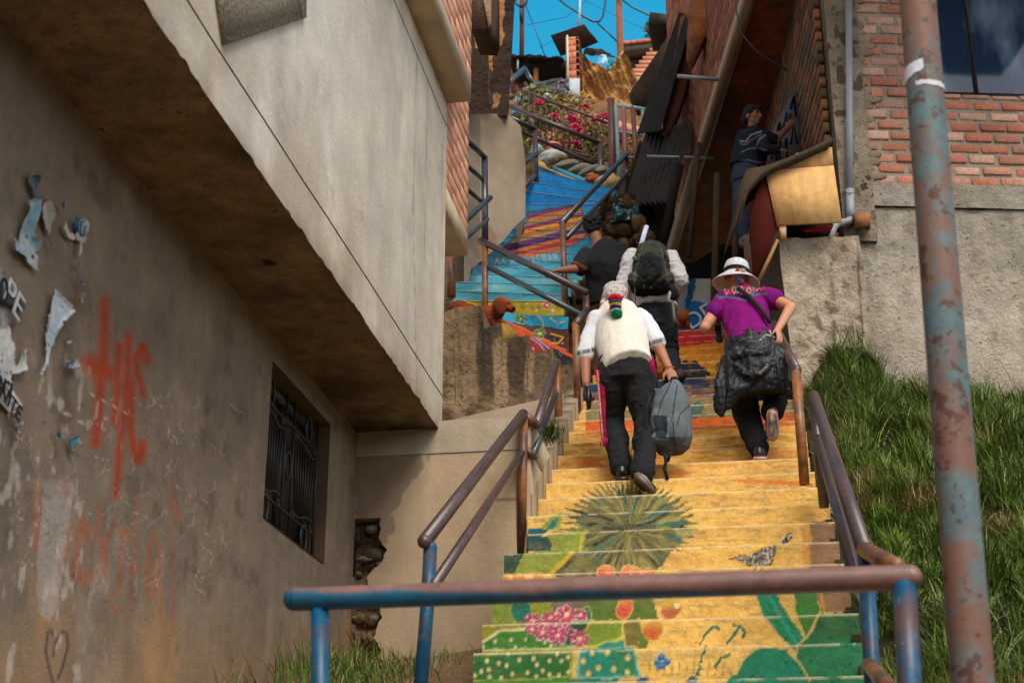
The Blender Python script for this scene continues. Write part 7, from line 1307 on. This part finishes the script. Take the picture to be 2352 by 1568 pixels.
# hat
ht_ = thing('tmp', 'x', 'x', (0, 0, 0)); bpy.data.objects.remove(ht_)
hc = W(1691, 632, 10.50); ax = nrm([.10, .12, 1.0]); hx = nrm(np.cross([0, 1, 0], ax)); hy = np.cross(ax, hx)
def ringp(r1, r2, z, wob=0): t = np.linspace(0, 2*math.pi, 49)[:-1]; return hc+np.cos(t)[:, None]*hx*r1+np.sin(t)[:, None]*hy*r2+ax*(z+wob*np.cos(2*t+.6))[:, None]
prof = [(.176, .185, -.086, .014), (.179, .188, -.082, .014), (.15, .16, -.052, .008), (.118, .13, -.026, .003), (.098, .112, -.008, 0), (.096, .110, .03, 0), (.094, .106, .07, 0), (.084, .096, .10, 0), (.06, .07, .118, 0), (.02, .024, .124, 0)]
V_ = np.vstack([ringp(*p) for p in prof]+[ringp(.165, .175, -.082, .014), ringp(.092, .106, -.012)]); n = 48
F_ = [(k*n+i, k*n+(i+1) % n, (k+1)*n+(i+1) % n, (k+1)*n+i) for k in range(len(prof)-1) for i in range(n)]+[tuple((len(prof)-1)*n+i for i in range(n))]
a0, a1 = len(prof)*n, (len(prof)+1)*n; F_ += [(i, a0+i, a0+(i+1) % n, (i+1) % n) for i in range(n)]+[(a0+i, a1+i, a1+(i+1) % n, a0+(i+1) % n) for i in range(n)]
hat = MB().add(V_, F_, L(204, 204, 206)).build('hat', M['knit'], wm, True)
b = MB(); nb = 48; V_ = np.vstack([ringp(.101, .116, -.004), ringp(.101, .115, .03)]); b.add(V_, [(i, (i+1) % n, n+(i+1) % n, n+i) for i in range(n)], L(26, 26, 30)); b.build('hat_band', M['cloth'], hat)
for k in range(40):
    t = k/40*2*math.pi; p = hc+math.cos(t)*hx*.180+math.sin(t)*hy*.189+ax*(-.083+.014*math.cos(2*t+.6)); q = p-(math.cos(t)*hx+math.sin(t)*hy)*.016+ax*.012
    if k == 0: b = MB()
    b.tube([p, q], .0016, 4, L(60, 60, 64))
b.build('hat_stitching', M['cloth'], hat)
for (u_, v_, r_, cl_) in ((1694, 620, .022, (214, 84, 40)), (1707, 622, .024, (206, 190, 160)), (1675, 634, .022, (150, 40, 120)), (1697, 642, .026, (96, 88, 180)), (1704, 646, .02, (130, 112, 40)), (1699, 628, .016, (190, 60, 60))):
    b = MB(); c0_ = W(u_, v_, 10.34); b.ell(c0_, r_*.55, col=L(*cl_))
    for k in range(120): d = nrm(g.normal(0, 1, 3)); e = nrm(np.cross(d, g.normal(0, 1, 3)))*.0022; b.add([c0_+d*r_*.4-e, c0_+d*r_*.4+e, c0_+d*r_*1.1], [(0, 1, 2)], np.array(L(*cl_))*g.uniform(.6, 1.3))
    b.tube([c0_, W(1700, 620, 10.36)], .002, 4, L(190, 170, 140)); b.build('pompom', M['knit'], hat)
b = MB(); limb(b, [W(1650, 740, 10.5), W(1652, 778, 10.5)], [.028, .034]); bt = b.build('bottle', M['plastic'], None, True); b_c = tag(bt, 'dark drinking bottle with a rope loop at the left hand of the woman in purple', 'bottle'); 
at_ = bt.data.color_attributes['Col']; at_.data.foreach_set('color', np.tile([*L(44, 52, 50), 1], len(bt.data.vertices)).astype(np.float32)); MB().tube([W(1644, 736, 10.46), W(1650, 730, 10.44), W(1657, 737, 10.46), W(1651, 745, 10.46), W(1644, 738, 10.46)], .006, 6, L(150, 130, 96)).build('rope_loop', M['knit'], bt, True)
# ---------- backpacker ----------
bm2 = person('man in white shirt and black trousers bent under a green hiking pack', W(1540, 870, 12.7))
b = MB(); SLB, SRB = W(1452, 592, 12.62), W(1538, 592, 12.62); ELB, WLB = W(1432, 660, 12.6), W(1440, 712, 12.75); ERB, WRB = W(1562, 642, 12.55), W(1552, 682, 12.75)
torso(b, [(W(1502, 730, 12.6), .15, .11, XR), (W(1498, 680, 12.66), .15, .10, XR), (W(1494, 620, 12.72), .17, .11, XR), (W(1492, 590, 12.76), .15, .09, XR), (W(1486, 572, 12.82), .06, .06, XR)]); hb_ = W(1483, 552, 12.88); limb(b, [W(1486, 575, 12.82), hb_], [.055, .05]); head(b, hb_, [.1, .8, -.5], [0, .5, .85])
limb(b, [SLB, ELB, WLB], [.055, .045, .028]); limb(b, [SRB, ERB, WRB], [.055, .045, .028]); hand(b, WRB, [0, .5, -.6], [1, -.4, 0], [0, .6, 0], .9); hand(b, WLB, [0, .5, -.6], [-1, -.4, 0], [0, .6, 0], .9)
for h, k, a in (((1480, 740, 12.6), (1482, 812, 12.75), (1492, 900, 12.35)), ((1526, 740, 12.6), (1534, 805, 12.75), (1552, 862, 12.62))): limb(b, [W(*h), W(*k), W(*a)], [.055, .04, .03])
organic('body', b, .009, 3, 'skin', skinf(L(178, 122, 94)), bm2)
b = MB(); torso(b, [(W(1502, 708, 12.6), .20, .14, XR), (W(1499, 680, 12.64), .19, .13, XR), (W(1494, 620, 12.72), .20, .13, XR), (W(1492, 592, 12.76), .18, .11, XR), (W(1487, 575, 12.82), .08, .08, XR)]); limb(b, [SLB, ELB, ELB*.6+WLB*.4], [.078, .078, .06]); limb(b, [SRB, ERB, ERB*.6+WRB*.4], [.078, .08, .058])
organic('shirt', b, .011, 3, 'cloth', np.array(L(206, 200, 200)), bm2, [(.026, .16, (1, 1, 1.6)), (.012, .07, (1, 1, 2))], 31)
b = MB(); trous(b, [W(1500, 690, 12.64), W(1502, 730, 12.6), W(1503, 755, 12.6)], [([W(1478, 750, 12.6), W(1480, 815, 12.72), W(1490, 898, 12.4)], [.108, .09, .08]), ([W(1526, 750, 12.6), W(1535, 810, 12.7), W(1548, 862, 12.55)], [.108, .088, .072])], .175)
organic('trousers', b, .011, 3, 'cloth', lambda v: (lambda s: (s.line([(1526, 694), (1544, 700)], 5, (20, 110, 130), .9), s.line([(1516, 715), (1548, 735)], 2, (16, 18, 20), .8), s.c)[-1])(Paint(v, L(42, 44, 48))), bm2, [(.026, .16, (1, 1, .7)), (.014, .07, (1, 1, 1.4))], 33)
b = MB(); shoe(b, W(1560, 858, 12.52), W(1570, 858, 12.66), .05); organic('shoe', b, .009, 2, 'cloth', np.array(L(84, 70, 58)), bm2); b = MB(); shoe(b, W(1492, 902, 12.3), W(1492, 900, 12.5), .05); organic('shoe', b, .009, 2, 'cloth', np.array(L(60, 52, 46)), bm2)
b = MB(); b.ell(W(1484, 548, 12.84), (.088, .095, .085)); organic('hair', b, .009, 1, 'hair', np.array(L(50, 34, 26)), bm2, [(.016, .03, (1, 1, 1))], 3)
hp = thing('hiking_backpack', 'green and black hiking pack worn by the man in the white shirt', 'backpack', W(1495, 670, 12.4))
b = MB(); S_ = [(558, 1476, 1510, .07), (568, 1465, 1526, .11), (590, 1458, 1534, .14), (620, 1452, 1538, .16), (645, 1447, 1542, .16), (662, 1450, 1542, .14), (672, 1458, 1534, .10)]
b.loft([(W((u0+u1)/2, v_, 12.42), XR*(u1-u0)/2/256, np.array([0, d, 0])) for v_, u0, u1, d in S_][::-1], 26); b.ell(W(1495, 612, 12.28), (.115, .06, .15)); b.ell(W(1456, 645, 12.34), (.05, .07, .09)); b.ell(W(1535, 645, 12.34), (.05, .07, .09))
def hpc(v):
    s = Paint(v, L(62, 64, 54)); s.ell(1494, 612, 27, 34, (36, 38, 40), soft=.1); s.put((s.y > 645)*1., (26, 28, 28), .85); s.line([(1478, 562), (1464, 600), (1456, 650)], 3, (96, 100, 80), .6); s.line([(1514, 562), (1528, 600), (1534, 650)], 3, (96, 100, 80), .6); s.line([(1468, 590), (1520, 592)], 1.6, (20, 22, 20), .8); s.line([(1452, 626), (1474, 640)], 2, (110, 110, 92), .6); s.line([(1540, 626), (1516, 640)], 2, (110, 110, 92), .6); s.ell(1494, 640, 6, 6, (70, 72, 56)); s.ell(1480, 656, 2.5, 3, (160, 160, 150)); s.ell(1497, 659, 2, 2, (80, 150, 120)); return s.c
organic('pack_shell', b, .009, 3, 'cloth', hpc, hp, [(.02, .09, (1, 1, 1)), (.008, .04, (1, 1, 1))], 41)
for p_, w_, c__ in (([(1456, 590), (1462, 600)], .02, (90, 92, 76)), ([(1545, 690), (1549, 730), (1551, 742)], .014, (110, 104, 90)), ([(1458, 660), (1460, 700)], .004, (80, 80, 76)), ([(1530, 575), (1536, 600)], .012, (90, 92, 76)), ([(1540, 655), (1550, 670), (1546, 688)], .03, (36, 36, 36))):
    MB().tube([W(u, v, 12.3) for u, v in p_], w_, 8, L(*c__)).build('strap', M['cloth'], hp, True)
tag(MB().tube([W(1468, 578, 12.62), W(1485, 520, 12.7)], .022, 14, L(206, 214, 232)).build('paper_roll', M['paper'], None, True), 'rolled white paper sticking up out of the green pack', 'paper roll')
# ---------- man in black ----------
bk_ = person('man in black short-sleeved shirt with greying hair, hand resting on the rail', W(1390, 900, 13.2))
b = MB(); SLK, SRK = W(1348, 588, 13.05), W(1446, 586, 13.1); ELK, WLK = W(1330, 617, 12.82), W(1284, 621, 12.72)
torso(b, [(W(1396, 720, 13.2), .15, .11, XR), (W(1394, 670, 13.15), .15, .11, XR), (W(1392, 610, 13.08), .17, .12, XR), (W(1386, 580, 13.1), .14, .09, XR), (W(1374, 560, 13.12), .06, .06, XR)]); hk = W(1362, 522, 13.18); limb(b, [W(1376, 566, 13.12), hk], [.06, .055]); head(b, hk, [-.35, .9, -.1], [0, .1, 1])
limb(b, [SLK, ELK, WLK], [.06, .05, .03]); hand(b, WLK, W(1252, 626, 12.66)-WLK, [0, -.4, 1], [0, .8, -.2], .75); limb(b, [SRK, W(1450, 640, 13.0), W(1440, 690, 13.2)], [.06, .045, .03]); hand(b, W(1440, 690, 13.2), [0, .3, -.9], [1, 0, 0], [0, 1, 0], .6)
for h, k, a in (((1376, 735, 13.2), (1374, 800, 13.3), (1380, 880, 13.2)), ((1412, 735, 13.2), (1414, 800, 13.3), (1412, 880, 13.2))): limb(b, [W(*h), W(*k), W(*a)], [.055, .04, .03])
organic('body', b, .009, 3, 'skin', skinf(L(140, 88, 64)), bk_)
b = MB(); torso(b, [(W(1398, 700, 13.12), .19, .14, XR), (W(1397, 660, 13.1), .205, .15, XR), (W(1397, 612, 13.04), .232, .155, XR), (W(1394, 582, 13.06), .205, .12, XR), (W(1380, 562, 13.1), .09, .08, XR)]); limb(b, [SLK, ELK+(SLK-ELK)*.1], [.085, .078]); limb(b, [SRK, W(1450, 632, 13.0)], [.08, .08])
organic('shirt', b, .011, 3, 'cloth', lambda v: (lambda s: (s.line([(1304, 600), (1322, 602), (1346, 616)], 4, (150, 60, 40), .9), s.c)[-1])(Paint(v, L(36, 36, 38))), bk_, [(.022, .2, (1, 1, .6)), (.008, .08, (1, 1, 1))], 51)
b = MB(); trous(b, [W(1396, 690, 13.14), W(1396, 730, 13.18), W(1395, 750, 13.2)], [([W(1376, 745, 13.2), W(1374, 805, 13.28), W(1380, 880, 13.2)], [.1, .085, .07]), ([W(1414, 745, 13.2), W(1414, 805, 13.28), W(1412, 880, 13.2)], [.1, .085, .07])], .16); organic('trousers', b, .012, 2, 'cloth', np.array(L(96, 66, 48)), bk_, [(.02, .16, (1, 1, 1))], 53)
b = MB(); b.ell(hk+[.0, -.01, .045], (.092, .102, .085)); b.ell(hk+[.0, -.05, -.01], (.082, .06, .08))
for k in range(60): d = nrm(g.normal(0, 1, 3)*[1, 1, .9]+[0, -.3, .3]); b.ell(hk+[0, -.02, .03]+d*[.085, .095, .085], .018, n=8, m=6)
organic('hair', b, .007, 0, 'hair', lambda v: np.array(L(30, 28, 28))*(1+5*np.clip((vnoise(v, .016, 8)-.62)*5, 0, 1)*(fbm(v, .08, 2, 9) > .45))[:, None], bk_, [(.016, .025, (1, 1, 1))], 7)
MB().tube([WLK+[.0, .0, .034], WLK+[.004, -.034, 0], WLK+[0, 0, -.034], WLK+[-.002, .034, 0], WLK+[0, 0, .034]], .004, 6, L(150, 140, 120)).build('bracelet', M['metal'], bk_, True)
# ---------- boy ----------
by_ = person('boy in dark striped sweater reaching to the wall above the plywood box', W(1700, 570, 12.9))
b = MB(); hB = W(1729, 268, 12.95); SB1, SB2 = W(1708, 312, 13.0), W(1752, 314, 12.85); EB2, WB2 = W(1783, 322, 12.85), W(1810, 292, 12.95); EB1, WB1 = W(1758, 342, 12.75), W(1790, 345, 12.75)
torso(b, [(W(1716, 400, 12.95), .13, .10, XR), (W(1724, 350, 12.95), .13, .10, XR), (W(1728, 318, 12.95), .14, .10, XR), (W(1729, 300, 12.96), .06, .06, XR)]); limb(b, [W(1729, 302, 12.96), hB], [.045, .045]); Ph = head(b, hB, [.72, -.65, -.12], [0.05, 0, 1], .92)
limb(b, [SB2, EB2, WB2], [.05, .038, .025]); hand(b, WB2, W(1822, 276, 12.98)-WB2, [0, -1, .3], [-.5, 0, .7], .3, .9); limb(b, [SB2, EB1, WB1], [.05, .038, .025]); hand(b, WB1, [.8, 0, -.1], [0, -.5, 1], [0, -1, 0], .8, .9)
for h, k, a in (((1704, 405, 12.95), (1700, 470, 12.8), (1704, 545, 12.9)), ((1726, 405, 12.95), (1722, 470, 12.8), (1722, 545, 12.95))): limb(b, [W(*h), W(*k), W(*a)], [.045, .035, .024])
def boyc(v):
    c = np.tile(L(124, 78, 54), (len(v), 1)); 
    for e in (-1, 1):
        p = Ph(e*.030, .092, .004); d = np.linalg.norm(v-p, axis=1); c[d < .011] = L(40, 26, 20); d2 = np.linalg.norm((v-Ph(e*.032, .095, .022))*[1, 1, 2.4], axis=1); c[d2 < .017] = L(34, 24, 20)
    d = np.linalg.norm((v-Ph(0, .1, -.066))*[1, 1, 2.6], axis=1); c[d < .022] = L(120, 60, 52); return c
organic('body', b, .0065, 2, 'skin', boyc, by_)
b = MB(); b.ell(Ph(0, -.022, .05), (.085, .095, .075)); b.ell(Ph(0, -.05, .0), (.078, .06, .07)); b.ell(Ph(0, .035, .075), (.062, .05, .032)); organic('hair', b, .008, 1, 'hair', np.array(L(22, 18, 17)), by_, [(.01, .03, (1, 1, 1))], 3)
b = MB(); torso(b, [(W(1716, 385, 12.95), .17, .125, XR), (W(1724, 345, 12.95), .165, .12, XR), (W(1729, 318, 12.95), .16, .12, XR), (W(1729, 304, 12.96), .09, .08, XR), (W(1729, 296, 12.96), .065, .065, XR)]); limb(b, [SB2, EB2+(SB2-EB2)*.2], [.07, .055]); limb(b, [SB2, EB1, WB1+(EB1-WB1)*.2], [.07, .055, .045]); limb(b, [SB1, W(1700, 350, 13.1)], [.07, .055])
def swc(v):
    s = Paint(v, L(22, 28, 36)); 
    for l_, w_, c__ in (([(1700, 324), (1714, 325), (1724, 310), (1748, 302)], 4, (190, 196, 210)), ([(1700, 328), (1716, 328), (1728, 314), (1746, 306)], 3.5, (120, 30, 50)), ([(1700, 331), (1714, 332), (1728, 320), (1750, 308)], 2, (180, 186, 200)), ([(1738, 334), (1744, 320), (1758, 310)], 6, (150, 156, 170)), ([(1702, 350), (1722, 341), (1740, 340), (1760, 345)], 3, (160, 165, 178)), ([(1704, 370), (1720, 367), (1736, 372), (1762, 374)], 2.4, (150, 156, 170)), ([(1704, 374), (1722, 371), (1740, 376)], 1.6, (150, 156, 170))): s.line(l_, w_*.8, tuple(int(c*.62) for c in c__), .9, .4)
    s.put((s.x > 1762)*1., (26, 22, 26), .8); return s.c
organic('sweater', b, .008, 2, 'cloth', swc, by_, [(.014, .12, (1, 1, 1))], 61)
b = MB(); trous(b, [W(1716, 385, 12.95), W(1714, 405, 12.95), W(1714, 420, 12.95)], [([W(1703, 415, 12.95), W(1699, 470, 12.82), W(1703, 540, 12.92)], [.085, .07, .055]), ([W(1727, 415, 12.95), W(1722, 470, 12.82), W(1722, 540, 12.97)], [.085, .07, .055])], .13); organic('trousers', b, .010, 2, 'cloth', np.array(L(46, 52, 68)), by_, [(.016, .12, (1, 1, 1))], 63)
for a, c1_ in (((1704, 552, 12.88), (1716, 556, 12.78)), ((1722, 552, 12.92), (1734, 556, 12.84))): b = MB(); shoe(b, W(*a), W(*c1_), .042); organic('shoe', b, .008, 2, 'plastic', np.array(L(46, 54, 70)), by_)
lz_ = W(1712, 566, 12.9)[2]; o_ = MB().box((.06, 12.62, lz_-1.2), (.75, 13.35, lz_-.005), L(96, 78, 60)).build('concrete_plinth', M['concrete']); tag(o_, 'shaded concrete plinth on which the boy stands beside the plywood box', 'plinth')
# ---------- dog ----------
dg_ = thing('dog', 'reddish-brown long-eared dog lying on the turn of the stairs, head raised to the right', 'dog', W(1100, 735, 12.5))
b = MB(); hd_ = W(1152, 700, 12.42); B_ = np.eye(3)
b.loft([(W(1040, 728, 12.6), np.array([0, .03, 0]), np.array([0, 0, .04])), (W(1052, 727, 12.6), np.array([0, .10, 0]), np.array([0, 0, .10])), (W(1072, 728, 12.58), np.array([0, .13, 0]), np.array([0, 0, .12])), (W(1100, 732, 12.55), np.array([0, .12, 0]), np.array([0, 0, .10])), (W(1128, 730, 12.5), np.array([0, .12, 0]), np.array([0, 0, .12])), (W(1142, 728, 12.48), np.array([0, .08, 0]), np.array([0, 0, .09]))], 18)
limb(b, [W(1128, 730, 12.5), W(1138, 718, 12.46), W(1148, 705, 12.43)], [.10, .08, .07]); b.ell(W(1055, 712, 12.62), (.11, .12, .085)); b.ell(W(1076, 716, 12.6), (.10, .12, .07)); b.ell(hd_, (.085, .07, .075)); b.ell(W(1160, 701, 12.4), (.06, .05, .055)); limb(b, [W(1162, 704, 12.4), W(1176, 710, 12.38)], [.042, .033]); b.ell(W(1180, 708, 12.375), (.018, .02, .016)); b.ell(W(1166, 694, 12.4), (.03, .035, .018))
limb(b, [W(1138, 745, 12.45), W(1150, 756, 12.4), W(1160, 760, 12.38)], [.05, .035, .03]); limb(b, [W(1050, 724, 12.5), W(1070, 738, 12.4), W(1090, 740, 12.38)], [.08, .05, .035]); limb(b, [W(1044, 716, 12.62), W(1030, 724, 12.6), W(1020, 730, 12.5)], [.03, .02, .012])
def dgc(v):
    s = Paint(v, L(122, 56, 26)); s.n = fbm(v, .04, 3, 5); s.put(np.clip((fbm(v, .08, 3, 6)-.5)*5, 0, 1), (150, 76, 38), .6); s.put(np.clip(1-np.hypot(s.x-1176, s.y-712)/14, 0, 1), (84, 42, 24), .8); s.line([(1122, 716), (1136, 728), (1146, 732)], 2.5, (60, 50, 46), .9); s.ell(1181, 707, 4, 4, (34, 20, 16), soft=.4); s.ell(1167, 697, 2.6, 2.2, (24, 14, 10), soft=.4); s.line([(1166, 712), (1180, 714)], 1.4, (50, 24, 14), .7); return s.c
organic('body', b, .007, 2, 'cloth', dgc, dg_, [(.006, .03, (1, 1, 1))], 5)
b = MB(); b.loft([(W(1143, 692, 12.36), np.array([.03, 0, 0]), np.array([0, .02, 0])), (W(1145, 702, 12.34), np.array([.055, 0, 0]), np.array([0, .02, 0])), (W(1150, 713, 12.33), np.array([.052, 0, 0]), np.array([0, .02, 0])), (W(1152, 722, 12.33), np.array([.025, 0, 0]), np.array([0, .014, 0]))][::-1], 14); organic('ear', b, .007, 2, 'cloth', np.array(L(92, 40, 20)), dg_, [(.006, .03, (1, 1, .5))], 6)
